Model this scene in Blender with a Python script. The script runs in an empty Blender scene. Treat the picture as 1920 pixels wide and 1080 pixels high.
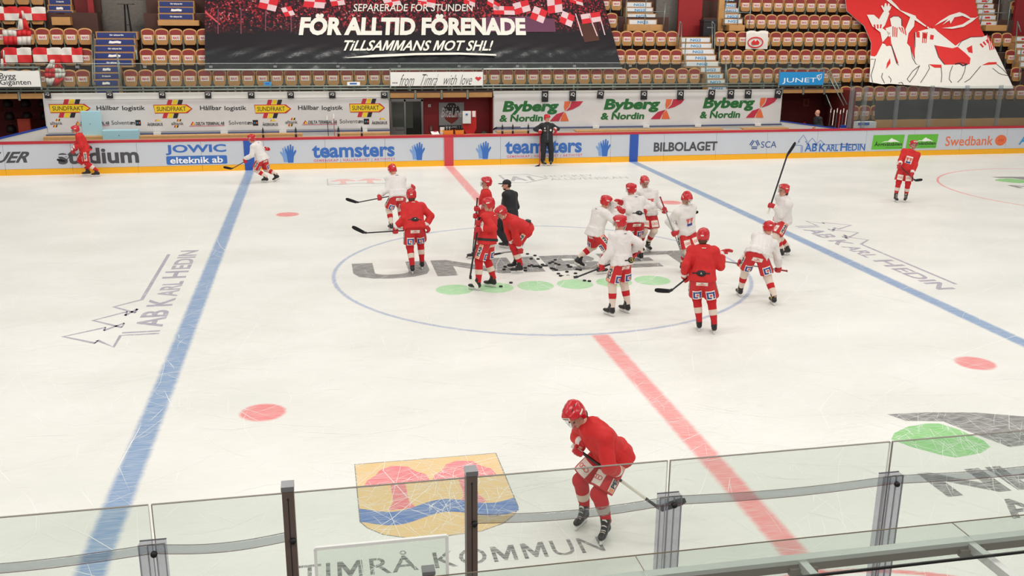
import bpy, bmesh, math, random
import numpy as np
from mathutils import Vector, Matrix
from mathutils.bvhtree import BVHTree
from mathutils.geometry import delaunay_2d_cdt
random.seed(7); RNG = np.random.default_rng(7)
PI = math.pi
SC = bpy.context.scene; COL = SC.collection
# ------------------------------------------------------------------ camera
CAM = np.array([-4.6803, -19.8713, 5.3884]); YAW, PITCH, ROLL, FPX = 0.1998, 0.2779, 0.0083, 1796.8
def cam_rows():
    cy, sy, cp, sp = math.cos(YAW), math.sin(YAW), math.cos(PITCH), math.sin(PITCH)
    fwd = np.array([sy*cp, cy*cp, -sp]); right = np.array([cy, -sy, 0.0]); up = np.cross(right, fwd)
    cr, sr = math.cos(ROLL), math.sin(ROLL)
    return np.array([right*cr+up*sr, -right*sr+up*cr, fwd])
CM = cam_rows()
cd = bpy.data.cameras.new('camera'); cam = bpy.data.objects.new('camera', cd); COL.objects.link(cam)
cd.sensor_width = 36; cd.lens = 36*FPX/1920; cd.clip_end = 300
mw = Matrix.Identity(4)
for i in range(3):
    mw[i][0] = CM[0][i]; mw[i][1] = CM[1][i]; mw[i][2] = -CM[2][i]; mw[i][3] = CAM[i]
cam.matrix_world = mw; SC.camera = cam
def ray(px, py): return np.array([(px-960)/FPX, -(py-540)/FPX, 1.0]) @ CM
def at(px, py, Y):
    d = ray(px, py); return CAM + (Y-CAM[1])/d[1]*d
def onz(px, py, z=0.0):
    d = ray(px, py); return CAM + (z-CAM[2])/d[2]*d
# ------------------------------------------------------------------ world, lamps, exposure
SC.view_settings.view_transform = 'Standard'; SC.view_settings.look = 'None'
SC.view_settings.gamma = 1.0; SC.view_settings.exposure = 0.0; SC.cycles.transparent_max_bounces = 48; SC.view_settings.use_curve_mapping = False
wd = bpy.data.worlds.new('world'); SC.world = wd; wd.use_nodes = True
wd.node_tree.nodes['Background'].inputs[0].default_value = (1.0, 0.965, 0.92, 1)
wd.node_tree.nodes['Background'].inputs[1].default_value = 0.34
LAMP_POWER = 180
for ix, lx in enumerate((-21, -14, -7, 0, 7, 14, 21)):
    for iy, ly in enumerate((-12, -4, 4, 12)):
        ld = bpy.data.lights.new('arena_floodlight', 'AREA'); ld.shape = 'RECTANGLE'; ld.size = 3.2; ld.size_y = 1.2
        ld.energy = LAMP_POWER; ld.color = (1.0, 0.972, 0.925)
        lo = bpy.data.objects.new('arena_floodlight', ld); COL.objects.link(lo); lo.location = (lx, ly, 12.5)
for lx in (-14, -4.5, 4.5, 14, 23):
    ld = bpy.data.lights.new('stand_floodlight', 'AREA'); ld.shape = 'RECTANGLE'; ld.size = 3.0; ld.size_y = 1.0
    ld.energy = 205; ld.color = (1.0, 0.95, 0.87)
    lo = bpy.data.objects.new('stand_floodlight', ld); COL.objects.link(lo); lo.location = (lx, 15.0, 10.5); lo.rotation_euler = (math.radians(35), 0, 0)
for lx in (-16, -8, 0, 8, 16):
    ld = bpy.data.lights.new('near_stand_floodlight', 'AREA'); ld.shape = 'RECTANGLE'; ld.size = 3.0; ld.size_y = 1.0
    ld.energy = 300; ld.color = (1.0, 0.972, 0.925)
    lo = bpy.data.objects.new('near_stand_floodlight', ld); COL.objects.link(lo); lo.location = (lx, -22.0, 11.5); lo.rotation_euler = (math.radians(38), 0, 0)
# ------------------------------------------------------------------ materials
def lin(c): 
    r = []
    for v in c:
        v = v/255.0; r.append(v/12.92 if v <= .04045 else ((v+.055)/1.055)**2.4)
    return tuple(r)
MATS = {}
def M(name, rgb=None, rough=.6, metal=0.0, var=.06, scale=6.0, bump=0.0, bscale=60.0, spec=.5, alpha=1.0, trans=0.0, emit=0.0, ridged=False):
    if name in MATS: return MATS[name]
    m = bpy.data.materials.new(name); m.use_nodes = True; MATS[name] = m
    nt = m.node_tree; b = nt.nodes['Principled BSDF']; c = lin(rgb)
    tc = nt.nodes.new('ShaderNodeTexCoord'); n = nt.nodes.new('ShaderNodeTexNoise'); n.inputs['Scale'].default_value = scale; n.inputs['Detail'].default_value = 3
    nt.links.new(tc.outputs['Object'], n.inputs['Vector'])
    r = nt.nodes.new('ShaderNodeMix'); r.data_type = 'RGBA'
    r.inputs[6].default_value = (*[max(0, v*(1-var)) for v in c], 1); r.inputs[7].default_value = (*[min(1, v*(1+var)) for v in c], 1)
    nt.links.new(n.outputs['Fac'], r.inputs[0]); nt.links.new(r.outputs[2], b.inputs['Base Color'])
    b.inputs['Roughness'].default_value = rough; b.inputs['Metallic'].default_value = metal; b.inputs['Specular IOR Level'].default_value = spec
    b.inputs['Alpha'].default_value = alpha; b.inputs['Transmission Weight'].default_value = trans
    if bump > 0:
        n2 = nt.nodes.new('ShaderNodeTexNoise'); n2.inputs['Scale'].default_value = bscale; n2.inputs['Detail'].default_value = 2
        if ridged: n2.noise_type = 'RIDGED_MULTIFRACTAL'; n2.inputs['Detail'].default_value = 1.5; n2.inputs['Distortion'].default_value = .4
        nt.links.new(tc.outputs['Object'], n2.inputs['Vector'])
        bp = nt.nodes.new('ShaderNodeBump'); bp.inputs['Strength'].default_value = bump; bp.inputs['Distance'].default_value = .02
        nt.links.new(n2.outputs['Fac'], bp.inputs['Height']); nt.links.new(bp.outputs['Normal'], b.inputs['Normal'])
    return m
def glass(name, tint, mixf, rough=.03):
    """thin clear pane: mostly see-through, with real reflections and a slight tint"""
    if name in MATS: return MATS[name]
    m = bpy.data.materials.new(name); m.use_nodes = True; MATS[name] = m; nt = m.node_tree; nt.nodes.clear()
    o = nt.nodes.new('ShaderNodeOutputMaterial'); t = nt.nodes.new('ShaderNodeBsdfTransparent'); g = nt.nodes.new('ShaderNodeBsdfGlossy'); d = nt.nodes.new('ShaderNodeBsdfDiffuse')
    t.inputs[0].default_value = (*lin(tint), 1); g.inputs['Roughness'].default_value = rough; d.inputs[0].default_value = (.75, .76, .74, 1)
    lw = nt.nodes.new('ShaderNodeLayerWeight'); lw.inputs[0].default_value = .5; pw_ = nt.nodes.new('ShaderNodeMath'); pw_.operation = 'POWER'; pw_.inputs[1].default_value = 4.0; nt.links.new(lw.outputs['Facing'], pw_.inputs[0])
    f = nt.nodes.new('ShaderNodeMapRange'); f.inputs[3].default_value = .012; f.inputs[4].default_value = .4; nt.links.new(pw_.outputs[0], f.inputs[0])
    a = nt.nodes.new('ShaderNodeMixShader'); b = nt.nodes.new('ShaderNodeMixShader')
    tc = nt.nodes.new('ShaderNodeTexCoord'); n = nt.nodes.new('ShaderNodeTexNoise'); n.inputs['Scale'].default_value = 1.2
    mr = nt.nodes.new('ShaderNodeMapRange'); mr.inputs[3].default_value = mixf*.6; mr.inputs[4].default_value = mixf*1.4
    nt.links.new(tc.outputs['Object'], n.inputs['Vector']); nt.links.new(n.outputs['Fac'], mr.inputs[0])
    nt.links.new(f.outputs[0], a.inputs[0]); nt.links.new(t.outputs[0], a.inputs[1]); nt.links.new(g.outputs[0], a.inputs[2])
    nt.links.new(mr.outputs[0], b.inputs[0]); nt.links.new(a.outputs[0], b.inputs[1]); nt.links.new(d.outputs[0], b.inputs[2]); nt.links.new(b.outputs[0], o.inputs[0])
    return m
# ------------------------------------------------------------------ object helpers
def obj(name, me, parent=None):
    o = bpy.data.objects.new(name, me); COL.objects.link(o)
    if parent is not None: o.parent = parent
    return o
def tag(o, label=None, cat=None, group=None, kind=None):
    if label: o['label'] = label
    if cat: o['category'] = cat
    if group: o['group'] = group
    if kind: o['kind'] = kind
    return o
def empty(name, loc=(0, 0, 0), rz=0.0, parent=None):
    o = bpy.data.objects.new(name, None); COL.objects.link(o); o.location = loc; o.rotation_euler = (0, 0, rz); o.empty_display_size = .1
    if parent is not None: o.parent = parent
    return o
class MB:
    """collects shapes into one mesh"""
    def __init__(s): s.v = []; s.f = []; s.m = []; s.mats = []; s.sm = []
    def mi(s, mat):
        if mat not in s.mats: s.mats.append(mat)
        return s.mats.index(mat)
    def add(s, vs, fs, mat, smooth=False):
        o = len(s.v); k = s.mi(mat); s.v += [tuple(map(float, v)) for v in vs]
        for f in fs: s.f.append(tuple(i+o for i in f)); s.m.append(k); s.sm.append(smooth)
        return s
    def box(s, lo, hi, mat, bev=0.0):
        x0, y0, z0 = lo; x1, y1, z1 = hi
        vs = [(x0,y0,z0),(x1,y0,z0),(x1,y1,z0),(x0,y1,z0),(x0,y0,z1),(x1,y0,z1),(x1,y1,z1),(x0,y1,z1)]
        return s.add(vs, [(0,3,2,1),(4,5,6,7),(0,1,5,4),(1,2,6,5),(2,3,7,6),(3,0,4,7)], mat)
    def bar(s, a, b, w, h, mat, up=(0,0,1)):
        a = Vector(a); b = Vector(b); d = (b-a).normalized(); u = Vector(up)
        if abs(d.dot(u)) > .98: u = Vector((0,1,0))
        r = d.cross(u).normalized(); u = r.cross(d)
        vs = []
        for p in (a, b):
            for (i, j) in ((-1,-1),(1,-1),(1,1),(-1,1)): vs.append(p + r*(i*w/2) + u*(j*h/2))
        return s.add(vs, [(3,2,1,0),(4,5,6,7),(0,1,5,4),(1,2,6,5),(2,3,7,6),(3,0,4,7)], mat)
    def tube(s, pts, r, mat, n=8, cap=True):
        pts = [Vector(p) for p in pts]; rs = r if isinstance(r, (list, tuple)) else [r]*len(pts)
        vs = []; fs = []; prev = None
        for i, p in enumerate(pts):
            d = (pts[min(i+1, len(pts)-1)] - pts[max(i-1, 0)]).normalized()
            if prev is None:
                u = Vector((0,0,1)) if abs(d.z) < .9 else Vector((0,1,0)); a = d.cross(u).normalized()
            else: a = (prev - d*prev.dot(d)).normalized()
            prev = a; b = d.cross(a)
            for k in range(n):
                t = 2*PI*k/n; vs.append(p + (a*math.cos(t) + b*math.sin(t))*rs[i])
        for i in range(len(pts)-1):
            for k in range(n): fs.append((i*n+k, i*n+(k+1) % n, (i+1)*n+(k+1) % n, (i+1)*n+k))
        if cap: fs.append(tuple(range(n-1, -1, -1))); fs.append(tuple((len(pts)-1)*n+k for k in range(n)))
        return s.add(vs, fs, mat, True)
    def prism(s, poly, f0, f1, mat):
        """poly: 2-d points, f0/f1 map (a,b)->3-d for the two ends"""
        n = len(poly); vs = [f0(*p) for p in poly] + [f1(*p) for p in poly]
        fs = [tuple(range(n)), tuple(range(2*n-1, n-1, -1))] + [(i, n+i, n+(i+1) % n, (i+1) % n) for i in range(n)]
        return s.add(vs, fs, mat)
    def plate(s, poly, y0, y1, mat): return s.prism(poly, lambda a, b: (a, y0, b), lambda a, b: (a, y1, b), mat)
    def lathe(s, prof, mat, c=(0,0,0), n=14):
        vs = []; fs = []
        for (r, z) in prof:
            for k in range(n): t = 2*PI*k/n; vs.append((c[0]+r*math.cos(t), c[1]+r*math.sin(t), c[2]+z))
        for i in range(len(prof)-1):
            for k in range(n): fs.append((i*n+k, i*n+(k+1) % n, (i+1)*n+(k+1) % n, (i+1)*n+k))
        fs.append(tuple(range(n-1, -1, -1))); fs.append(tuple((len(prof)-1)*n+k for k in range(n)))
        return s.add(vs, fs, mat, True)
    def mesh(s, name):
        me = bpy.data.meshes.new(name); me.from_pydata(s.v, [], s.f)
        for m in s.mats: me.materials.append(m)
        me.polygons.foreach_set('material_index', s.m); me.polygons.foreach_set('use_smooth', s.sm)
        bm = bmesh.new(); bm.from_mesh(me); bmesh.ops.recalc_face_normals(bm, faces=bm.faces); bm.to_mesh(me); bm.free(); me.update(); return me
    def build(s, name, parent=None): return obj(name, s.mesh(name), parent)
# ------------------------------------------------------------------ lettering
TXT = {}
def text2d(body, bold=0.0, spacing=1.0):
    """lettering normalised to the unit square: (verts Nx2, faces)"""
    key = (body, bold, spacing)
    if key in TXT: return TXT[key]
    cu = bpy.data.curves.new('t', 'FONT'); cu.body = body; cu.offset = bold; cu.resolution_u = 3; cu.space_character = spacing
    o = bpy.data.objects.new('t', cu); COL.objects.link(o); cu.materials.append(None); cu.materials.append(None)
    for i, ch in enumerate(body):
        if ch == 'M': cu.body_format[i].material_index = 1
    dg = bpy.context.evaluated_depsgraph_get(); me = bpy.data.meshes.new_from_object(o.evaluated_get(dg))
    v = np.array([x.co[:2] for x in me.vertices]); f = [tuple(p.vertices) for p in me.polygons]
    if bold != 0 and 'M' in body:               # the bold M folds over itself: draw it as one clean polygon
        isM = [p.material_index == 1 for p in me.polygons]; par = {}
        def find(a):
            while par.get(a, a) != a: a = par[a]
            return a
        for q, m in zip(f, isM):
            if m:
                for a in q[1:]: par[find(a)] = find(q[0])
        grp = {}
        for q, m in zip(f, isM):
            if m: grp.setdefault(find(q[0]), set()).update(q)
        f = [q for q, m in zip(f, isM) if not m]; w = .16+bold*2.2; PM = [(0, 0), (0, 1), (w*1.25, 1), (.5, .38+w*.2), (1-w*1.25, 1), (1, 1), (1, 0), (1-w, 0), (1-w, .66), (.5+w*.36, .06), (.5-w*.36, .06), (w, .66), (w, 0)]
        for ids in grp.values():
            q = v[sorted(ids)]; lo, hi = q.min(0), q.max(0); n = len(v); v = np.vstack([v, [lo+(hi-lo)*np.array(p) for p in PM]]); f.append(tuple(range(n, n+len(PM))))
    bpy.data.objects.remove(o); bpy.data.curves.remove(cu); bpy.data.meshes.remove(me)
    if bold > 0:                                 # bolded outlines may overlap: rebuild as one clean triangulation
        ed = sorted({tuple(sorted((q[i], q[(i+1) % len(q)]))) for q in f for i in range(len(q))}); tri = np.array([(v[q[0]], v[q[i]], v[q[i+1]]) for q in f for i in range(1, len(q)-1) if len(q) == 3])
        if len(tri):
            keepn = [q for q in f if len(q) > 3]; f3 = [q for q in f if len(q) == 3]; u3 = sorted({i for q in f3 for i in q}); m3 = {k: i for i, k in enumerate(u3)}
            ed = sorted({tuple(sorted((m3[q[i]], m3[q[(i+1) % 3]]))) for q in f3 for i in range(3)})
            r_ = delaunay_2d_cdt([Vector(v[k]) for k in u3], ed, [], 0, 1e-6); nv = np.array([tuple(q) for q in r_[0]]); nf_ = np.array([tuple(q) for q in r_[2]]); ce = nv[nf_].mean(1)
            cr = lambda p, q, c: (q[:, 0]-p[:, 0])[None]*(c[:, 1][:, None]-p[:, 1][None])-(q[:, 1]-p[:, 1])[None]*(c[:, 0][:, None]-p[:, 0][None])
            s1, s2, s3 = cr(tri[:, 0], tri[:, 1], ce), cr(tri[:, 1], tri[:, 2], ce), cr(tri[:, 2], tri[:, 0], ce); ins = (((s1 > 0) & (s2 > 0) & (s3 > 0)) | ((s1 < 0) & (s2 < 0) & (s3 < 0))).any(1)
            o_ = len(v); v = np.vstack([v, nv]); f = keepn+[tuple(int(i)+o_ for i in q) for q in nf_[ins]]
    used_ = sorted({i for q in f for i in q}); mp_ = {a: i for i, a in enumerate(used_)}; v = v[used_]; f = [tuple(mp_[i] for i in q) for q in f]
    lo, hi = v.min(0), v.max(0); v = (v-lo)/(hi-lo); TXT[key] = (v, f); return TXT[key]
def lettering(mb, body, o, u, v, mat, bold=0.0, shear=0.0, spacing=1.0, curve=0.0):
    """o: lower left corner, u/v: full-width and full-height vectors"""
    V, F = text2d(body, bold, spacing); o = np.array(o, float); u = np.array(u, float); v = np.array(v, float)
    x = V[:, 0:1]*(1-shear) + shear*V[:, 1:2]; y = V[:, 1:2] + curve*np.sin(V[:, 0:1]*PI)
    mb.add(o + x*u + y*v, F, mat); return mb
def flat(mb, poly, o, u, v, mat):
    o = np.array(o, float); u = np.array(u, float); v = np.array(v, float)
    mb.add([o + a*u + b*v for a, b in poly], [tuple(range(len(poly)))], mat); return mb
def stroke(mb, pts, w, o, u, v, mat, closed=False):
    """polyline of width w (in units of u/v plane world length)"""
    P = [np.array(o, float) + a*np.array(u, float) + b*np.array(v, float) for a, b in pts]
    n = np.cross(np.array(u, float), np.array(v, float)); n /= np.linalg.norm(n)
    if closed: P = P+[P[0]]
    L = []; R = []
    for i, p in enumerate(P):
        d = P[min(i+1, len(P)-1)] - P[max(i-1, 0)]; d = d/(np.linalg.norm(d)+1e-9); s = np.cross(n, d)*w/2; L.append(p+s); R.append(p-s)
    m = len(P); mb.add(L+R, [(i, i+1, m+i+1, m+i) for i in range(m-1)], mat); return mb
def circ(cx, cy, rx, ry, n=28, a0=0, a1=2*PI): return [(cx+rx*math.cos(a0+(a1-a0)*i/n), cy+ry*math.sin(a0+(a1-a0)*i/n)) for i in range(n)]
def prect(px0, py0, px1, py1, Y):
    """lower-left corner and u, v of a upright rectangle on the plane y=Y, from two corners of it"""
    xm, ym = (px0+px1)/2, (py0+py1)/2
    a = at(px0, ym, Y); b = at(px1, ym, Y); t = at(xm, py0, Y); q = at(xm, py1, Y)
    return (a[0], Y, q[2]), (b[0]-a[0], 0, 0), (0, 0, t[2]-q[2])
def ptext(mb, body, px0, py0, px1, py1, Y, mat, **k):
    o, u, v = prect(px0, py0, px1, py1, Y); return lettering(mb, body, o, u, v, mat, **k)
def pflat(mb, poly, px0, py0, px1, py1, Y, mat):
    o, u, v = prect(px0, py0, px1, py1, Y); return flat(mb, poly, o, u, v, mat)
# ================================================================== ICE
def ice_material():
    m = bpy.data.materials.new('ice'); m.use_nodes = True; nt = m.node_tree; b = nt.nodes['Principled BSDF']; L = nt.links.new
    def nd(t, **k):
        n = nt.nodes.new(t)
        for a, v in k.items(): setattr(n, a, v)
        return n
    geo = nd('ShaderNodeNewGeometry'); sep = nd('ShaderNodeSeparateXYZ'); L(geo.outputs['Position'], sep.inputs[0]); X, Y = sep.outputs[0], sep.outputs[1]
    def ma(op, a, c=None):
        n = nd('ShaderNodeMath', operation=op)
        for i, v in enumerate((a, c)):
            if v is None: continue
            if isinstance(v, (int, float)): n.inputs[i].default_value = v
            else: L(v, n.inputs[i])
        return n.outputs[0]
    wob = nd('ShaderNodeTexNoise'); wob.inputs['Scale'].default_value = 9; wob.inputs['Detail'].default_value = 4; L(geo.outputs['Position'], wob.inputs['Vector'])
    wv = ma('MULTIPLY', ma('SUBTRACT', wob.outputs['Fac'], .5), .05)
    def band(d, half, e):                       # soft-edged: the paint lies under the ice
        n = nd('ShaderNodeMapRange', interpolation_type='SMOOTHSTEP'); L(ma('ADD', d, wv), n.inputs[0])
        n.inputs[1].default_value = half-e; n.inputs[2].default_value = half+e; n.inputs[3].default_value = 1; n.inputs[4].default_value = 0; return n.outputs[0]
    def radius(cx, cy):
        dx = ma('SUBTRACT', X, cx); dy = ma('SUBTRACT', Y, cy)
        return ma('SQRT', ma('ADD', ma('MULTIPLY', dx, dx), ma('MULTIPLY', dy, dy)))
    def ring(cx, cy, r, half): return band(ma('ABSOLUTE', ma('SUBTRACT', radius(cx, cy), r)), half, .025)
    outside = nd('ShaderNodeMapRange', interpolation_type='SMOOTHSTEP'); L(radius(0, 0), outside.inputs[0]); outside.inputs[1].default_value = 4.5; outside.inputs[2].default_value = 4.62
    red = [ma('MULTIPLY', band(ma('ABSOLUTE', X), .15, .05), outside.outputs[0])]   # the centre line stops at the circle
    blue = [band(ma('ABSOLUTE', ma('SUBTRACT', X, s*7.11)), .15, .05) for s in (-1, 1)]
    for cx, cy in ((-5.62, 7), (-5.62, -7), (5.62, 7), (5.62, -7)): red.append(band(radius(cx, cy), .31, .04))
    red += [ring(20, 7, 4.5, .035), ring(0, -15.15, 3.0, .035)]
    cring = ring(0, 0, 4.5, .04)
    def mx(lst):
        o = lst[0]
        for q in lst[1:]: o = ma('MAXIMUM', o, q)
        return o
    # worn paint: fine scratches in two directions lighten it
    def streak(rot, sx, sy):
        mp = nd('ShaderNodeMapping'); mp.inputs['Rotation'].default_value = (0, 0, rot); mp.inputs['Scale'].default_value = (sx, sy, 1); L(geo.outputs['Position'], mp.inputs[0])
        n = nd('ShaderNodeTexNoise'); n.inputs['Scale'].default_value = 1; n.inputs['Detail'].default_value = 4; L(mp.outputs[0], n.inputs['Vector']); return n.outputs['Fac']
    s1 = streak(.5, 4, 45); s2 = streak(-.7, 4, 50); sc = ma('MULTIPLY', ma('ADD', s1, s2), .5)
    wear = nd('ShaderNodeMapRange'); L(sc, wear.inputs[0]); wear.inputs[1].default_value = .38; wear.inputs[2].default_value = .62; wear.inputs[3].default_value = 1.0; wear.inputs[4].default_value = .62
    base = nd('ShaderNodeMix', data_type='RGBA'); cl = streak(.2, .35, .6)
    base.inputs[6].default_value = (*lin((228, 228, 221)), 1); base.inputs[7].default_value = (*lin((240, 239, 233)), 1)
    bf = nd('ShaderNodeMapRange'); L(ma('ADD', ma('MULTIPLY', cl, .6), ma('MULTIPLY', sc, .4)), bf.inputs[0]); bf.inputs[1].default_value = .4; bf.inputs[2].default_value = .6; L(bf.outputs[0], base.inputs[0])
    cur = base.outputs[2]
    for mask, col, k in ((mx(blue), (82, 134, 188), .88), (cring, (140, 158, 196), .78), (mx(red[1:]), (236, 96, 100), .88), (red[0], (238, 112, 114), .84)):
        n = nd('ShaderNodeMix', data_type='RGBA'); n.inputs[7].default_value = (*lin(col), 1)
        L(ma('MULTIPLY', ma('MULTIPLY', mask, wear.outputs[0]), k), n.inputs[0]); L(cur, n.inputs[6]); cur = n.outputs[2]
    L(cur, b.inputs['Base Color']); b.inputs['Roughness'].default_value = .32; b.inputs['Specular IOR Level'].default_value = .3
    rr = nd('ShaderNodeMapRange'); L(sc, rr.inputs[0]); rr.inputs[1].default_value = .35; rr.inputs[2].default_value = .65; rr.inputs[3].default_value = .28; rr.inputs[4].default_value = .5; L(rr.outputs[0], b.inputs['Roughness'])
    bp = nd('ShaderNodeBump'); bp.inputs['Strength'].default_value = .12; bp.inputs['Distance'].default_value = .01; L(sc, bp.inputs['Height']); L(bp.outputs[0], b.inputs['Normal'])
    return m
ICE = ice_material()
fl = MB().box((-31, -15.15, -.25), (31, 15.15, 0), ICE).build('floor'); tag(fl, 'white scratched rink ice with painted red and blue lines', None, None, 'structure')
def ink(name, rgb, k0=.45, k1=.95):
    """paint seen through scratched ice"""
    m = bpy.data.materials.new(name); m.use_nodes = True; nt = m.node_tree; b = nt.nodes['Principled BSDF']; L = nt.links.new
    geo = nt.nodes.new('ShaderNodeNewGeometry'); fs = []
    for rot, sx, sy in ((.5, 5, 60), (-.8, 5, 70)):
        mp = nt.nodes.new('ShaderNodeMapping'); mp.inputs['Rotation'].default_value = (0, 0, rot); mp.inputs['Scale'].default_value = (sx, sy, 1); L(geo.outputs['Position'], mp.inputs[0])
        n = nt.nodes.new('ShaderNodeTexNoise'); n.inputs['Scale'].default_value = 1; n.inputs['Detail'].default_value = 4; L(mp.outputs[0], n.inputs['Vector']); fs.append(n)
    ad = nt.nodes.new('ShaderNodeMath'); ad.operation = 'ADD'; L(fs[0].outputs['Fac'], ad.inputs[0]); L(fs[1].outputs['Fac'], ad.inputs[1])
    mr = nt.nodes.new('ShaderNodeMapRange'); L(ad.outputs[0], mr.inputs[0]); mr.inputs[1].default_value = .8; mr.inputs[2].default_value = 1.2; mr.inputs[3].default_value = k1; mr.inputs[4].default_value = k0
    mx = nt.nodes.new('ShaderNodeMix'); mx.data_type = 'RGBA'; mx.inputs[6].default_value = (*lin((236, 235, 229)), 1); mx.inputs[7].default_value = (*lin(rgb), 1)
    L(mr.outputs[0], mx.inputs[0]); L(mx.outputs[2], b.inputs['Base Color']); b.inputs['Roughness'].default_value = .4; b.inputs['Specular IOR Level'].default_value = .3; return m
I_DK = ink('ink_dark', (70, 68, 72)); I_BK2 = ink('ink_black_worn', (84, 82, 82), .5, .95); I_GR = ink('ink_green', (110, 198, 92), .6, .95); I_GR2 = ink('ink_green_pale', (128, 215, 128), .35, .9); I_PU = ink('ink_purple', (128, 118, 150), .45, .85)
I_YE = ink('ink_yellow', (235, 200, 135), .75, 1.0); I_RD = ink('ink_red', (236, 110, 118), .6, 1.0); I_BL = ink('ink_blue', (75, 118, 185), .7, 1.0); I_RP = ink('ink_red_pale', (240, 150, 140), .4, .8); I_GY = ink('ink_grey', (140, 142, 150), .4, .85)
ZI = .0004
def ice_mark(name, mb): mb.build(name, fl)
# centre lettering and its six discs
mb = MB(); lettering(mb, 'UNIBET', (-4.08, -.22, ZI), (8.35, 0, 0), (0, 1.4, 0), I_BK2, bold=.045); ice_mark('ice_lettering', mb)
for i in range(6):
    mb = MB(); flat(mb, circ(0, 0, .38, .38), (-2.11+.845*i, -1.28, ZI), (1, 0, 0), (0, 1, 0), I_GR2); ice_mark('ice_disc', mb)
# fir-tree sawmill logo: once on each side
TREE = [(0, 0), (0, .62), (-.6, .62), (-.2, .95), (-.35, .95), (.1, 1.55), (.5, .95), (.32, .95), (.7, .68), (.45, .68), (.95, 1.25), (1.4, .75), (1.15, .75), (1.55, .6), (1.3, .6), (1.75, 1.05), (2.15, .62), (2.5, .62), (5.8, .62)]
def fir_logo(o, u, v, m, w, k=1.0):
    mb = MB(); stroke(mb, [(a*k, b*k) for a, b in TREE], w, o, u, v, m); stroke(mb, [(.14*k, 0), (.14*k, .62*k)], w, o, u, v, m); return mb
for s in (-1, 1):
    u = (0, -s*1.0, 0); v = (s*1.0, 0, 0); o = (s*7.56, s*3.15, ZI)
    if s > 0: o = (7.72, 3.25, ZI)
    mb = fir_logo(o, u, v, I_PU, .075, 1.02)
    oo = np.array(o) + np.array(u)*.38
    lettering(mb, 'AB K', oo, np.array(u)*1.85, np.array(v)*.48, I_PU, bold=.028); lettering(mb, 'ARL', oo+np.array(u)*1.95, np.array(u)*1.15, np.array(v)*.40, I_PU, bold=.028)
    lettering(mb, 'H', oo+np.array(u)*3.35, np.array(u)*.6, np.array(v)*.48, I_PU, bold=.028); lettering(mb, 'EDIN', oo+np.array(u)*4.1, np.array(u)*1.75, np.array(v)*.40, I_PU, bold=.028); ice_mark('ice_logo', mb)
# municipal shield and name
SH = [(0, 1), (0, .25), (.04, .17), (.13, .08), (.28, .015), (.5, 0), (.72, .015), (.87, .08), (.96, .17), (1, .25), (1, 1)]
def wave(y0, th): 
    xs = np.linspace(0, 1, 25); f = lambda x: y0 + .05*np.sin(x*4*PI*.78+2.6)
    return [(x, f(x)) for x in xs] + [(x, f(x)-th) for x in xs[::-1]]
def shield(o, u, v, full):
    if full:
        mb = MB(); flat(mb, SH, np.array(o)-np.array([.012, .012, .00012]), np.array(u)*1.014, np.array(v)*1.014, I_DK); flat(mb, SH, o, u, v, I_YE); ice_mark('ice_crest', mb)
    mb = MB(); z = np.array([0, 0, .00012]); rd = I_RD if full else I_RP
    for cx in (.27, .73):
        flat(mb, [(cx-.23, .68), (cx-.17, .665), (cx-.06, .70), (cx+.06, .70), (cx+.17, .665), (cx+.22, .68), (cx+.2, .78), (cx+.13, .84), (cx+.09, .91), (cx-.02, .94), (cx-.1, .90), (cx-.14, .82), (cx-.2, .76)], np.array(o)+z, u, v, rd)
        flat(mb, [(cx-.05, .76), (cx-.05, .45), (cx-.09, .35), (cx+.09, .35), (cx+.05, .45), (cx+.05, .76)], np.array(o)+z*1.5, u, v, rd)
    ice_mark('ice_crest_trees', mb)
    mb = MB(); flat(mb, wave(.38, .16 if full else .06), np.array(o)+2*z, u, v, I_BL if full else I_GY)
    if not full: stroke(mb, SH, .03, np.array(o)+z, u, v, I_GY, True)
    ice_mark('ice_crest_wave', mb)
shield((-4.42, -10.75, ZI), (1.77, 0, 0), (0, 1.88, 0), True)
shield((-4.45, 11.2, ZI), (1.9, 0, 0), (0, 1.65, 0), False)
mb = MB(); lettering(mb, 'TIMRÅ KOMMUN', (-5.08, -11.36, ZI), (3.15, 0, 0), (0, .40, 0), I_DK, bold=.004, spacing=1.08); ice_mark('ice_lettering', mb)
# arena logo: green lens, dark swoosh, name
def arena_logo(ox, oy, k):
    mb = MB(); o = (ox, oy, ZI)
    flat(mb, [(0, .95), (.15, 1.12), (.45, 1.28), (.75, 1.33), (.95, 1.3), (1.1, 1.05), (1.2, .7), (1.15, .5), (.9, .36), (.5, .3), (.35, .42), (.12, .7)], o, (k, 0, 0), (0, k, 0), I_GR); ice_mark('ice_logo', mb)
    mb = MB(); flat(mb, [(.42, 1.72), (1.0, 1.68), (1.7, 1.55), (2.3, 1.3), (2.7, 1.0), (2.6, .55), (1.4, .45), (1.25, .8), (1.05, 1.35), (.75, 1.42), (.55, 1.46)], o, (k, 0, 0), (0, k, 0), I_DK); ice_mark('ice_logo', mb)
    mb = MB(); lettering(mb, 'NHC', (ox-.25*k, oy-.62*k, ZI), (2.6*k, 0, 0), (0, .62*k, 0), I_DK, bold=.04); lettering(mb, 'ARENA', (ox+.15*k, oy-1.2*k, ZI), (2.3*k, 0, 0), (0, .42*k, 0), I_DK, bold=.02); ice_mark('ice_lettering', mb)
arena_logo(2.6, -10.35, 1.0); arena_logo(18.2, 8.2, .95)
mb = MB(); stroke(mb, [(0, .15), (0, 1.7), (.95, 1.75), (1.5, .75), (.6, 0)], .09, (1.45, 11.1, ZI), (1, 0, 0), (0, 1, 0), I_GY, True)
lettering(mb, 'A1', (1.6, 11.5, ZI), (.85, 0, 0), (0, .95, 0), I_GY, bold=.03)
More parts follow.
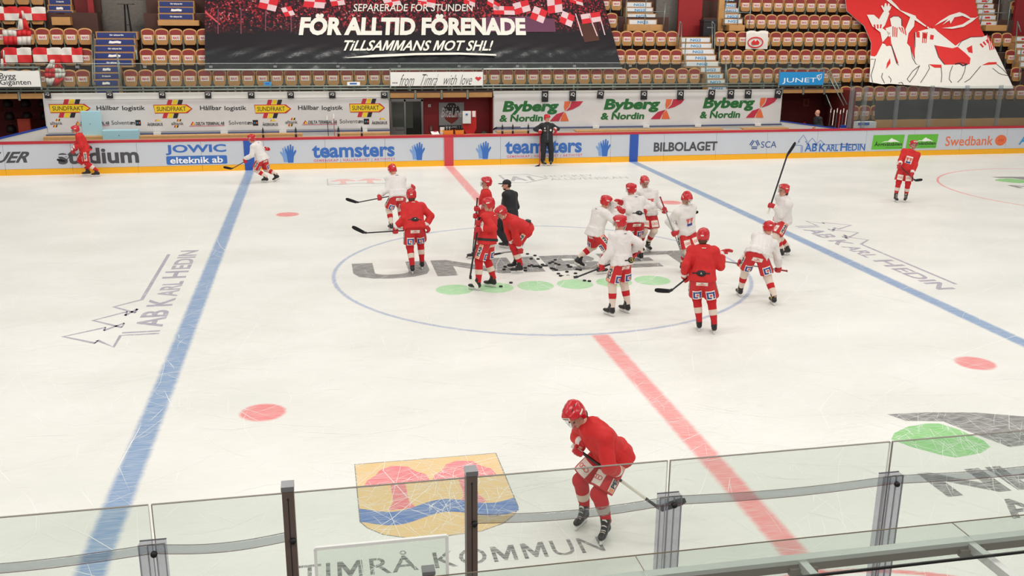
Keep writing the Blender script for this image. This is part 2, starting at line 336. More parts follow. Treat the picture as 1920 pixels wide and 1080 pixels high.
lettering(mb, 'HOCKEY', (2.95, 12.05, ZI), (1.75, 0, 0), (0, .42, 0), I_GY); lettering(mb, 'ALLSVENSKAN', (3.0, 11.45, ZI), (2.75, 0, 0), (0, .42, 0), I_GY); ice_mark('ice_lettering', mb)
# skate marks: thin ruts cut into the ice
mb_v = []; mb_f = []
def skate_mark(x, y, a, L, curv, w):
    n = max(4, int(L*1.6)); pv = []; zz = random.uniform(.0007, .0026)
    for i in range(n+1):
        t = i/n; ww = w*(math.sin(PI*t)**.5+.05)/2
        nx, ny = -math.sin(a), math.cos(a); pv += [(x+nx*ww, y+ny*ww, zz), (x-nx*ww, y-ny*ww, zz)]
        x += math.cos(a)*L/n; y += math.sin(a)*L/n; a += curv*L/n
    if any(abs(q[1]) > 15.1 or abs(q[0]) > 30.9 for q in pv): return
    o = len(mb_v); mb_v.extend(pv)
    for i in range(n): mb_f.append((o+2*i, o+2*i+1, o+2*i+3, o+2*i+2))
for i in range(5200):
    x = random.uniform(-17, 22); y = random.uniform(-15, 15); 
    skate_mark(x, y, random.uniform(0, 2*PI), random.choice((.25, .4, .6, 1.0, 1.6, 3.0)), random.choice((0, .15, -.2, .5, -.6, 1.2)), random.uniform(.003, .008))
for i in range(1700):          # dense around centre ice, the logos and the near side
    cx, cy, s = random.choice(((0, 0, 3.2), (0, -1, 3), (-3.5, -9.8, 1.2), (3.4, -9.6, 1.3), (-7.1, -3, 4), (0, -8, 3)))
    skate_mark(random.gauss(cx, s*.6), random.gauss(cy, s*.6), random.uniform(0, 2*PI), random.choice((.2, .35, .6, 1.0)), random.choice((0, .4, -.5, 1.0)), random.uniform(.002, .0055))
for i in range(26): skate_mark(random.uniform(-12, 10), random.uniform(-13, 8), random.uniform(-.6, .9), random.uniform(5, 10), random.uniform(-.12, .12), .009)
me = bpy.data.meshes.new('skate_marks'); me.from_pydata(mb_v, [], mb_f); me.materials.append(M('rut_frost', (250, 250, 247), .7, var=.03))
so = obj('skate_marks', me); tag(so, 'fine white skate marks scratched all over the ice', 'skate marks', None, 'stuff')
# ================================================================== FAR BOARDS
YB = 15.15
W_BOARD = M('board_white', (200, 205, 214), .35, var=.03, scale=1.5); YEL = M('kick_yellow', (246, 178, 22), .4, var=.05); REDC = M('cap_red', (186, 36, 54), .35, var=.06)
DARKGAP = M('gap_dark', (70, 70, 75), .8)
bd = MB().box((-24, YB+.03, 0), (31, YB+.12, 1.06), DARKGAP).build('wall_far'); tag(bd, 'white rink boards with red cap rail and yellow kick strip', None, None, 'structure')
pw = 2.13; x = -24.0+.37
pan = MB().box((.004, YB, .21), (pw-.004, YB+.06, 1.05), W_BOARD).mesh('board_panel'); kick = MB().box((.003, YB-.012, 0), (pw-.003, YB+.06, .205), YEL).mesh('kick_strip')
while x < 30:
    for nm, me in (('board_panel', pan), ('kick_strip', kick)):
        o = obj(nm, me, bd); o.location = (x, 0, 0)
    x += pw
cap = MB(); cap.box((-24, YB-.02, 1.05), (31, YB+.16, 1.13), REDC); cap.build('cap_rail', bd)
B_BLUE = M('band_blue', (40, 84, 172), .4); B_RED = M('band_red', (200, 66, 76), .4)
for xx, m in ((-7.11, B_BLUE), (7.11, B_BLUE), (0, B_RED)): MB().box((xx-.17, YB-.016, 0), (xx+.17, YB+.04, 1.05), m).build('line_band', bd)
YT = YB-.006
K_GREY = M('print_grey', (72, 72, 78), .5); K_BLUE = M('print_blue', (52, 106, 186), .5); K_BLUE2 = M('print_blue_pale', (120, 158, 212), .5); K_PINK = M('print_pink', (214, 92, 120), .5); K_NAVY = M('print_navy', (44, 78, 140), .5); K_ORANGE = M('print_orange', (232, 112, 66), .5); K_GREEN = M('print_green', (98, 186, 58), .5); K_BLACK = M('print_black', (30, 30, 32), .5); K_WHITE = M('print_white', (244, 244, 242), .5); K_DGREEN = M('print_dark_green', (30, 110, 48), .5); K_RED = M('print_red', (206, 44, 54), .5); K_YELLOW = M('print_yellow', (246, 214, 30), .5); K_CYAN = M('print_cyan', (60, 150, 210), .5)
def board_ad(fn): mb = MB(); fn(mb); mb.build('board_advert', bd)
board_ad(lambda b: ptext(b, 'BAUER', -62, 285, 65, 306, YT, K_GREY, bold=.03, shear=.12))
def ad(b):
    ptext(b, 'stadium', 108, 277, 260, 307, YT, K_GREY, bold=.03)
    pflat(b, [(0, .45), (1, .45), (1, .55), (0, .55)], 108, 277, 128, 307, YT-.001, W_BOARD)
board_ad(ad)
def ad(b):
    ptext(b, 'JOWIC', 310, 271, 424, 290, YT, K_BLUE, bold=.03); pflat(b, [(.02, 0), (.98, 0), (1, .1), (1, .9), (.98, 1), (.02, 1), (0, .9), (0, .1)], 312, 292, 426, 308, YT, K_BLUE)
    ptext(b, 'elteknik ab', 319, 294, 418, 306, YT-.002, K_WHITE, bold=.02)
board_ad(ad)
def hand_poly(flip):
    p = [(.3, 0), (.72, 0), (.78, .35), (1, .62), (.93, .72), (.76, .56), (.80, .9), (.70, .92), (.63, .62), (.62, 1.0), (.50, 1.0), (.48, .62), (.40, .95), (.30, .92), (.34, .58), (.20, .80), (.11, .74), (.24, .42)]
    return [(1-a, b) for a, b in p] if flip else p
def gloves_ad(b, px0, py0, px1, py1):
    w = px1-px0; pflat(b, hand_poly(True), px0, py0+4, px0+w*.75, py1-1, YT, K_BLUE2); pflat(b, hand_poly(False), px0+w*.22, py0, px1, py1, YT-.002, K_BLUE)
def team(b, px0, px1, dy):
    ptext(b, 'teamsters', px0, 271+dy, px1-1, 295+dy, YT, K_BLUE, bold=.03); ptext(b, 'GEMENSKAP | HÅLLBARHET | AKTIVITET', px0+3, 296+dy, px1, 303.5+dy, YT, K_PINK, bold=.01, spacing=1.2)
board_ad(lambda b: team(b, 585, 741, 0)); board_ad(lambda b: team(b, 947, 1092, -9+1.5))
for q in ((525, 271, 556, 305), (768, 267, 797, 300), (892, 265, 921, 298), (1117, 261, 1145, 293)): board_ad(lambda b: gloves_ad(b, *q))
board_ad(lambda b: ptext(b, 'BILBOLAGET', 1226, 266, 1345, 283.5, YT, K_GREY, bold=.03))
def ad(b):
    for i in range(3):
        c, s = math.cos(i*2*PI/3+.5), math.sin(i*2*PI/3+.5)
        for r in (.25, .42): pflat(b, [(.5+c*r-s*.32-c*.05, .5+s*r+c*.32-s*.05), (.5+c*r+s*.32-c*.05, .5+s*r-c*.32-s*.05), (.5+c*r+s*.28+c*.05, .5+s*r-c*.28+s*.05), (.5+c*r-s*.28+c*.05, .5+s*r+c*.28+s*.05)], 1406, 262, 1424, 280, YT, K_NAVY)
    ptext(b, 'SCA', 1427, 265, 1456, 277, YT, K_NAVY)
board_ad(ad)
def ad(b):
    o, u, v = prect(1503, 258, 1622, 284, YT); w = u[0]; k = w/6.0
    stroke(b, [(a*k, c*k*.95) for a, c in TREE], .022, o, (1, 0, 0), (0, 0, 1), K_BLUE); stroke(b, [(.12*k, 0), (.12*k, .55*k)], .02, o, (1, 0, 0), (0, 0, 1), K_BLUE)
    ptext(b, 'AB', 1509, 269, 1532, 284, YT, K_BLUE, bold=.02); ptext(b, 'K', 1536, 269, 1548, 284, YT, K_BLUE, bold=.02); ptext(b, 'ARL', 1549, 271, 1572, 283.5, YT, K_BLUE, bold=.02); ptext(b, 'H', 1576, 268, 1589, 283, YT, K_BLUE, bold=.02); ptext(b, 'EDIN', 1590, 270, 1622, 282.5, YT, K_BLUE, bold=.02)
board_ad(ad)
def carwash(b, x0, y0, x1, y1):
    pflat(b, [(0, 0), (.97, 0), (1, 1), (.03, 1)], x0, y0, x1, y1, YT, K_GREEN); h = y1-y0; w = x1-x0
    pflat(b, [(0, 0), (.2, .3), (.35, .3), (.45, .7), (.55, .95), (.62, .7), (.72, .6), (.85, .3), (1, 0), (.7, .12), (.5, .05), (.3, .15)], x0+w*.3, y0+h*.2, x1-w*.12, y0+h*.52, YT-.002, K_WHITE)
    ptext(b, 'Ångtvättbilen', x0+w*.08, y0+h*.45, x1-w*.06, y0+h*.8, YT-.003, K_BLACK, bold=.02); ptext(b, 'Rent med ånga', x0+w*.45, y0+h*.83, x1-w*.06, y0+h*.92, YT-.003, K_DGREEN)
for q in ((1635, 253, 1695, 280), (1699.5, 252, 1758, 278)): board_ad(lambda b: carwash(b, *q))
def ad(b):
    ptext(b, 'Swedbank', 1773, 255, 1862, 273, YT, K_ORANGE, bold=.006); pflat(b, circ(.5, .5, .5, .5), 1866, 253, 1887, 273, YT, K_ORANGE)
    for i in range(3): pflat(b, circ(.5, .5, .09, .35, 10), 1870+i*3.6, 259, 1877+i*3.6, 267, YT-.002, K_RED)
board_ad(ad)
board_ad(lambda b: ptext(b, 'A', 1911, 252, 1930, 271, YT, K_CYAN, bold=.03, shear=.2))
# ================================================================== BENCH AREA
YW = 17.4                                        # wall behind the benches
WHITE_W = M('wall_white', (226, 224, 218), .5, var=.04, scale=2, bump=.25, bscale=5); RED_DK = M('wall_dark_red', (104, 24, 24), .7, var=.15); RED_DK2 = M('wall_red', (138, 22, 28), .6, var=.1); BLACKISH = M('recess_black', (28, 22, 22), .8)
WOODP = M('pine_plank', (206, 158, 104), .6, var=.16, scale=9); TAN = M('plywood_tan', (196, 146, 88), .6, var=.12, scale=5); GALV = M('galvanised_green_grey', (136, 146, 138), .4, .5, var=.1); CONC = M('concrete_grey', (120, 116, 108), .8, var=.1); STEEL = M('steel_grey', (150, 150, 152), .35, .8); WHITE_P = M('white_plastic', (236, 236, 232), .4, var=.03); TRED = M('tread_brown', (84, 52, 44), .8, var=.15, scale=3)
GREYD = M('door_grey', (128, 124, 120), .5, var=.08); BRICK = M('brick_grey', (112, 108, 104), .8, var=.1); BLUE_R = M('rail_blue', (40, 74, 170), .4)
fb = MB().box((-24, YB+.17, -.2), (31, YW, .35), CONC).build('floor_bench'); tag(fb, None, None, None, 'structure')
xa = at(84, 215, YW)[0]; xb = at(730, 215, YW)[0]; xc = at(925, 215, YW)[0]; xd = at(1465, 200, YW)[0]
wl = MB().box((xa, YW, .35), (xb, YW+.1, 2.56), WHITE_W).build('wall_bench_left'); tag(wl, None, None, None, 'structure')
wr = MB().box((xc, YW, .35), (xd, YW+.1, 2.52), WHITE_W).build('wall_bench_right'); tag(wr, None, None, None, 'structure')
# advertising sheets hung on the bench walls
VINYL = M('banner_vinyl', (224, 223, 222), .5, var=.03, scale=1.2, bump=.5, bscale=3.5)
def sheet(name, px0, px1, zt, zb, Y, n=40, amp=.004):
    x0, x1 = at(px0, 210, Y)[0], at(px1, 200, Y)[0]; vs = []; fs = []
    for j in range(7):
        for i in range(n+1):
            a = i/n; b = j/6; vs.append((x0+(x1-x0)*a, Y-.02-amp*(1+math.sin(a*41+b*2)*math.sin(a*17+b*5)), zb+(zt-zb)*b))
    for j in range(6):
        for i in range(n): fs.append((j*(n+1)+i, j*(n+1)+i+1, (j+1)*(n+1)+i+1, (j+1)*(n+1)+i))
    m = MB(); m.add(vs, fs, VINYL, True)
    m.add([(v[0], Y, v[2]) for v in vs], [f[::-1] for f in fs], VINYL, True); return m.build(name)
YS = YW-.032
s1 = sheet('advertising_banner', 86, 729, 2.32, 1.16, YW); tag(s1, 'long white haulage banner with yellow arrow signs behind left bench', 'banner')
s2 = sheet('advertising_banner', 926, 1464, 2.44, 1.12, YW); tag(s2, 'long white banner with green lettering and orange ribbons behind right bench', 'banner')
ztop = lambda s: s
def sund(px0, px1, yc):
    b = MB(); w = px1-px0; y0, y1 = yc-8, yc+8.5
    for i, m in enumerate((K_RED, K_YELLOW, K_BLACK)):
        q0 = px0+w*.33+i*w*.135; pflat(b, [(0, 0), (.72, 0), (1, 1), (.28, 1)], q0, y0-9, q0+w*.16, y0, YS, m)
        q0 = px0+w*.22+i*w*.135; pflat(b, [(0, 0), (.72, 0), (1, 1), (.28, 1)], q0, y1, q0+w*.16, y1+9, YS, m)
    ar = [(0, 0), (.84, 0), (1, .5), (.84, 1), (0, 1)]; pflat(b, [(.02, 0), (.86, 0), (1, .5), (.86, 1), (0, 1)], px0, y0, px1, y1, YS-.003, K_RED)
    pflat(b, ar, px0+1.5, y0+1.5, px1-2.5, y1-1.5, YS-.005, K_YELLOW); ptext(b, 'SUNDFRAKT', px0+w*.08, yc-4, px0+w*.83, yc+4.2, YS-.007, K_BLACK, bold=.006); b.build('printed_logo', s1)
for (a, c, y) in ((92, 170, 203), (288, 361, 204), (477, 546, 204), (655, 722, 202)): sund(a, c, y)
for (a, c, y) in ((181, 272, 203), (375, 462, 203), (559, 643, 202.5)):
    b = MB(); ptext(b, 'Hållbar', a, y-5, a+(c-a)*.465, y+3.4, YS, K_BLACK, bold=.012); b.build('printed_lettering', s1); b = MB(); ptext(b, 'logistik', a+(c-a)*.53, y-4.6, c, y+6, YS, K_BLACK, bold=.012); b.build('printed_lettering', s1)
def small_ads(px, yb):
    b = MB(); ptext(b, 'alltank', px, yb-3, px+23, yb+3, YS, K_GREY, bold=.01)
    for i, m in enumerate((K_RED, K_YELLOW, K_BLACK)):
        pflat(b, [(0, 0), (.6, 0), (1, 1), (.4, 1)], px+10+i*2.6, yb-8, px+14+i*2.6, yb-4, YS, m); pflat(b, [(0, 0), (.6, 0), (1, 1), (.4, 1)], px+5+i*2.6, yb+3.5, px+9+i*2.6, yb+7.5, YS, m)
    b.build('printed_logo', s1)
def delta(px, yb):
    b = MB(); ptext(b, 'DELTA TERMINAL AB', px+12, yb-3, px+66, yb+3, YS, K_BLACK, bold=.02, shear=.01); pflat(b, [(0, 0), (.5, 1), (1, 0)], px+2, yb-4, px+11, yb+3, YS, K_RED); pflat(b, [(0, 0), (.4, 1), (1, 0)], px+5, yb-2, px+10, yb+3, YS-.002, K_YELLOW); pflat(b, [(0, 0), (1, 0), (1, 1), (0, 1)], px, yb+4, px+66, yb+5, YS, K_PINK); b.build('printed_logo', s1)
def solv(px, yb):
    b = MB(); ptext(b, 'Solventu', px, yb-4, px+38, yb+3.5, YS, K_GREY); ptext(b, 'm', px+36, yb-1.5, px+44, yb+3.5, YS, K_BLACK, bold=.02); pflat(b, [(0, 0), (1, 0), (1, 1), (0, 1)], px+45, yb-5, px+55, yb+5.5, YS, K_BLACK); pflat(b, circ(.5, .5, .5, .5, 10), px+51, yb-1, px+54, yb+2, YS-.002, K_ORANGE); pflat(b, circ(.5, .5, .5, .5, 10), px+47, yb-1, px+50, yb+2, YS-.002, K_CYAN); b.build('printed_logo', s1)
def aker(px, yb):
    b = MB(); ptext(b, 'ÅKERIGRUS', px, yb-2, px+29, yb+5, YS, K_BLACK, bold=.02); pflat(b, [(0, 0), (.5, 1), (1, 0), (.5, .3)], px+14, yb-8, px+27, yb-3, YS, K_YELLOW); pflat(b, [(0, 0), (.5, 1), (.5, .4)], px+14, yb-8, px+20, yb-3, YS-.002, K_RED); b.build('printed_logo', s1)
for q, y in ((94, 231), (321, 231.5), (535, 229)): small_ads(q, y)
for q, y in ((139, 231), (355, 231.5), (566, 229)): delta(q, y)
for q, y in ((209, 230), (429, 230), (637, 227.5)): solv(q, y)
for q, y in ((276, 231), (492, 231), (697, 228)): aker(q, y)
def byberg(px, y, k):
    b = MB(); ptext(b, 'Byberg', px, y-1, px+108*k, y+25, YS, K_DGREEN, bold=.045, shear=.05); ptext(b, '& Nordin', px-5, y+25, px+78*k, y+38, YS, K_DGREEN, bold=.035, shear=.02)
    def rib(pts, m): pflat(b, pts, px+90*k, y, px+152*k, y+37, YS-.003, m)
    rib([(.44, 1), (.62, 1), (.58, .75), (.45, .5), (.42, .72)], K_ORANGE); rib([(.65, 1), (1, 1), (.9, .78), (.7, .6), (.48, .5), (.6, .72)], K_PINK2)
    rib([(0, 0), (.28, 0), (.33, .2), (.44, .48), (.2, .36), (.08, .16)], K_PINK2); rib([(.32, 0), (.58, 0), (.52, .25), (.46, .46), (.36, .26)], K_ORANGE); b.build('printed_logo', s2)
K_PINK2 = M('print_crimson', (196, 48, 72), .5)
byberg(941, 190, 1.0); byberg(1131, 186, 1.0); byberg(1317, 183.5, .92)
for i, z0 in enumerate((2.30, 2.44)):
    if i == 0: MB().box((xa+.02, YW-.03, 2.33), (xb-.02, YW, 2.555), WHITE_P).build('top_strip', wl)
TAGK = M('tag_black', (26, 26, 30), .6)
def iq_tag(px, py0, py1, rot, who):
    Y = YW-.11; o, u, v = prect(px-6, py0, px+6, py1, Y); w, h = u[0], v[2]; cx = o[0]+w/2
    e = empty('sponsor_tag', (cx, Y, o[2]+h)); e.rotation_euler = (0, rot, 0)
    MB().box((-w/2, 0, -h), (w/2, .015, 0), TAGK).build('cloth', e); b = MB(); lettering(b, 'iQ', (-w*.32, -.003, -h*.58), (w*.64, 0, 0), (0, 0, min(h*.42, .16)), K_WHITE, bold=.02); b.build('lettering', e)
    MB().box((-w*.42, -.004, -.02), (w*.42, .03, .02), STEEL).build('clip', e)
    tag(e, who, 'tag', 'small black sponsor tags along the bench walls')
ordn = ['first', 'second', 'third', 'fourth', 'fifth', 'sixth', 'seventh', 'eighth', 'ninth', 'tenth', 'eleventh', 'twelfth', '13th', '14th', '15th', '16th', '17th', '18th', '19th', '20th'] + ['%dst' % i if i % 10 == 1 else '%dnd' % i if i % 10 == 2 else '%drd' % i if i % 10 == 3 else '%dth' % i for i in range(21, 80)]
for i, px in enumerate((89, 205.5, 304, 390, 471, 545, 623, 720.5)): iq_tag(px, 172.5, 184.5, 0, '%s small black tag from the left above the yellow-arrow banner' % ordn[i])
for i, (px, y0, y1, r) in enumerate(((1022, 170, 191, 0), (1074, 170, 189, 0), (1127, 170, 185, .12), (1207.5, 170, 187, 0), (1276, 169, 187, 0), (1335, 168, 185.5, .06), (1370.5, 168, 185, 0), (1403, 168, 184.5, 0), (1460, 167, 184, .08))): iq_tag(px, y0, y1, r, '%s black tag from the left above the green-lettered banner' % ordn[i])
# pipe rail along the foot of each sheet
for nm, x0, x1, px in (('left', xa, xb, (294, 420, 530, 682)), ('right', xc, xd, (1010, 1117, 1211, 1308, 1420))):
    e = empty('wall_rail', ((x0+x1)/2, YW-.15, 1.1)); b = MB(); b.tube([(x0-e.location.x, 0, 0), (x1-e.location.x, 0, 0)], .03, M('rail_slate', (92, 100, 140), .4)); b.build('pipe', e)
    for q in px:
        xx = at(q, 240, YW-.15)[0]-e.location.x; MB().box((xx-.13, -.05, -.05), (xx+.13, .06, .06), WHITE_P).build('pad', e); MB().bar((xx, .0, 0), (xx, .15, -.02), .03, .03, STEEL).build('bracket', e)
    tag(e, 'slate pipe rail with white pads below the %s banner' % ('yellow-arrow' if nm == 'left' else 'green-lettered'), 'rail')
# benches
def bench(px0, px1, who, Y=16.62):
    x0, x1 = at(px0, 250, Y)[0], at(px1, 250, Y)[0]; L = x1-x0; e = empty('players_bench', ((x0+x1)/2, Y, at((px0+px1)/2, 257-((px0+px1)/2-100)*.0125, Y)[2]-.54))
    MB().box((-L/2-.1, -.3, .35-e.location.z), (L/2+.1, .7, 0), CONC).build('plinth', e)
    for k in range(3): MB().box((-L/2, .0+.13*k, .50), (L/2, .12+.13*k, .54), WOODP).build('seat_plank', e)
    MB().box((-L/2, -.02, .27), (L/2, .015, .53), WOODP).build('front_board', e)
    n = max(2, int(L/1.6)+1)
    for i in range(n): xx = -L/2+.1+(L-.2)*i/(n-1); MB().box((xx-.03, .04, 0), (xx+.03, .34, .5), STEEL).build('leg', e)
    for k in range(int(L/.5)): MB().lathe([(.012, 0), (.012, .006)], TRED, (-L/2+.2+k*.5+.1*math.sin(k*7), .2, .54), 6).build('screw', e)
    tag(e, who, 'bench')
bench(80, 197, 'short pine bench by the left tunnel under the yellow-arrow banner'); bench(243, 567, 'longest pine bench under the yellow-arrow banner'); bench(632, 731, 'short pine bench beside the grey door, left of centre')
bench(932, 990, 'short pine bench behind the black bottles, right of the red wall'); bench(1080, 1355, 'long pine bench under the green-lettered banner'); bench(1394, 1478, 'short pine bench beside the right tunnel')
# pale blue padded boards
PALE = M('foam_pale_blue', (170, 214, 226), .6, var=.03)
def slab(px0, py0, px1, py1, Y, th, lab, rx=0):
    o, u, v = prect(px0, py0, px1, py1, Y); z0 = .9; e = empty('foam_board', (o[0]+u[0]/2, Y, o[2])); w, h = u[0], v[2]
    b = MB(); b.box((-w/2, 0, 0), (w/2, th, h), PALE); ob = b.build('board', e); md = ob.modifiers.new('bevel', 'BEVEL'); md.width = .02; md.segments = 2
    MB().lathe([(.015, 0), (.015, .004)], K_GREY, (0, 0, 0), 8).build('screw_head', e).matrix_local = Matrix.Translation((-.05, -.002, h*.55)) @ Matrix.Rotation(PI/2, 4, 'X')
    e.rotation_euler = (rx, 0, 0); tag(e, lab, 'board')
slab(153, 208, 191, 262, 16.95, .06, 'upright pale blue foam board leaning behind the left bench'); slab(192, 244, 260, 266, 16.55, .3, 'low wide pale blue foam block between two left benches')
# bottles and sticks behind the boards
BOT = M('bottle_black', (24, 24, 27), .35); SILV = M('bottle_print', (150, 150, 155), .4)
shelf = MB().box((-14, YB+.165, 1.08), (14, YB+.36, 1.12), WOODP).build('shelf', bd)
for px, w in ((493.5, 'beside the white-jersey skater'), (555, 'behind the long left bench end'), (635, 'nearest the two leaning sticks'), (678.5, 'right of the leaning sticks'), (942, 'leftmost of three right of the red wall'), (961.5, 'in the middle of three by the coach'), (990.5, 'beside the black-clad coach, rightmost of three')):
    x = at(px, 255, YB+.25)[0]; e = empty('drink_bottle', (x, YB+.26, 1.12)); MB().lathe([(.036, 0), (.038, .02), (.038, .2), (.034, .24), (.03, .27)], BOT).build('body', e); MB().lathe([(.03, .27), (.03, .3), (.012, .31), (.012, .35), (.006, .36)], BOT).build('cap', e); MB().lathe([(.0385, .09), (.0385, .15)], SILV).build('print_band', e); tag(e, 'black drink bottle on the shelf, ' + w, 'bottle', 'black drink bottles')
STK = M('stick_black', (28, 28, 32), .35); STK_R = M('stick_red', (150, 40, 48), .35); TAPE_W = M('tape_white', (226, 222, 210), .8); TAPE_K = M('tape_black', (20, 20, 22), .9)
def simple_stick(a, b, bl, lab, m=STK, group=None, wide=.06):
    """stick leaning: butt a, heel b, blade vector bl (world)"""
    a, b, bl = Vector(a), Vector(b), Vector(bl); e = empty('hockey_stick', b); q = lambda p: p-b
    MB().bar(q(a), q(b), .028, .022, m).build('shaft', e); t = MB(); t.bar(q(b), q(b+bl), .022, wide, TAPE_K, up=(0, 0, 1)); t.build('blade', e); MB().bar(q(a), q(a+(b-a)*.12), .032, .027, TAPE_W).build('grip_tape', e); tag(e, lab, 'hockey stick', group)
p = at(613, 217, 17.2); simple_stick((p[0], 17.22, p[2]), (p[0]+.03, 16.4, .36), (-.2, -.15, .03), 'dark stick leaning on the haulage banner, left of two')
p = at(625.5, 214, 17.2); simple_stick((p[0], 17.22, p[2]), (p[0]-.01, 16.5, .36), (.2, -.15, .03), 'dark stick with reddish grip leaning on banner, right of two', STK_R)
p = at(935, 241, 16.5); q = at(986, 242, 16.5); simple_stick((q[0], 16.9, p[2]), (p[0], 16.9, p[2]), (-.12, .1, -.1), 'stick lying flat across the bench right of the red wall')
# ---- tunnels and the recess between the benches
def room(name, x0, x1, y1, zt, mat, cut=None):
    for nm, lo, hi, m in ((name+'_back', (x0, y1, 0), (x1, y1+.1, zt), mat), (name+'_west', (x0-.1, YW+.1, 0), (x0, y1, zt), mat), (name+'_east', (x1, YW+.1, 0), (x1+.1, y1, zt), mat), ('ceiling'+name[4:], (x0-.1, YW, zt), (x1+.1, y1+.1, zt+.03), BLACKISH), ('floor'+name[4:], (x0, YW, -.2), (x1, y1, .3), CONC)):
        o = MB().box(lo, hi, m).build(nm); tag(o, None, None, None, 'structure')
    return o
tl = room('wall_tunnel_left', -22, xa-.02, 20.6, 2.4, RED_DK); tr = room('wall_tunnel_right', xd+.02, at(1592, 205, YW)[0], 19.4, 2.35, RED_DK); rc = room('wall_recess', xb+.02, xc-.02, 18.3, 2.3, RED_DK2)
# dark practice tyres / gear hanging in the left tunnel
for r in range(3):
    for c in range(3):
        x = -14.75-.62*c; z = 2.05-.47*r; e = empty('hanging_helmet', (x, 19.4, z)); b = MB(); b.lathe([(.02, .16), (.11, .14), (.17, .05), (.18, -.06), (.15, -.14)], M('gear_black', (34, 20, 20), .6)); b.build('shell', e); MB().tube([(0, 0, .15), (0, .1, .22), (0, 1.15, .24)], .008, STEEL, 6).build('hook', e); tag(e, 'dark round gear hung in the left tunnel, %s row, %s from its right wall' % (('top', 'middle', 'bottom')[r], ordn[c]), 'gear', 'dark gear hung in the left tunnel')
e = empty('cabinet', (-15.3, 18.6, .3)); MB().box((-.22, 0, 0), (.22, .35, 1.25), M('orange_red_paint', (170, 52, 30), .5)).build('body', e); MB().box((-.19, -.02, .05), (.19, 0, 1.2), M('orange_red_door', (182, 60, 36), .5)).build('door', e); MB().bar((.14, -.04, .55), (.14, -.04, .75), .02, .02, STEEL).build('handle', e); tag(e, 'narrow orange-red cabinet inside the left tunnel', 'cabinet')
b = MB(); zz = 1.13; b.add([(xa-1.5, YB+.2, .35), (xa-.02, YW, .35), (xa-.02, YW, 1.35), (xa-1.5, YB+.2, 1.1), (xa-1.45, YB+.2, .35), (xa+.03, YW, .35), (xa+.03, YW, 1.35), (xa-1.45, YB+.2, 1.1)], [(0,1,2,3),(7,6,5,4),(3,2,6,7),(0,3,7,4),(1,5,6,2)], WHITE_W); gl = b.build('trim_1'); tag(gl, None, None, None, 'structure'); MB().bar((xa-1.48, YB+.2, 1.12), (xa, YW, 1.37), .08, .05, BLUE_R).build('blue_edge', gl)
b = MB(); b.add([(xd, YW, .35), (xd+1.6, YB+.2, .35), (xd+1.6, YB+.2, 1.08), (xd, YW, 1.2), (xd+.05, YW, .35), (xd+1.65, YB+.2, .35), (xd+1.65, YB+.2, 1.08), (xd+.05, YW, 1.2)], [(0,1,2,3),(7,6,5,4),(3,2,6,7),(0,3,7,4),(1,5,6,2)], WHITE_W); gr = b.build('trim_2'); tag(gr, None, None, None, 'structure'); MB().bar((xd, YW, 1.22), (xd+1.62, YB+.2, 1.1), .06, .04, BLUE_R).build('blue_edge', gr)
# door in the recess
YD = 18.28
def pbox(mb, px0, py0, px1, py1, Y, d0, d1, mat): o, u, v = prect(px0, py0, px1, py1, Y); return mb.box((o[0], Y-d0, o[2]), (o[0]+u[0], Y+d1, o[2]+v[2]), mat)
dr = empty('door_1', at(745, 262, YD)); dr.location.z = .3; base = Vector(dr.location)
def child_world(mb, name, parent, base):
    me = mb.mesh(name); me.transform(Matrix.Translation(-base)); return obj(name, me, parent)
child_world(pbox(MB(), 732, 185, 793, 190, YD, .06, 0, STEEL), 'frame_head', dr, base)
for q in ((731, 734), (758, 761), (790, 793.5)): child_world(pbox(MB(), q[0], 186, q[1], 275, YD, .06, 0, STEEL), 'frame_post', dr, base)
child_world(pbox(MB(), 734, 190, 758, 275, YD, .03, .0, GREYD), 'door_leaf', dr, base); child_world(pbox(MB(), 736, 193, 757, 238, YD, .04, 0, M('door_glass_dark', (84, 90, 84), .15)), 'door_pane', dr, base)
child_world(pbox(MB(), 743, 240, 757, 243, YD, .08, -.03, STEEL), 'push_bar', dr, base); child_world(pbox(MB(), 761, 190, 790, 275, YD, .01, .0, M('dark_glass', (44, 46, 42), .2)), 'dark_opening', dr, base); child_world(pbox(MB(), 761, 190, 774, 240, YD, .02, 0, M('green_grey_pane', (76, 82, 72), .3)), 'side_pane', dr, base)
tag(dr, 'grey metal door with glass pane beside a dark doorway', None, None, 'structure')
# poster, dispenser, things on the ledge
e = empty('shield_poster', at(846, 215, YD)); base = Vector(e.location)
child_world(pbox(MB(), 823, 192, 870, 240, YD, .02, 0, M('poster_grey', (150, 148, 148), .6)), 'sheet', e, base); b = MB()
sh = [(.2, .8), (.3, .84), (.38, .95), (.62, .95), (.7, .84), (.8, .8), (.86, .6), (.8, .3), (.65, .12), (.5, .05), (.35, .12), (.2, .3), (.14, .6)]
pflat(b, sh, 824, 191, 869, 233, YD-.022, M('poster_black', (38, 32, 34), .6)); pflat(b, [(.2, .48), (.8, .48), (.76, .25), (.5, .06), (.24, .25)], 824, 191, 869, 235, YD-.024, M('poster_red', (132, 40, 34), .6)); ptext(b, 'BiteLine', 827, 202, 868, 220, YD-.028, M('poster_pale', (205, 200, 198), .6), bold=.02, shear=.06); pflat(b, [(0, 0), (1, 0), (1, 1), (0, 1)], 823, 235, 869, 241, YD-.022, K_BLACK); ptext(b, 'BITELINE', 837, 236.5, 855, 239.5, YD-.026, K_WHITE)
for i in range(5): pflat(b, circ(.5, .5, .5, .5, 6), 834+i*5.2, 198-abs(2-i)*-.3, 836+i*5.2, 200, YD-.026, K_WHITE)
child_world(b, 'print', e, base); tag(e, 'grey poster with black and red shield on the dark red wall', 'poster')
YR = 17.2; REDB = M('bright_red_paint', (208, 40, 36), .4)
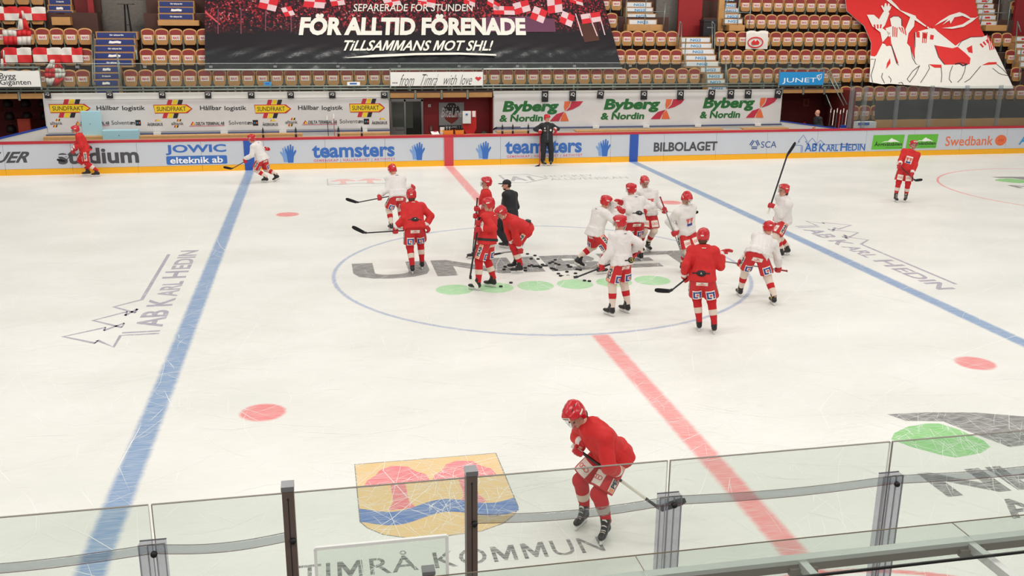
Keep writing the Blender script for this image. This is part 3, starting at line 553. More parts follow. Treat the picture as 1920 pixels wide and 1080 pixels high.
e = empty('hygiene_station', at(880, 262, YR)); base = Vector(e.location); b = MB(); o, u, v = prect(867, 208, 893, 262, YR)
b.plate([(o[0]+u[0]*a, o[2]+v[2]*c) for a, c in ((0, 1), (1, 1), (1, .4), (.72, .1), (.72, -.3), (.4, -.3), (.4, .1), (0, .45))], YR-.03, YR+.03, REDB); child_world(b, 'stand', e, base)
child_world(pbox(MB(), 867, 208, 882, 231, YR-.03, .12, 0, WHITE_P), 'paper_dispenser', e, base); child_world(pbox(MB(), 885, 208, 891, 219, YR-.03, .08, 0, WHITE_P), 'soap_dispenser', e, base); child_world(pbox(MB(), 878.5, 252, 884, 259, YR-.03, .05, 0, WHITE_P), 'bin_label', e, base); child_world(pbox(MB(), 873, 213, 877, 216, YR-.16, .01, 0, K_BLUE), 'sticker', e, base); tag(e, 'red stand with white paper and soap dispensers by the shield poster', 'dispenser')
YL = YB+.27
e = empty('clipboard', at(816, 262, YL)); base = Vector(e.location); b = MB(); o, u, v = prect(808, 247, 824, 259, YL); b.add([(o[0]+u[0]*.12, YL-.02, 1.13), (o[0]+u[0], YL-.02, 1.13), (o[0]+u[0]*.88, YL+.1, o[2]+v[2]), (o[0], YL+.1, o[2]+v[2]), (o[0]+u[0]*.12, YL, 1.13), (o[0]+u[0], YL, 1.13), (o[0]+u[0]*.88, YL+.12, o[2]+v[2]), (o[0], YL+.12, o[2]+v[2])], [(0,1,2,3),(7,6,5,4),(0,4,5,1),(1,5,6,2),(2,6,7,3),(3,7,4,0)], WHITE_P); child_world(b, 'paper', e, base); child_world(pbox(MB(), 813, 246, 819, 248.5, YL+.09, .02, .03, K_PINK), 'clip', e, base); tag(e, 'white clipboard leaning behind the boards near the red centre band', 'clipboard')
ORB = M('crate_orange', (226, 132, 30), .5)
def crate(px0, px1, lab):
    o, u, v = prect(px0, 252, px1, 260, YL); w = u[0]; e = empty('bottle_crate', (o[0]+w/2, YB+.27, 1.12))
    for nm, lo, hi in (('front_side', (-w/2, -.1, 0), (w/2, -.085, .16)), ('back_side', (-w/2, .085, 0), (w/2, .1, .16)), ('end_side', (-w/2, -.085, 0), (-w/2+.015, .085, .16)), ('end_side', (w/2-.015, -.085, 0), (w/2, .085, .16)), ('base', (-w/2, -.085, 0), (w/2, .085, .02))): MB().box(lo, hi, ORB).build(nm, e)
    tag(e, lab, 'crate', 'orange bottle crates')
    for k in range(3): 
        x = o[0]+w*(.2+.3*k); q = empty('drink_bottle', (x, YB+.27, 1.145)); MB().lathe([(.036, 0), (.038, .2), (.03, .27)], BOT).build('body', q); MB().lathe([(.03, .27), (.025, .3), (.01, .34)], BOT).build('cap', q); tag(q, 'black bottle, %s in the %s' % (('left', 'centre', 'right')[k], lab), 'bottle', 'bottles in orange crates')
crate(832, 849, 'orange crate nearer the white clipboard'); crate(853.5, 869, 'orange crate nearer the red dispenser stand')
e = empty('towel', (at(836, 250, YL+.12)[0], YB+.45, 1.0)); b = MB(); b.box((-.2, -.05, 0), (.2, .1, .36), WHITE_P); b.build('cloth', e); MB().box((-.2, -.052, .22), (.2, -.05, .26), K_YELLOW).build('stripe', e); tag(e, 'folded white towel behind the orange crate', 'towel')
e = empty('wall_switch', at(888, 199, YD)); MB().box((-.05, -.04, -.05), (.05, 0, .05), WHITE_P).build('plate', e); MB().box((-.02, -.05, -.03), (.02, -.04, .03), GREYD).build('rocker', e); e.location = at(805, 198, YD); tag(e, 'small white box on the red wall left of the poster', 'switch')
e = empty('hand_sanitiser', at(808, 240, YD)); MB().box((-.06, -.05, -.12), (.06, 0, .12), M('dull_red_box', (120, 60, 56), .5)).build('case', e); MB().box((-.03, -.07, -.1), (.03, -.05, .04), GREYD).build('lever', e); tag(e, 'narrow grey-red box low on the red wall by the doorway', 'dispenser')
e = empty('equipment_bag', (at(907, 258, 16.9)[0], 16.9, .35)); b = MB(); b.lathe([(.12, 0), (.16, .1), (.15, .5), (.1, .66), (.03, .7)], M('bag_black', (30, 28, 30), .7)); b.build('body', e); MB().tube([(-.1, 0, .62), (0, 0, .82), (.1, 0, .62)], .012, TAPE_K).build('handle', e); tag(e, 'black bag standing by the right end of the red wall', 'bag')
# things in the right tunnel
e = empty('fire_extinguisher', (at(1507, 240, 18.6)[0], 18.6, .3)); MB().lathe([(.11, 0), (.12, .03), (.12, .62), (.08, .72), (.03, .76)], M('extinguisher_red', (140, 26, 24), .35)).build('cylinder', e); MB().lathe([(.03, .76), (.03, .82), (.02, .84)], TAPE_K).build('valve', e); MB().tube([(.03, 0, .8), (.16, -.02, .7), (.17, -.02, .3)], .012, TAPE_K).build('hose', e); MB().bar((0, 0, .84), (-.14, 0, .87), .03, .02, TAPE_K).build('handle', e); tag(e, 'red fire extinguisher standing in the dark right tunnel', 'extinguisher')
for i in range(6):
    px = 1553+i*6.0; p = at(px+9, 204+3*(i % 2), 16.6); q = at(px-3, 244, 16.2); simple_stick((p[0], 16.75, p[2]), (q[0], 16.1, .4), (.16, -.1, .02), '%s from the left of the sticks leaning at the right tunnel' % ordn[i], (STK, TAPE_W, STK, STK_R, STK, TAPE_W)[i], 'sticks leaning at the right tunnel')
for i, (px, m) in enumerate(((1558, TAPE_W), (1583, TAPE_W))):
    p = at(px, 227, 16.0); e = empty('goalie_pad', (p[0], 16.0, .35)); b = MB(); b.box((-.13, -.07, 0), (.13, .07, .8), m); b.build('face', e); b = MB(); b.box((-.135, -.075, .72), (.135, .075, .82), BLUE_R if i else STK); b.build('top_edge', e); MB().box((-.05, -.085, .3), (.05, -.07, .5), STK_R).build('badge', e); tag(e, 'pale goalie pad leaning by the sticks, ' + ('right one with blue edge' if i else 'left one'), 'goalie pad')
e = empty('wall_sign', at(1511, 192, 19.38)); MB().box((-.14, -.02, -.17), (.14, 0, .17), M('sign_brown', (140, 62, 44), .6)).build('plate', e); MB().box((-.07, -.025, -.1), (.07, -.02, .1), RED_DK).build('pictogram', e); tag(e, 'small faded orange sign on the right tunnel back wall', 'sign')
# fascia of plywood blocks and steel brackets under the balcony edge
def fascia(px0, px1, zt, zb, Y):
    x0, x1 = at(px0, 176, Y)[0], at(px1, 176, Y)[0]; n = max(1, round((x1-x0)/.9)); e = empty('trim_fascia', (x0, Y, zb)); tag(e, None, None, None, 'structure')
    for i in range(n):
        w = (x1-x0)/n; MB().box((i*w+.05, 0, 0), ((i+1)*w-.05, .06, zt-zb), TAN).build('plywood_block', e); MB().bar((i*w, .02, -.06), (i*w, .02, zt-zb+.1), .07, .05, GALV).build('bracket', e)
fascia(-60, 82, 2.56, 2.38, YW-.05); fascia(729, 925, 2.48, 2.30, YW-.05); fascia(1466, 1585, 2.50, 2.36, YW-.05)
# ================================================================== FAR STAND
def rowY(k): return 18.6+.8*(k-1)
def rowZ(k): return 2.68+.725*(k-1)             # underside of the seats in row k
XL, XR = -24.0, 33.0
st = empty('floor_terrace', (0, 18, 2.4)); tag(st, None, None, None, 'structure')
RISER = M('riser_dark', (78, 50, 42), .8, var=.2, scale=2)
# vomitory gaps (world x ranges) are cut out of rows 3 and up
VOM = [(at(172, 60, 20.0)[0], at(262, 60, 20.0)[0]), (at(1272, 70, 20.0)[0], at(1338, 70, 20.0)[0])]
XT = at(1575, 190, 17.6)[0]                       # the stand reaches down lower right of the right tunnel
def tread(k, x0, x1):
    y0 = rowY(k)-.52; z = rowZ(k)-.25; MB().box((x0, y0-st.location.y, z-.72-st.location.z), (x1, y0+.82-st.location.y, z-st.location.z), RISER).build('terrace_step', st)
for k in range(-1, 9):
    if k < 1: tread(k, XT, XR); continue
    if k == 1:
        MB().box((XL, YW+.1-18, 2.37-2.4), (XT, rowY(1)+.3-18, 0.03), RISER).build('terrace_step', st)
        tread(1, XT, XR); continue
    if k >= 4:
        xs = [XL, VOM[0][0], VOM[0][1], VOM[1][0], VOM[1][1], XR]
        for a, b in ((0, 1), (2, 3), (4, 5)): tread(k, xs[a], xs[b])
    else: tread(k, XL, XR)
for k in range(-1, 1): pass
MB().box((XT-.05, YW-18-1.0, -2.0), (XT, 18.4-18, .1), RED_DK).build('terrace_flank', st)
# ---- seats: one prototype, copied with its parts
S_TAN = M('seat_tan', (186, 136, 80), .5, var=.12, scale=7); S_EDGE = M('seat_edge', (212, 164, 102), .5, var=.08); S_RED = M('seat_red', (140, 48, 46), .6, var=.1); S_PLATE = M('seat_plate', (236, 230, 222), .5); S_INK = M('seat_ink', (196, 62, 92), .5); S_BR = M('seat_bracket', (92, 104, 96), .5, .3)
def arch(w, z0, z1, n=10, rz=.12): return [(-w/2, z0), (w/2, z0)] + [(w/2*math.cos(t), z1-rz+rz*math.sin(t)) for t in [PI*i/n for i in range(n+1)]]
def make_seat():
    e = empty('stadium_seat'); w = .495
    MB().plate(arch(w, .06, .64), .02, .06, S_EDGE).build('backrest_shell', e)
    MB().plate(arch(w-.06, .30, .595, rz=.10), -.005, .03, S_RED).build('cushion', e)
    b = MB(); b.plate([(-w/2+.02, .40), (-w/2+.03, .12), (-w/2+.08, .03), (w/2-.08, .03), (w/2-.03, .12), (w/2-.02, .40)], -.06, .0, S_TAN); b.build('folded_seat', e)
    p = MB().plate([(-.15, .21), (.15, .21), (.15, .385), (-.15, .385)], -.068, -.06, S_PLATE).build('name_plate', e); b = MB(); lettering(b, 'MAXI', (-.115, -.0705, .245), (.23, 0, 0), (0, 0, .10), S_INK, bold=.04); b.build('lettering', p)
    for s in (-1, 1): MB().bar((s*.245, .0, -.2), (s*.245, .0, .24), .03, .08, S_BR).build('bracket', e)
    return e
proto = make_seat()
def copy_tree(o, parent=None):
    c = o.copy(); COL.objects.link(c); c.parent = parent
    for ch in o.children: copy_tree(ch, c)
    return c
first = [True]
def place_seat(x, k, lab):
    if first[0]: e = proto; first[0] = False
    else: e = copy_tree(proto)
    e.location = (x, rowY(k), rowZ(k)); tag(e, lab, 'seat', 'tan stadium seats with red cushions'); return e
def run(k, pxa, pxb, where, py, skip=(), pitch=.525):
    Y = rowY(k); xa_, xb_ = at(pxa, py, Y)[0], at(pxb, py, Y)[0]; n = max(1, round((xb_-xa_)/pitch)); j = 0
    for i in range(n+1):
        x = xa_+(xb_-xa_)*i/n; q = pxa+(pxb-pxa)*i/n
        if any(a < q < b for a, b in skip): continue
        place_seat(x, k, '%s visible red-cushioned seat from the left, %s' % (ordn[j], where)); j += 1
RN = {-1: 'lowest', 0: 'second-lowest', 1: 'front', 2: 'second', 3: 'third', 4: 'fourth', 5: 'fifth'}
run(1, -5, 155, 'front row, left of the blue stairs', 140); run(2, 16, 160, 'second row, left of the blue stairs', 105); run(3, -1, 160, 'third row, left of the blue stairs', 70); run(4, -10, 71, 'fourth row, far left block', 38); run(5, -10, 71, 'fifth row, far left block', 4)
run(1, 245, 1302, 'front row between the two stairs', 142); run(2, 275, 380, 'second row right of the blue stairs', 103); run(3, 277, 382, 'third row right of the blue stairs', 66)
run(2, 1140, 1268, 'second row right of the dark banner', 105); run(3, 1132, 1260, 'third row right of the dark banner', 72); run(4, 1125, 1147, 'fourth row beside the dark banner', 40); run(5, 1112, 1155, 'fifth row beside the dark banner', 10)
run(1, 1375, 1905, 'front row right of the white stairs', 140, ((1632, 1888),)); run(2, 1360, 1895, 'second row right of the white stairs', 106, ((1632, 1880),)); run(3, 1350, 1888, 'third row right of the white stairs', 72, ((1620, 1855),)); run(4, 1406, 1605, 'fourth row right of the white stairs', 41); run(5, 1397, 1600, 'fifth row right of the white stairs', 9)
run(0, 1585, 1911, 'second-lowest row above the black cover', 185); run(-1, 1600, 1930, 'lowest row half behind the black cover', 208)
run(5, 1905, 1925, 'fifth row at the right edge', 10)
# ---- stairs with printed risers
ST_WOOD = M('stair_wood', (176, 132, 86), .6, var=.12); ST_BLUE = M('riser_blue', (34, 52, 118), .5, var=.05); ST_WHITE = M('riser_white', (222, 226, 230), .5)
def stairs(name, steps, signmat, words, inkmat, lab):
    e = empty(name, (0, 18, 2.4)); tag(e, lab, None, None, 'structure'); L = Vector(e.location)
    for i, (px0, px1, py, Y, h) in enumerate(steps):
        x0, x1 = at(px0, py, Y)[0], at(px1, py, Y)[0]; z = at((px0+px1)/2, py, Y)[2]
        s = child_world(MB().box((x0-.05, Y, z-h*1.0), (x1+.05, Y+.5, z+h*.75), ST_WOOD), 'step', e, L)
        b = MB().box((x0, Y-.015, z-h*.55), (x1, Y, z+h*.55), signmat); child_world(b, 'riser_sign', e, L)
        w = words[i % len(words)]; c = (x0+x1)/2
        if not w:                                # illegible mark: a slanted patch of the print colour
            b = MB(); ww = (x1-x0)*.34; flat(b, [(0, .1), (.1, 1), (.35, .8), (.7, 1), (1, .7), (.93, 0), (.6, .15), (.3, 0)], (c-ww/2, Y-.02, z-h*.3), (ww, 0, 0), (0, 0, h*.6), inkmat); child_world(b, 'printed_mark', e, L); continue
        ww = (x1-x0)*.36 if len(w) > 5 else .48; b = MB()
        lettering(b, w, (c-ww/2, Y-.02, z-h*(.22 if len(w) > 5 else .35)), (ww, 0, 0), (0, 0, h*(.44 if len(w) > 5 else .7)), inkmat, bold=.03); child_world(b, 'lettering', e, L)
    return e
BW = ('Gör takbytet lätt', '')
yy = lambda py: 20.2-(py-60)/110*2.3
stairs('stairs_blue', [(182, 255, 66, 19.95, .17), (180, 251, 79, 19.7, .17), (179.5, 251, 91.5, 19.45, .17), (179, 250, 104.5, 19.2, .17), (177.5, 247, 117.5, 18.95, .17), (177, 223, 130, 18.7, .17), (177, 222, 143, 18.4, .17), (177, 221, 156, 18.1, .17), (181, 223, 169, 17.75, .15)], ST_BLUE, BW, K_WHITE, 'wooden stairs with blue printed risers beside the left seat block')
stairs('stairs_upper_left', [(91, 135, 25.5, 21.3, .17), (92, 132, 15.5, 21.6, .17), (93, 132, 3.5, 21.9, .17)], ST_BLUE, BW, K_WHITE, 'upper blue-riser stairs at far left')
stairs('stairs_upper_mid', [(299, 361, 31.5, 21.1, .17), (299, 362, 19, 21.4, .17), (299, 362, 7.5, 21.7, .17)], ST_BLUE, BW, K_WHITE, 'upper blue-riser stairs left of the dark banner')
NW = ('NG2',)
stairs('stairs_white', [(1277, 1331, 75, 20.0, .16), (1276, 1334, 86, 19.75, .16), (1279, 1338, 97, 19.5, .16), (1286, 1341, 108.5, 19.25, .16), (1287, 1346, 120, 18.95, .16), (1314, 1350, 131, 18.7, .16), (1324, 1355, 143, 18.45, .16), (1324, 1359, 154, 18.2, .16), (1328, 1362, 165, 17.9, .14)], ST_WHITE, NW, K_CYAN, 'wooden stairs with white printed risers right of centre')
stairs('stairs_upper_white', [(1180, 1230, 41.5, 21.0, .16), (1177, 1228, 30.5, 21.3, .16), (1176, 1223, 19, 21.6, .16), (1176, 1220, 9, 21.9, .16), (1176, 1216, -1, 22.2, .16)], ST_WHITE, NW, K_CYAN, 'upper white-riser stairs right of the dark banner')
stairs('stairs_upper_white_b', [(1358, 1391, 40, 21.0, .16), (1359, 1387, 31, 21.3, .16), (1360, 1383, 20, 21.6, .16), (1361, 1379, 10.5, 21.9, .16), (1361, 1375, 1, 22.2, .16)], ST_WHITE, NW, K_CYAN, 'upper white-riser stairs left of the fourth seat row')
stairs('stairs_upper_right', [(1838, 1868, 44, 20.9, .16), (1836, 1866, 33, 21.2, .16), (1834, 1864, 22, 21.5, .16), (1832, 1862, 12, 21.8, .16), (1830, 1860, 2, 22.1, .16)], ST_WHITE, ('',), K_RED, 'upper white-riser stairs right of the red flag')
stairs('stairs_right', [(1904, 1935, 73, 20.0, .16), (1906, 1935, 86, 19.7, .16), (1908, 1935, 98, 19.4, .16), (1911, 1935, 110, 19.1, .16), (1914, 1935, 121, 18.8, .16)], ST_WHITE, ('',), K_RED, 'white-riser stairs at the right edge')
for i, (a, b_, c, d, Y) in enumerate(((97, 32, 132, 47, 20.95), (296, 38, 373, 48, 20.75), (1176, 46, 1242, 58, 20.7), (1367, 47, 1396, 58, 20.7), (1848, 47, 1888, 58, 20.6))): tag(pbox(MB(), a, b_, c, d, Y, .02, .5, TAN).build('trim_%d' % (10+i)), None, None, None, 'structure')
# vomitories: back wall, cheeks, posts
def vom(px0, px1, zt, Y, lab, mat):
    x0, x1 = at(px0, 60, Y)[0], at(px1, 60, Y)[0]; o = MB().box((x0-.3, Y, rowZ(3)-.3), (x1+.3, Y+.1, zt), mat).build(lab); tag(o, None, None, None, 'structure'); MB().box((x0-.3, rowY(3)+.3, rowZ(3)-.3), (x1+.3, Y, rowZ(3)+.25), TRED).build('landing', o)
    return o, x0, x1
BRK = bpy.data.materials.new('brick_wall_grey'); BRK.use_nodes = True; _n = BRK.node_tree; _b = _n.nodes.new('ShaderNodeTexBrick'); _t = _n.nodes.new('ShaderNodeTexCoord'); _m = _n.nodes.new('ShaderNodeMapping'); _m.inputs['Rotation'].default_value = (PI/2, 0, 0); _n.links.new(_t.outputs['Object'], _m.inputs[0]); _n.links.new(_m.outputs[0], _b.inputs[0])
_b.inputs['Color1'].default_value = (*lin((112, 106, 100)), 1); _b.inputs['Color2'].default_value = (*lin((98, 94, 90)), 1); _b.inputs['Mortar'].default_value = (*lin((136, 130, 122)), 1); _b.inputs['Scale'].default_value = 6; _b.inputs['Mortar Size'].default_value = .012; _n.links.new(_b.outputs[0], _n.nodes['Principled BSDF'].inputs[0]); _n.nodes['Principled BSDF'].inputs['Roughness'].default_value = .85
v1, vx0, vx1 = vom(140, 300, 8.5, 22.3, 'wall_vomitory_left', BRK)
o = MB(); pbox(o, 165, -40, 176, 60, 21.6, .06, .06, RED_DK2); o.build('red_post', v1); o = MB(); pbox(o, 140, -40, 165, 60, 21.9, .02, .3, RED_DK).build('side_panel', v1)
e = empty('bar_table', at(241, 60, 21.0)); base = Vector(e.location); hh = at(241, 7, 21.0)[2]-e.location.z
MB().box((-.28, -.25, hh-.03), (.28, .25, hh), M('table_dark', (58, 44, 40), .5)).build('table_top', e)
for sx in (-1, 1):
    for sy in (-1, 1): MB().bar((sx*.1, sy*.1, 0), (sx*.05, sy*.05, hh-.03), .035, .035, TAPE_K).build('leg', e)
MB().bar((-.08, -.08, hh*.25), (.08, .08, hh*.25), .02, .02, TAPE_K).build('stretcher', e); tag(e, 'tall slim bar table in front of the grey brick wall', 'table')
v2, _, _ = vom(1240, 1360, 8.5, 22.3, 'wall_vomitory_right', RED_DK)
pbox(MB(), 1230, -40, 1274, 60, 22.0, .05, .2, BRK).build('brick_pier', v2); pbox(MB(), 1272, -30, 1316, 68, 21.5, .03, .1, M('curtain_red', (150, 26, 30), .7, bump=.6, bscale=4)).build('red_panel', v2)
pbox(MB(), 1348, -40, 1358, 58, 21.2, .03, .1, TAN).build('timber_edge', v2)
e = empty('rubbish_bin', at(1327, 68, 20.9)); w = .30; h = at(1327, 37, 20.9)[2]-e.location.z; MB().box((-w, -.2, 0), (w, .25, h*.9), M('bin_black', (30, 30, 34), .5)).build('body', e); MB().box((-w-.02, -.24, h*.9), (w+.02, .27, h), M('bin_lid', (40, 40, 44), .5)).build('lid', e); MB().box((-w*.5, -.22, h*.5), (w*.5, -.2, h*.56), STEEL).build('handle', e); tag(e, 'black bin standing beside the red panel in the right opening', 'bin')
pbox(MB(), 1880, -40, 1960, 70, 22.0, .05, .2, BRK).build('brick_pier', v2); pbox(MB(), 1903, -30, 1960, 70, 21.3, .03, .1, RED_DK2).build('red_panel', v2)
# ---- tubular hand rails beside the stairs
def handrail(pts, lab, r=.02):
    P = [at(px, py, Y) for px, py, Y in pts]; e = empty('hand_rail', P[0]); L = Vector(P[0]); b = MB(); b.tube([Vector(q)-L for q in P], r, GALV, 6); b.build('tube', e); return e
def frame_rail(posts, rails, lab):
    P0 = at(*posts[0][0]); e = empty('hand_rail', P0); L = Vector(P0)
    for a, c in posts: b = MB(); b.tube([Vector(at(*a))-L, Vector(at(*c))-L], .022, GALV, 6); b.build('post', e)
    for pts in rails: b = MB(); b.tube([Vector(at(*q))-L for q in pts], .022, GALV, 6); b.build('rail', e)
    tag(e, lab, 'hand rail')
frame_rail([((174, 160, 18.0), (172, 62, 19.9)), ((178, 160, 18.0), (176, 64, 19.9))], [], 'slim rail along the left side of the blue stairs')
frame_rail([((226, 165, 17.9), (219, 100, 18.3)), ((256, 112, 19.2), (251, 64, 20.0))], [((219, 100, 18.3), (222, 112, 18.2), (228, 165, 17.9)), ((251, 64, 20.0), (258, 112, 19.2))], 'rail along the right side of the blue stairs')
frame_rail([((1172, 55, 20.8), (1176, -6, 20.8)), ((1208, 56, 20.7), (1212, -6, 20.7)), ((1243, 58, 20.6), (1248, 4, 20.6))], [((1176, 22, 20.8), (1248, 22, 20.6)), ((1236, -8, 20.6), (1248, 6, 20.6))], 'tubular rail in front of the upper white stairs near the banner')
frame_rail([((1357, 58, 20.8), (1360, 8, 20.8)), ((1382, 58, 20.7), (1386, 0, 20.7)), ((1404, 58, 20.6), (1408, 4, 20.6))], [((1360, 22, 20.8), (1408, 24, 20.6)), ((1360, 8, 20.8), (1370, -6, 20.8))], 'tubular rail in front of the upper stairs left of row four')
frame_rail([((1270, 88, 19.8), (1275, 40, 20.2)), ((1277, 88, 19.6), (1278, 45, 20.2)), ((1336, 92, 19.6), (1335, 40, 20.2)), ((1340, 92, 19.4), (1340, 46, 20.2))], [((1275, 40, 20.2), (1278, 45, 20.2)), ((1335, 40, 20.2), (1340, 46, 20.2))], 'pair of looped rails at the top of the white stairs')
frame_rail([((1283, 125, 18.9), (1286, 72, 19.6)), ((1322, 160, 18.1), (1323, 108, 18.5)), ((1348, 120, 18.9), (1349, 74, 19.6)), ((1360, 160, 18.1), (1361, 108, 18.5))], [((1323, 108, 18.5), (1326, 160, 18.0)), ((1361, 108, 18.5), (1364, 160, 18.0))], 'short rails flanking the middle of the white stairs')
frame_rail([((1838, 46, 20.6), (1846, 8, 20.6)), ((1868, 58, 20.6), (1874, 0, 20.6)), ((1888, 60, 20.5), (1895, 4, 20.5))], [((1846, 24, 20.6), (1894, 24, 20.5)), ((1846, 8, 20.6), (1858, -4, 20.6)), ((1882, -6, 20.5), (1895, 4, 20.5))], 'tubular rail before the upper stairs right of the red flag')
frame_rail([((1902, 120, 19.0), (1908, 40, 20.0)), ((1910, 150, 18.3), (1915, 90, 18.9))], [((1908, 40, 20.0), (1914, 60, 19.8))], 'tubular rail at the right edge stairs')
# ---- balcony rail and glass balustrade
br = empty('balcony_rail', (0, 17.2, 2.70)); L = Vector(br.location); x0, x1 = -17.5, at(1575, 163, 17.2)[0]
for dz, dy, r in ((.07, 0, .03), (-.03, -.06, .035)): b = MB(); b.tube([(x0, dy, dz), (x1, dy, dz)], r, GALV, 8); b.build('pipe', br)
for i in range(22): xx = x0+.3+i*(x1-x0-.5)/21; MB().bar((xx, .02, -.12), (xx, .02, .10), .05, .06, GALV).build('bracket', br)
tag(br, 'long grey-green pipe rail along the edge of the upper stand', 'rail')
GB = glass('balustrade_glass', (244, 248, 246), .02); EDGEL = M('glass_edge_light', (206, 214, 210), .3)
gb = empty('glass_balustrade', (0, 17.3, 2.72)); n = 15
for i in range(n):
    a = x0+(x1-x0)*i/n; c = x0+(x1-x0)*(i+1)/n; q = MB().box((a+.01, 0, 0), (c-.01, .012, .87), GB).build('pane', gb); MB().box((a+.01, -.001, .87), (c-.01, .013, .882), EDGEL).build('pane_edge', q)
    MB().box((c-.06, -.02, .72), (c+.06, .03, .80), STEEL).build('clamp', gb)
tag(gb, 'low clear glass balustrade in front of the front seat row', 'balustrade')
def signboard(name, px0, py0, px1, py1, Y, mat, lab, draw, cat='sign', frame=True):
    o, u, v = prect(px0, py0, px1, py1, Y); e = empty(name, (o[0]+u[0]/2, Y, o[2])); L = Vector(e.location); b = MB().box((o[0], Y, o[2]), (o[0]+u[0], Y+.03, o[2]+v[2]), mat); child_world(b, 'board', e, L)
    for dr_ in (draw if isinstance(draw, tuple) else (draw,)): b = MB(); dr_(b, Y-.004); child_world(b, 'lettering', e, L)
    if frame:
        for s in (0, 1): xx = o[0]+u[0]*s; child_world(MB().bar((xx, Y+.05, o[2]-.1), (xx, Y+.05, o[2]+v[2]+.12), .05, .05, GALV), 'frame_post', e, L)
        child_world(MB().bar((o[0]-.03, Y+.05, o[2]+v[2]+.12), (o[0]+u[0]+.03, Y+.05, o[2]+v[2]+.12), .05, .05, GALV), 'frame_top', e, L)
    tag(e, lab, cat)
SKY = M('sign_sky', (28, 140, 206), .4, var=.03)
signboard('company_sign', -40, 133, 75, 163, 17.0, WHITE_P, 'white sign with black two-line lettering above the left tunnel', (lambda b, y: ptext(b, 'Bygg', -1, 137, 29.5, 151, y, K_BLACK, bold=.004), lambda b, y: ptext(b, 'Giganten', 0, 149, 58, 162, y, K_BLACK, bold=.004)))
def junet(b, y):
    ptext(b, 'JUNET', 1467, 146, 1531, 157, y, K_WHITE); o, u, v = prect(1531, 139, 1541, 151, y); stroke(b, [(0, .75), (.95, 1), (.85, .35), (.55, 0)], .03, o, u, v, K_WHITE, True); stroke(b, [(0, .75), (.5, .7), (.55, 0)], .02, o, u, v, K_WHITE)
signboard('company_sign', 1462, 135, 1544.5, 159.5, 17.0, SKY, 'sky blue sign with white lettering above the right tunnel', junet)
def word(t, x0, y0, x1, y1, sh=.2, bo=-.012): return lambda b, y: ptext(b, t, x0, y0, x1, y1, y, K_BLACK, shear=sh, bold=bo)
def heart(b, y): pflat(b, [(.5+.5*math.sin(a)**3, .55+.03*(13*math.cos(a)-5*math.cos(2*a)-2*math.cos(3*a)-math.cos(4*a))) for a in [2*PI*i/24 for i in range(24)]], 891, 143, 902.5, 153, y, K_RED)
love = (word('...', 736, 154, 745, 157, 0, 0), word('from', 748, 139.5, 780, 161), word('Timrå', 785, 139, 825, 160), word('with', 829, 140, 860, 159), word('love', 862, 140, 888, 159), heart)
signboard('greeting_sign', 732, 135, 905.5, 161, 17.0, WHITE_P, 'white sign with handwritten greeting and red heart above the grey door', love)
# bottles/papers clipped on rail
for i, (px, py, w, m) in enumerate(((495, 157, 14, K_CYAN), (651, 157, 24, K_WHITE))):
    o, u, v = prect(px, py-3.5, px+w, py+3.5, 17.05); e = empty('paper_sign', (o[0]+u[0]/2, 17.05, o[2])); MB().box((-u[0]/2, 0, 0), (u[0]/2, .01, v[2]), m).build('sheet', e); MB().box((-u[0]*.3, -.003, v[2]*.3), (u[0]*.25, 0, v[2]*.75), K_BLUE).build('print', e); tag(e, ('small bluish scrap' if i == 0 else 'small white and blue sticker') + ' on the balcony rail under the front seats', 'sticker')
# ---- railing flight at the right tunnel
frame_rail([((1550, 135, 17.1), (1582, 198, 16.4)), ((1556, 133, 17.1), (1588, 196, 16.4)), ((1549, 178, 17.1), (1560, 205, 16.6))], [((1550, 135, 17.1), (1556, 133, 17.1))], 'slanting grey-green rail beside the right tunnel')
# ---- glass on the far boards at the right, black cover over the lowest row
fg = empty('rink_glass', (0, YB+.08, 1.13)); L = Vector(fg.location); PX = [1592, 1617, 1677, 1740.5, 1805, 1867.5, 1930, 1990]; GP = glass('rink_glass_far', (240, 244, 244), .03); POST = glass('clear_post_far', (222, 224, 230), .12)
for i, px in enumerate(PX):
    x = at(px, 235, YB+.08)[0]; zt = 1.65; MB().box((x-.07, -.03, 0), (x+.07, .07, zt), POST).build('post', fg)
    if i+1 < len(PX): x2 = at(PX[i+1], 235, YB+.08)[0]; q = MB().box((x+.01, 0, 0), (x2-.01, .012, zt-.02 if i == 0 else 1.63), GP).build('pane', fg)
tag(fg, 'clear rink glass with clear posts on the far boards at right', 'rink glass')
COVER = M('cover_black', (34, 34, 36), .7, var=.15, scale=2, bump=.3, bscale=3); o = []
vs = []; fs = []; n = 40; xa_, xb_ = at(1640, 215, 16.5)[0], 30
for j in range(5):
    for i in range(n+1): a = i/n; b_ = j/4; vs.append((xa_+(xb_-xa_)*a, 16.42+.12*b_+.02*math.sin(a*60+b_*3), 1.28+(.80+.05*math.sin(a*8))*b_))
for j in range(4):
    for i in range(n): fs.append((j*(n+1)+i, j*(n+1)+i+1, (j+1)*(n+1)+i+1, (j+1)*(n+1)+i))
m = MB(); m.add(vs, fs, COVER, True); m.add([(a, b_+.02, c) for a, b_, c in vs], [f[::-1] for f in fs], COVER, True); cv = m.build('black_cover'); tag(cv, 'long black cloth cover over the lowest seats behind the rink glass', 'cover')
wb = MB().box((xa_, 16.35, .35), (30, 16.45, 1.32), TAN).build('trim_20'); tag(wb, None, None, None, 'structure')
e = empty('advert_case', (at(1625, 238, 15.9)[0], 15.9, .35)); MB().box((-.42, 0, 0), (.42, .3, .95), WHITE_P).build('body', e); MB().box((-.4, -.01, .82), (.1, 0, .93), K_BLUE).build('print', e); tag(e, 'white box with blue print behind the first pane of rink glass', 'box')
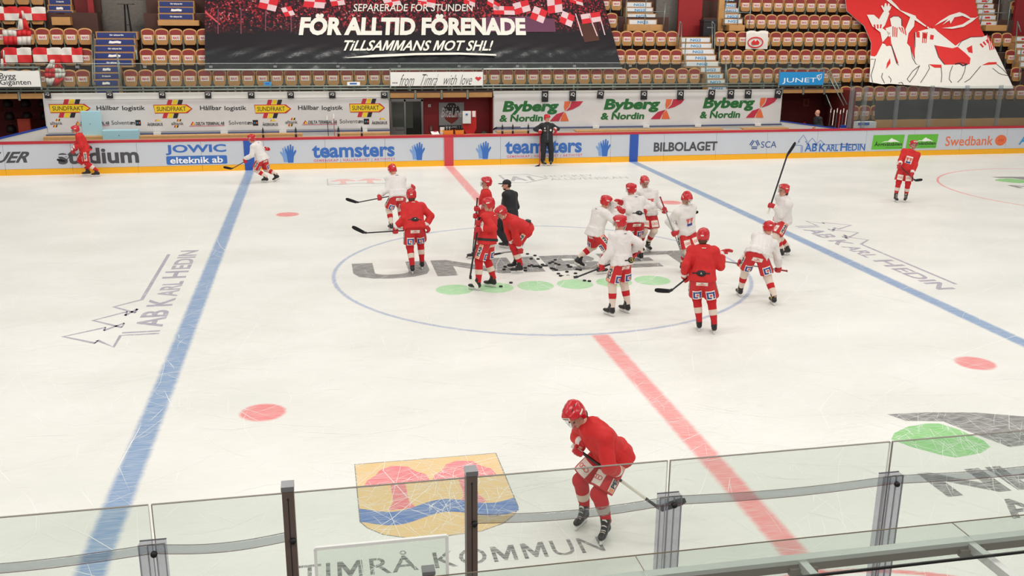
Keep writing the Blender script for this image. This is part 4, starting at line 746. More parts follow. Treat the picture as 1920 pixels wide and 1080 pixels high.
# ================================================================== BIG DARK BANNER draped over the seats
def drape(name, corner, nx, ny, mats, pick, fold):
    """corner(a,b)->point of a cloth, a across, b up; pick(a,b)->material"""
    m = MB(); vs = []
    for j in range(ny+1):
        for i in range(nx+1): a, b = i/nx, j/ny; p = np.array(corner(a, b)) + np.array(fold(a, b)); vs.append(p)
    fs = [(j*(nx+1)+i, j*(nx+1)+i+1, (j+1)*(nx+1)+i+1, (j+1)*(nx+1)+i) for j in range(ny) for i in range(nx)]
    for k, f in enumerate(fs): pass
    off = len(m.v); 
    for v in vs: m.v.append(tuple(v))
    for j in range(ny):
        for i in range(nx):
            f = fs[j*nx+i]; mm = pick((i+.5)/nx, (j+.5)/ny); m.f.append(f); m.m.append(m.mi(mm)); m.sm.append(True)
    for v in vs: m.v.append((v[0], v[1]+.03, v[2]-.02))
    n0 = len(vs)
    for f in fs: m.f.append(tuple(q+n0 for q in f[::-1])); m.m.append(0); m.sm.append(True)
    return m.build(name)
# the cloth runs over the seat tops of rows 2.. and hangs down in front of row 2 to the tops of row 1
def bplane(px, py):
    """point of the draped cloth plane seen at a pixel: a slope resting on the seat backs"""
    d = ray(px, py); # plane through (y=18.62,z=3.33) rising .725 per .8
    n = np.array([0, -.725, .8]); p0 = np.array([0, 18.50, 3.30]); return CAM + np.dot(p0-CAM, n)/np.dot(d, n)*d
BL, BR = bplane(384, 129), bplane(1166, 127); TL, TR = bplane(384, -40), bplane(1120, -40)
def bcorner(a, b): p = BL*(1-a)+BR*a; q = TL*(1-a)+TR*a; return p*(1-b)+q*b
NB = np.array([0, -.725, .8])/math.hypot(.725, .8)
def bfold(a, b):
    d = 0
    if b < .42: d = -.05*max(0, math.sin((b-.02)/.20*PI))**2 if .02 < b < .22 else 0
    if b < .24: d += .03*math.sin(a*150+b*40)*math.sin(a*47+3)*(1-b/.24) + .018*math.sin(a*90-b*60)
    d += .006*math.sin(a*33+b*9)*math.sin(b*21)
    return NB*d
def crowd_material():
    m = bpy.data.materials.new('banner_crowd_print'); m.use_nodes = True; nt = m.node_tree; b = nt.nodes['Principled BSDF']; L = nt.links.new
    uv = nt.nodes.new('ShaderNodeTexCoord'); sp = nt.nodes.new('ShaderNodeSeparateXYZ'); L(uv.outputs['UV'], sp.inputs[0])
    def tex(scale, fam='ShaderNodeTexVoronoi'):
        mp = nt.nodes.new('ShaderNodeMapping'); mp.inputs['Scale'].default_value = (4.6, 1, 1); L(uv.outputs['UV'], mp.inputs[0]); t = nt.nodes.new(fam); t.inputs['Scale'].default_value = scale; L(mp.outputs[0], t.inputs[0]); return t
    v1 = tex(58); v2 = tex(12); nz = tex(9, 'ShaderNodeTexNoise')
    cr = nt.nodes.new('ShaderNodeValToRGB'); L(v1.outputs['Color'], cr.inputs[0]); e = cr.color_ramp; e.interpolation = 'CONSTANT'
    e.elements[0].position = 0; e.elements[0].color = (*lin((26, 10, 16)), 1); e.elements[1].position = .34; e.elements[1].color = (*lin((70, 14, 26)), 1)
    for p_, c in ((.48, (150, 26, 40)), (.58, (30, 14, 22)), (.68, (196, 60, 70)), (.76, (88, 24, 40)), (.88, (200, 140, 140)), (.92, (40, 34, 60))): q = e.elements.new(p_); q.color = (*lin(c), 1)
    # the printed picture itself: dark foreground below, crowd in reddish light above
    hr = nt.nodes.new('ShaderNodeValToRGB'); L(sp.outputs[1], hr.inputs[0]); h = hr.color_ramp; h.elements[0].position = .37; h.elements[0].color = (0, 0, 0, 1); h.elements[1].position = .55; h.elements[1].color = (1, 1, 1, 1)
    nm = nt.nodes.new('ShaderNodeMath'); nm.operation = 'MULTIPLY'; L(hr.outputs[0], nm.inputs[0]); 
    mx = nt.nodes.new('ShaderNodeMix'); mx.data_type = 'RGBA'; mx.inputs[6].default_value = (*lin((20, 13, 20)), 1); L(cr.outputs[0], mx.inputs[7])
    mr = nt.nodes.new('ShaderNodeMapRange'); L(nz.outputs['Fac'], mr.inputs[0]); mr.inputs[1].default_value = .3; mr.inputs[2].default_value = .6; mr.inputs[3].default_value = .55; mr.inputs[4].default_value = 1; L(mr.outputs[0], nm.inputs[1]); L(nm.outputs[0], mx.inputs[0])
    L(mx.outputs[2], b.inputs['Base Color']); b.inputs['Roughness'].default_value = .55; return m
CROWD = crowd_material(); VB = M('banner_black_vinyl', (36, 38, 42), .34, var=.1, scale=3, bump=1.0, bscale=5)
NX, NY = 220, 48
bb = drape('supporters_banner', bcorner, NX, NY, None, lambda a, b: VB if b < .19 else CROWD, bfold); tag(bb, 'huge dark banner with crowd picture and white lettering over the middle seats', 'banner')
uvl = bb.data.uv_layers.new(name='UVMap'); NV = (NX+1)*(NY+1)
for lp in bb.data.loops: k = lp.vertex_index % NV; uvl.data[lp.index].uv = ((k % (NX+1))/NX, (k//(NX+1))/NY)
def bprint(mb, body, px0, py0, px1, py1, mat, **k):
    a = bplane(px0, py1); u = bplane(px1, py1)-a; v = bplane(px0, py0)-a; return lettering(mb, body, a+NB*.022, u, v, mat, **k)
K_CREAM = M('print_cream', (232, 230, 220), .5)
mb = MB(); bprint(mb, 'SEPARERADE FÖR STUNDEN', 662, 5, 888, 22, K_CREAM, bold=.006, shear=.01); mb.build('lettering', bb)
mb = MB(); bprint(mb, 'FÖR ALLTID FÖRENADE', 560, 26, 991, 67, K_CREAM, bold=.05, shear=.012); mb.build('lettering', bb)
mb = MB(); bprint(mb, 'TiLLSAMMANS MOT SHL!', 638, 76, 928, 96, K_CREAM, bold=.022, shear=.03); mb.build('lettering', bb)
def bpoly(mb, pts, mat, off=.062): mb.add([bplane(*p)+NB*off for p in pts], [tuple(range(len(pts)))], mat)
mb = MB(); bpoly(mb, [(644, 110), (700, 104), (780, 101), (860, 100), (929, 103), (931, 106), (860, 104), (780, 105), (700, 109)], K_CREAM, .045); mb.build('brush_stroke', bb)
FR = M('print_flag_red', (214, 40, 52), .5); FW = M('print_flag_white', (226, 196, 200), .5)
for (cx, cy, w, h, t) in ((503, 8, 34, 22, .25), (540, 22, 20, 18, -.4), (590, 4, 40, 22, .15), (632, 2, 26, 18, -.2), (800, 4, 34, 18, .2), (945, 20, 40, 16, .1), (978, 14, 30, 22, -.3), (925, 8, 24, 14, .4), (1010, 28, 26, 24, .3), (1040, 10, 28, 30, -.2), (1063, 36, 24, 22, .3), (1108, 34, 36, 18, -.1), (880, 2, 22, 16, .2), (735, 4, 30, 14, -.2), (1080, 2, 26, 12, .2)):
    mb = MB()
    for i in range(2):
        for j in range(2):
            q = [(-w/2+w/2*i, -h/2+h/2*j), (-w/2+w/2*(i+1), -h/2+h/2*j), (-w/2+w/2*(i+1), -h/2+h/2*(j+1)), (-w/2+w/2*i, -h/2+h/2*(j+1))]
            bpoly(mb, [(cx+a*math.cos(t)-b_*math.sin(t)+2*math.sin(b_*.3), cy+a*math.sin(t)+b_*math.cos(t)+2*math.sin(a*.2)) for a, b_ in q], FR if (i+j) % 2 else FW, .014)
    mb.build('printed_flag', bb)
def bdet(pts, mat, off): mb = MB(); bpoly(mb, pts, mat, off); mb.build('printed_detail', bb)
for (x_, y0, y1) in ((409, 18, 64), (452, 16, 64), (498, 20, 58), (546, 24, 60)): bdet([(x_-1, y0), (x_+1, y0), (x_+1, y1), (x_-1, y1)], M('print_mauve', (120, 70, 84), .5), .012)
bdet([(385, 20), (413, 45), (413, 48), (385, 25)], M('print_salmon', (206, 82, 84), .5), .012); bdet([(905, 33), (990, 31), (1040, 36), (1042, 60), (905, 60)], M('print_lilac', (104, 58, 84), .5), .010)
for a, c in (((1079, 26), (1092, 68)), ((1105, 30), (1120, 68)), ((1127, 40), (1134, 66))): bdet([(a[0]-1, a[1]), (a[0]+1, a[1]), (c[0]+1, c[1]), (c[0]-1, c[1])], FW, .014)
bdet([(1084, 44), (1118, 44), (1124, 76), (1096, 80)], M('print_brown', (78, 44, 34), .5), .011)
a = bplane(384, 131); c = bplane(702, 131); d_ = bplane(1166, 128); bs = MB(); bs.tube([a, c], .03, WHITE_P, 8); bs.tube([c, d_], .03, WHITE_P, 8); bs.build('bottom_pole', bb)
# ================================================================== RED AND WHITE FLAG with figures
F_RED = M('flag_red', (216, 38, 36), .7, var=.06, bump=.4, bscale=6); F_WHT = M('flag_white', (232, 228, 220), .7, var=.05, bump=.4, bscale=6); F_INK = M('flag_ink', (40, 36, 48), .7)
def fplane(px, py):
    d = ray(px, py); n = np.array([0, -.725, .8]); p0 = np.array([0, 18.50, 3.33]) if True else 0; return CAM + np.dot(p0-CAM, n)/np.dot(d, n)*d
left = [(1582, -30), (1588, 20), (1620, 48), (1634, 80), (1632, 128), (1630, 153)]; right = [(1820, -30), (1832, 20), (1840, 55), (1852, 80), (1878, 128), (1899, 167)]
def lerp_path(P, b):
    t = (1-b)*(len(P)-1); i = min(int(t), len(P)-2); f = t-i; return (P[i][0]*(1-f)+P[i+1][0]*f, P[i][1]*(1-f)+P[i+1][1]*f)
def fcorner(a, b): l = lerp_path(left, b); r = lerp_path(right, b); return fplane(l[0]*(1-a)+r[0]*a, l[1]*(1-a)+r[1]*a)
fl2 = drape('supporters_flag', fcorner, 90, 70, None, lambda a, b: F_RED if b > .20 else F_WHT, lambda a, b: NB*(.010*math.sin(a*20+b*14)+.006*math.sin(a*45-b*22)+.008*math.sin(b*30)*math.sin(a*9))); tag(fl2, 'large red flag with white figures and striped scarves draped over right seats', 'flag')
def fpoly(name, pts, mat, off):
    """flag shapes, tessellated so that they follow the cloth"""
    m = MB(); m.add([fplane(*p)+NB*off for p in pts], [tuple(range(len(pts)))], mat); return m.build(name, fl2)
Z = lambda pts: [(1560+x/5.333, y/5.333) for x, y in pts]
body1 = Z([(345, 155), (415, 155), (465, 200), (500, 140), (515, 120), (485, 65), (500, 60), (515, 85), (525, 40), (540, 40), (545, 75), (560, 40), (570, 45), (575, 75), (590, 65), (580, 100), (560, 125), (570, 140), (525, 260), (500, 290), (580, 340), (500, 430), (480, 330), (400, 270)])
body2 = Z([(575, 190), (610, 170), (660, 172), (690, 200), (692, 265), (730, 300), (770, 200), (780, 170), (825, 185), (815, 270), (760, 340), (745, 440), (780, 480), (835, 650), (870, 660), (750, 820), (640, 840), (500, 850), (385, 830), (378, 570), (410, 580), (440, 560), (500, 440), (590, 470), (640, 640), (660, 640), (585, 430), (530, 290), (590, 270)])
body3 = Z([(825, 330), (935, 300), (1020, 290), (1160, 430), (1230, 465), (1290, 420), (1380, 380), (1500, 375), (1545, 360), (1630, 500), (1720, 690), (1810, 890), (1200, 890), (640, 850), (750, 820), (870, 660), (825, 640), (820, 470)])
for n_, p_ in (('white_figure', body1), ('white_figure', body2), ('white_figure', body3)): fpoly(n_, p_, F_WHT, .042)
fpoly('white_figure', Z([(380, 565), (440, 575), (500, 440), (560, 480), (640, 640), (700, 660), (900, 660), (1100, 650), (1110, 660), (1300, 660), (1720, 690), (1810, 890), (1200, 890), (375, 830)]), F_WHT, .040)
fpoly('flag_pole', Z([(530, 0), (580, 0), (640, 60), (680, 110), (830, 165), (840, 190), (930, 260), (1060, 330), (1230, 465), (1215, 470), (1040, 350), (930, 275), (810, 200), (690, 125), (640, 90)]), F_WHT, .045)
fpoly('red_gap', Z([(1020, 460), (1200, 490), (1250, 475), (1330, 540), (1380, 590), (1370, 650), (1120, 655), (1060, 580)]), F_RED, .048)
fpoly('red_gap', Z([(1340, 490), (1395, 460), (1400, 540), (1360, 530)]), F_RED, .048); fpoly('red_gap', Z([(545, 640), (575, 590), (580, 640), (535, 700)]), F_RED, .048); fpoly('red_gap', Z([(960, 650), (1090, 655), (1090, 685), (1020, 685)]), F_RED, .048); fpoly('red_gap', Z([(1490, 660), (1560, 630), (1640, 628), (1640, 650)]), F_RED, .048); fpoly('red_gap', Z([(775, 470), (825, 480), (815, 590)]), F_RED, .048); fpoly('red_gap', Z([(510, 430), (580, 365), (590, 460), (540, 470)]), F_RED, .048)
for pts in ([(1020, 265), (1080, 215), (1170, 160), (1270, 128), (1330, 150), (1380, 185), (1430, 185), (1465, 165), (1400, 220), (1310, 275), (1200, 295), (1095, 288), (1200, 275), (1300, 250), (1380, 200), (1300, 165), (1220, 180), (1180, 245), (1170, 210), (1100, 255), (1160, 195), (1080, 235)],): fpoly('white_swirl', Z(pts), F_WHT, .042)
for k, pts in enumerate(([(410, 255), (510, 250), (500, 290), (420, 295)], [(600, 270), (660, 290), (655, 380), (600, 375)], [(660, 280), (740, 285), (750, 370), (690, 330)], [(835, 320), (1050, 370), (1040, 410), (840, 380)], [(900, 330), (960, 330), (945, 440), (895, 435)], [(1540, 345), (1590, 400), (1630, 500), (1570, 510), (1540, 410)], [(1470, 450), (1560, 390), (1575, 420), (1500, 485)], [(940, 255), (1020, 260), (1025, 295), (930, 285)])):
    m_ = len(pts)
    for s in range(0, 6, 2):
        t0, t1 = s/6, (s+1)/6; A, B, C_, D = [np.array(q, float) for q in pts[:4]] if m_ == 4 else [np.array(pts[i], float) for i in (0, 1, 2, 3)]
        q = [A*(1-t0)+B*t0, A*(1-t1)+B*t1, D*(1-t1)+C_*t1, D*(1-t0)+C_*t0]; fpoly('scarf_stripe', Z([tuple(v) for v in q]), F_RED, .050)
def fink(pts, w=1.2):
    m = MB(); P = [fplane(*q)+NB*.052 for q in Z(pts)]; m.tube(P, .011*w, F_INK, 5); m.build('ink_line', fl2)
for pts in ([(870, 665), (800, 720), (745, 800), (770, 830), (830, 750), (870, 665)], [(960, 660), (970, 690), (930, 760), (880, 835)], [(1085, 680), (1092, 760), (1085, 830)], [(1200, 665), (1175, 730), (1165, 800), (1190, 835)], [(1330, 660), (1320, 720), (1290, 790), (1250, 830)], [(1480, 670), (1420, 740), (1370, 800), (1320, 830)], [(1600, 690), (1660, 740), (1700, 755), (1760, 765)], [(1640, 650), (1700, 700), (1760, 765)], [(500, 740), (490, 780), (520, 840)], [(560, 770), (585, 800), (580, 830)], [(660, 840), (690, 830), (730, 890)], [(780, 480), (800, 590), (835, 650)], [(1020, 460), (1060, 580), (1120, 655)], [(575, 190), (610, 170), (660, 172), (690, 200), (692, 265)], [(825, 330), (825, 480)], [(1255, 470), (1290, 420), (1380, 380), (1500, 375)], [(590, 470), (640, 640), (660, 660)], [(385, 600), (430, 600), (410, 680), (385, 760), (400, 830)], [(1230, 650), (1290, 635), (1350, 650)]): fink(pts)
fink([(1225, 650), (1260, 640), (1300, 665), (1345, 650)], 3)
# ---- small checked flags over the left seats
CHK_R = M('check_red', (214, 40, 44), .7); CHK_W = M('check_white', (228, 222, 214), .7)
def checked_flag(k, px0, px1, pyt, pyb, cols, rows, lab, tail=None, ph=0):
    Y = rowY(k)-.10; nx, ny = cols*6, rows*6; x0, x1 = at(px0, pyt, Y)[0], at(px1, pyt, Y)[0]; zt = rowZ(k)+.68; zb = at((px0+px1)/2, pyb, Y)[2]; m = MB(); vs = []
    for j in range(ny+1):
        for i in range(nx+1):
            a, b = i/nx, j/ny; sc = abs(math.sin((a*(x1-x0)/.525)*PI)); z = zb+(zt-zb)*b - (.07*(1-sc)**3 if b > .5 else 0); vs.append((x0+(x1-x0)*a, Y-.012-.018*math.sin(a*13+b*4)-.02*(1-b), z))
    n0 = len(vs); top = ny*(nx+1); m.v = list(vs)+[(x, y+.018, z) for x, y, z in vs]
    for j in range(ny):
        for i in range(nx):
            f = (j*(nx+1)+i, j*(nx+1)+i+1, (j+1)*(nx+1)+i+1, (j+1)*(nx+1)+i); k_ = m.mi(CHK_R if ((i//6)+(j//6)+ph) % 2 else CHK_W)
            for g in (f, tuple(q+n0 for q in f[::-1])): m.f.append(g); m.m.append(k_); m.sm.append(True)
    o2 = len(m.v); m.v += [(x, y+.2, z-.03) for x, y, z in vs[top:]]
    for i in range(nx): m.f.append((top+i, top+i+1, o2+i+1, o2+i)); m.m.append(m.mi(CHK_R if ((i//6)+rows-1+ph) % 2 else CHK_W)); m.sm.append(True)
    o = m.build('checked_flag'); tag(o, lab, 'flag', 'checked flags on the left seats'); return o
checked_flag(2, 3, 57, 84, 117, 2, 2, 'red and white checked flag over second-row seats above the white sign', ph=0)
checked_flag(2, 60, 113, 84, 116, 2, 2, 'checked flag over second-row seats left of the hanging pennant', ph=0); checked_flag(2, 113, 153, 85, 117, 2, 2, 'checked flag over second-row seats nearest the blue stairs', ph=1)
checked_flag(4, -20, 31, 8, 38, 2, 2, 'checked flag in the fourth row at the left edge', ph=1); checked_flag(4, 31, 84, 8, 38, 2, 2, 'checked flag in the fourth row beside the upper blue stairs', ph=0)
def pennant(pts, k, lab, rows, ph=0):
    """hanging checked cloth: list of (pxl, pxr, py) from top to bottom"""
    Y = rowY(k)-.12; m = MB(); vs = []; nx = 6
    for (l, r, py) in pts:
        for i in range(nx+1): p = at(l+(r-l)*i/nx, py, Y); vs.append((p[0], Y-.03*math.sin(i*2.1+py*.3)-.03, p[2]))
    for j in range(len(pts)-1):
        for i in range(nx): m.add([vs[j*(nx+1)+i], vs[j*(nx+1)+i+1], vs[(j+1)*(nx+1)+i+1], vs[(j+1)*(nx+1)+i]], [(0, 1, 2, 3)], CHK_R if ((i//3)+rows[j]+ph) % 2 else CHK_W, True)
    o = m.build('checked_pennant'); md = o.modifiers.new('thick', 'SOLIDIFY'); md.thickness = .02; tag(o, lab, 'flag', 'checked flags on the left seats')
pennant([(95, 112, 112), (92, 113, 120), (86, 120, 128), (84, 123, 137), (86, 121, 146), (88, 108, 160)], 1, 'checked pennant hanging down to the front row left of blue stairs', [1, 1, 0, 0, 1], 1)
pennant([(38, 44, 20), (36, 48, 35), (33, 56, 56), (4, 58, 56.5), (6, 59, 68), (8, 58, 84)], 3, 'checked pennant hanging from the fourth to the third row at left', [1, 0, 0, 0, 1])
pennant([(4, 8, 94), (3, 10, 110), (2, 14, 128)], 1, 'narrow red and white pennant above the white sign at left edge', [1, 0])
o = checked_flag(3, 1399, 1440, 66, 92, 1, 1, 'white cloth with red crest over third-row seats right of white stairs', ph=0); mb = MB(); ox, u, v = prect(1401, 69, 1432, 90, rowY(3)-.16); stroke(mb, circ(.5, .5, .45, .45, 20), .05, ox, u, v, CHK_R, True); flat(mb, [(.3, .3), (.7, .3), (.75, .5), (.6, .75), (.5, .55), (.4, .75), (.25, .5)], ox, u, v, CHK_R); mb.build('printed_crest', o)
# ================================================================== NEAR BOARDS AND GLASS
YN = -15.15
nb = MB().box((-24, YN-.12, 0), (24, YN, 1.06), W_BOARD).build('wall_near'); tag(nb, None, None, None, 'structure'); MB().box((-24, YN-.16, 1.05), (24, YN+.02, 1.13), REDC).build('cap_rail', nb); MB().box((-24, YN, 0), (24, YN+.012, .2), YEL).build('kick_strip', nb)
NG = glass('rink_glass_near', (244, 247, 245), .022); EDG = M('glass_edge_dark', (128, 122, 112), .4); CLP = glass('clear_post', (226, 226, 232), .10, .1); DKP = M('post_bronze', (112, 97, 90), .45, .4, var=.08, scale=20); BAND = glass('clear_band', (226, 229, 231), .06); BOLT = M('bolt_black', (18, 18, 18), .5)
ng = empty('rink_glass', (-3.4, YN-.05, 1.13)); L = Vector(ng.location); tag(ng, 'tall clear rink glass with clear and bronze posts in the foreground', 'rink glass')
XP = [-9.4, -8.0, -6.9, -5.61, -4.92, -3.96, -2.82, -1.43, -.05, 1.34, 2.73, 4.1]; dark = (-4.92, -3.96); ZT = 2.97
for i in range(len(XP)-1):
    a, c = XP[i]+.008, XP[i+1]-.008; q = child_world(MB().box((a, YN-.056, 1.135), (c, YN-.044, ZT), NG), 'pane', ng, L)
    child_world(MB().box((a, YN-.0565, ZT-.002), (c, YN-.0435, ZT+.001), EDG), 'pane_edge', q, L)
    for xx in (a, c): child_world(MB().box((xx-.0015, YN-.057, 1.135), (xx+.0015, YN-.043, ZT), EDG if xx == a else WHITE_P), 'pane_edge', q, L)
    if not (XP[i] == -4.92):
        m = MB(); n = 14; vs = []
        for k in range(n+1):
            t = k/n; z = 2.755-.03*math.sin(PI*t)*(1 if XP[i] < -3 else .7); x = XP[i]+(XP[i+1]-XP[i])*t
            for dz in (-.026, .026): vs += [(x, YN-.115, z+dz)]
        for k in range(n+1): pass
        fr = len(vs); vs2 = [(x, y-.006, z) for x, y, z in vs]
        fs = [(2*k, 2*k+2, 2*k+3, 2*k+1) for k in range(n)] + [(fr+2*k, fr+2*k+1, fr+2*k+3, fr+2*k+2) for k in range(n)] + [(2*k+1, 2*k+3, fr+2*k+3, fr+2*k+1) for k in range(n)] + [(2*k, fr+2*k, fr+2*k+2, 2*k+2) for k in range(n)]
        m.add(vs+vs2, fs, BAND, True); bo = child_world(m, 'clear_band', ng, L)
        for dz in (-.027, .027): m = MB(); m.tube([(x, YN-.118, z+dz+(.026 if j % 2 == 0 else -.026)) for j, (x, y, z) in enumerate(vs) if j % 2 == 0], .0016, EDG, 5); child_world(m, 'band_edge', bo, L)
for x in XP:
    if x in dark:
        p = child_world(MB().box((x-.03, YN-.13, 1.13), (x+.03, YN-.06, 3.03), DKP), 'dark_post', ng, L); child_world(MB().box((x-.033, YN-.134, 3.018), (x+.033, YN-.056, 3.045), STEEL), 'post_cap', p, L)
        child_world(MB().box((x-.002, YN-.132, 1.2), (x+.002, YN-.13, 2.98), BOLT), 'groove', p, L); child_world(MB().lathe([(.006, 0), (.006, .004)], BOLT, (x, YN-.13, 2.97), 6), 'screw', p, L)
    else:
        p = child_world(MB().box((x-.065, YN-.11, 1.13), (x+.065, YN-.062, 2.775), CLP), 'clear_post', ng, L)
        for dx in (-.063, .063, -.02, .02): child_world(MB().box((x+dx-.003, YN-.118, 1.13), (x+dx+.003, YN-.110, 2.778), M('post_edge', (150, 148, 158), .3)), 'post_edge', p, L)
        [child_world(MB().box((x-.066, y_, 2.773), (x+.066, y_+.005, 2.779), M('post_top', (110, 106, 112), .4)), 'post_top', p, L) for y_ in (YN-.116, YN-.066)]
    m = MB().lathe([(.006, 0), (.017, .004), (.017, .018), (.012, .024)], BOLT, (0, 0, 0), 10).mesh('bolt'); m.transform(Matrix.Translation(Vector((x+.012, YN-.128, 2.735))-L) @ Matrix.Rotation(PI/2, 4, 'X')); obj('bolt', m, p)
m = MB(); p0 = at(591, 1030, YN-.2); p1 = at(838, 1003, YN-.2)
e = empty('timekeeper_hatch', p0); L2 = Vector(p0); z1 = (p0[2]+p1[2])/2
child_world(MB().bar((p0[0], YN-.2, z1), (p1[0], YN-.2, z1), .018, .016, WHITE_P), 'frame_top', e, L2)
for xx in (p0[0], p1[0]): child_world(MB().bar((xx, YN-.2, z1), (xx, YN-.2, 1.13), .016, .012, WHITE_P), 'frame_side', e, L2)
child_world(MB().box((p0[0], YN-.204, 1.13), (p1[0], YN-.198, z1), NG), 'pane', e, L2); tag(e, 'white-edged clear hatch between the two bronze posts', 'hatch')
p = at(803, 1066, YN-.3); e = empty('short_post', (p[0], YN-.3, 0)); MB().box((-.03, -.03, 0), (.03, .03, p[2]-.02), DKP).build('shaft', e); MB().box((-.034, -.034, p[2]-.02), (.034, .034, p[2]), STEEL).build('cap', e); MB().lathe([(.08, 0), (.08, .012)], STEEL).build('foot_plate', e); tag(e, 'short bronze post top at the bottom edge between two taller ones', 'post')
# glass canopy of the officials' booth
zc = 2.6; ALU = M('aluminium_pale', (206, 208, 204), .35, .3, var=.06); ALUD = M('aluminium_shaded', (120, 110, 100), .5, .2)  # ALUD: the same aluminium with shade put into its colour
cn = empty('booth_canopy', (-1.5, -15.7, 0)); L = Vector(cn.location); tag(cn, 'clear glass booth canopy on pale aluminium beams at bottom right', 'canopy')
yA, yB_, yC = -15.55, -15.70, -15.90
J = [-5.6, -3.12, -1.22, .7, 2.6]
for i in range(4):
    q = child_world(MB().box((J[i]+.004, yC, zc), (J[i+1]-.004, yA, zc+.01), NG), 'canopy_pane', cn, L)
    child_world(MB().box((J[i], yA-.001, zc+.004), (J[i+1], yA+.002, zc+.0105), M('edge_umber', (132, 118, 100), .5)), 'pane_edge', q, L); child_world(MB().box((J[i], yC-.005, zc-.002), (J[i+1], yC+.005, zc+.012), BOLT), 'black_edge', q, L)
    child_world(MB().box((J[i+1]-.002, yB_, zc+.006), (J[i+1]+.001, yA, zc+.0105), M('edge_umber')), 'pane_edge', q, L)
child_world(MB().box((-3.75, yB_-.035, zc-.075), (2.7, yB_+.02, zc-.004), ALU), 'front_beam', cn, L)
child_world(MB().box((-3.75, yB_-.037, zc-.075), (2.7, yB_-.035, zc-.03), ALUD), 'beam_shaded_side', cn, L)  # shaded lower side of the beam, painted on as a darker strip
for x in (-3.05, -2.24, -1.22, -.2, .8, 1.8):
    q = child_world(MB().bar((x, yB_-.03, zc-.04), (x+.02, -17.4, zc-.04), .045, .05, ALU), 'rafter', cn, L); child_world(MB().box((x-.08, yB_-.06, zc-.085), (x+.08, yB_-.03, zc-.045), ALUD), 'bracket', q, L)
for x in (-3.7, 2.65): child_world(MB().box((x-.03, yB_-.03, 0), (x+.03, yB_+.015, zc-.07), ALU), 'support_post', cn, L)
for x in (-3.7, 2.65): child_world(MB().box((x-.03, -17.45, 0), (x+.03, -17.39, zc-.06), ALU), 'support_post', cn, L)
fn = MB().box((-24, -20.5, -.25), (24, YN-.16, 0.0), CONC).build('floor_near'); tag(fn, None, None, None, 'structure')
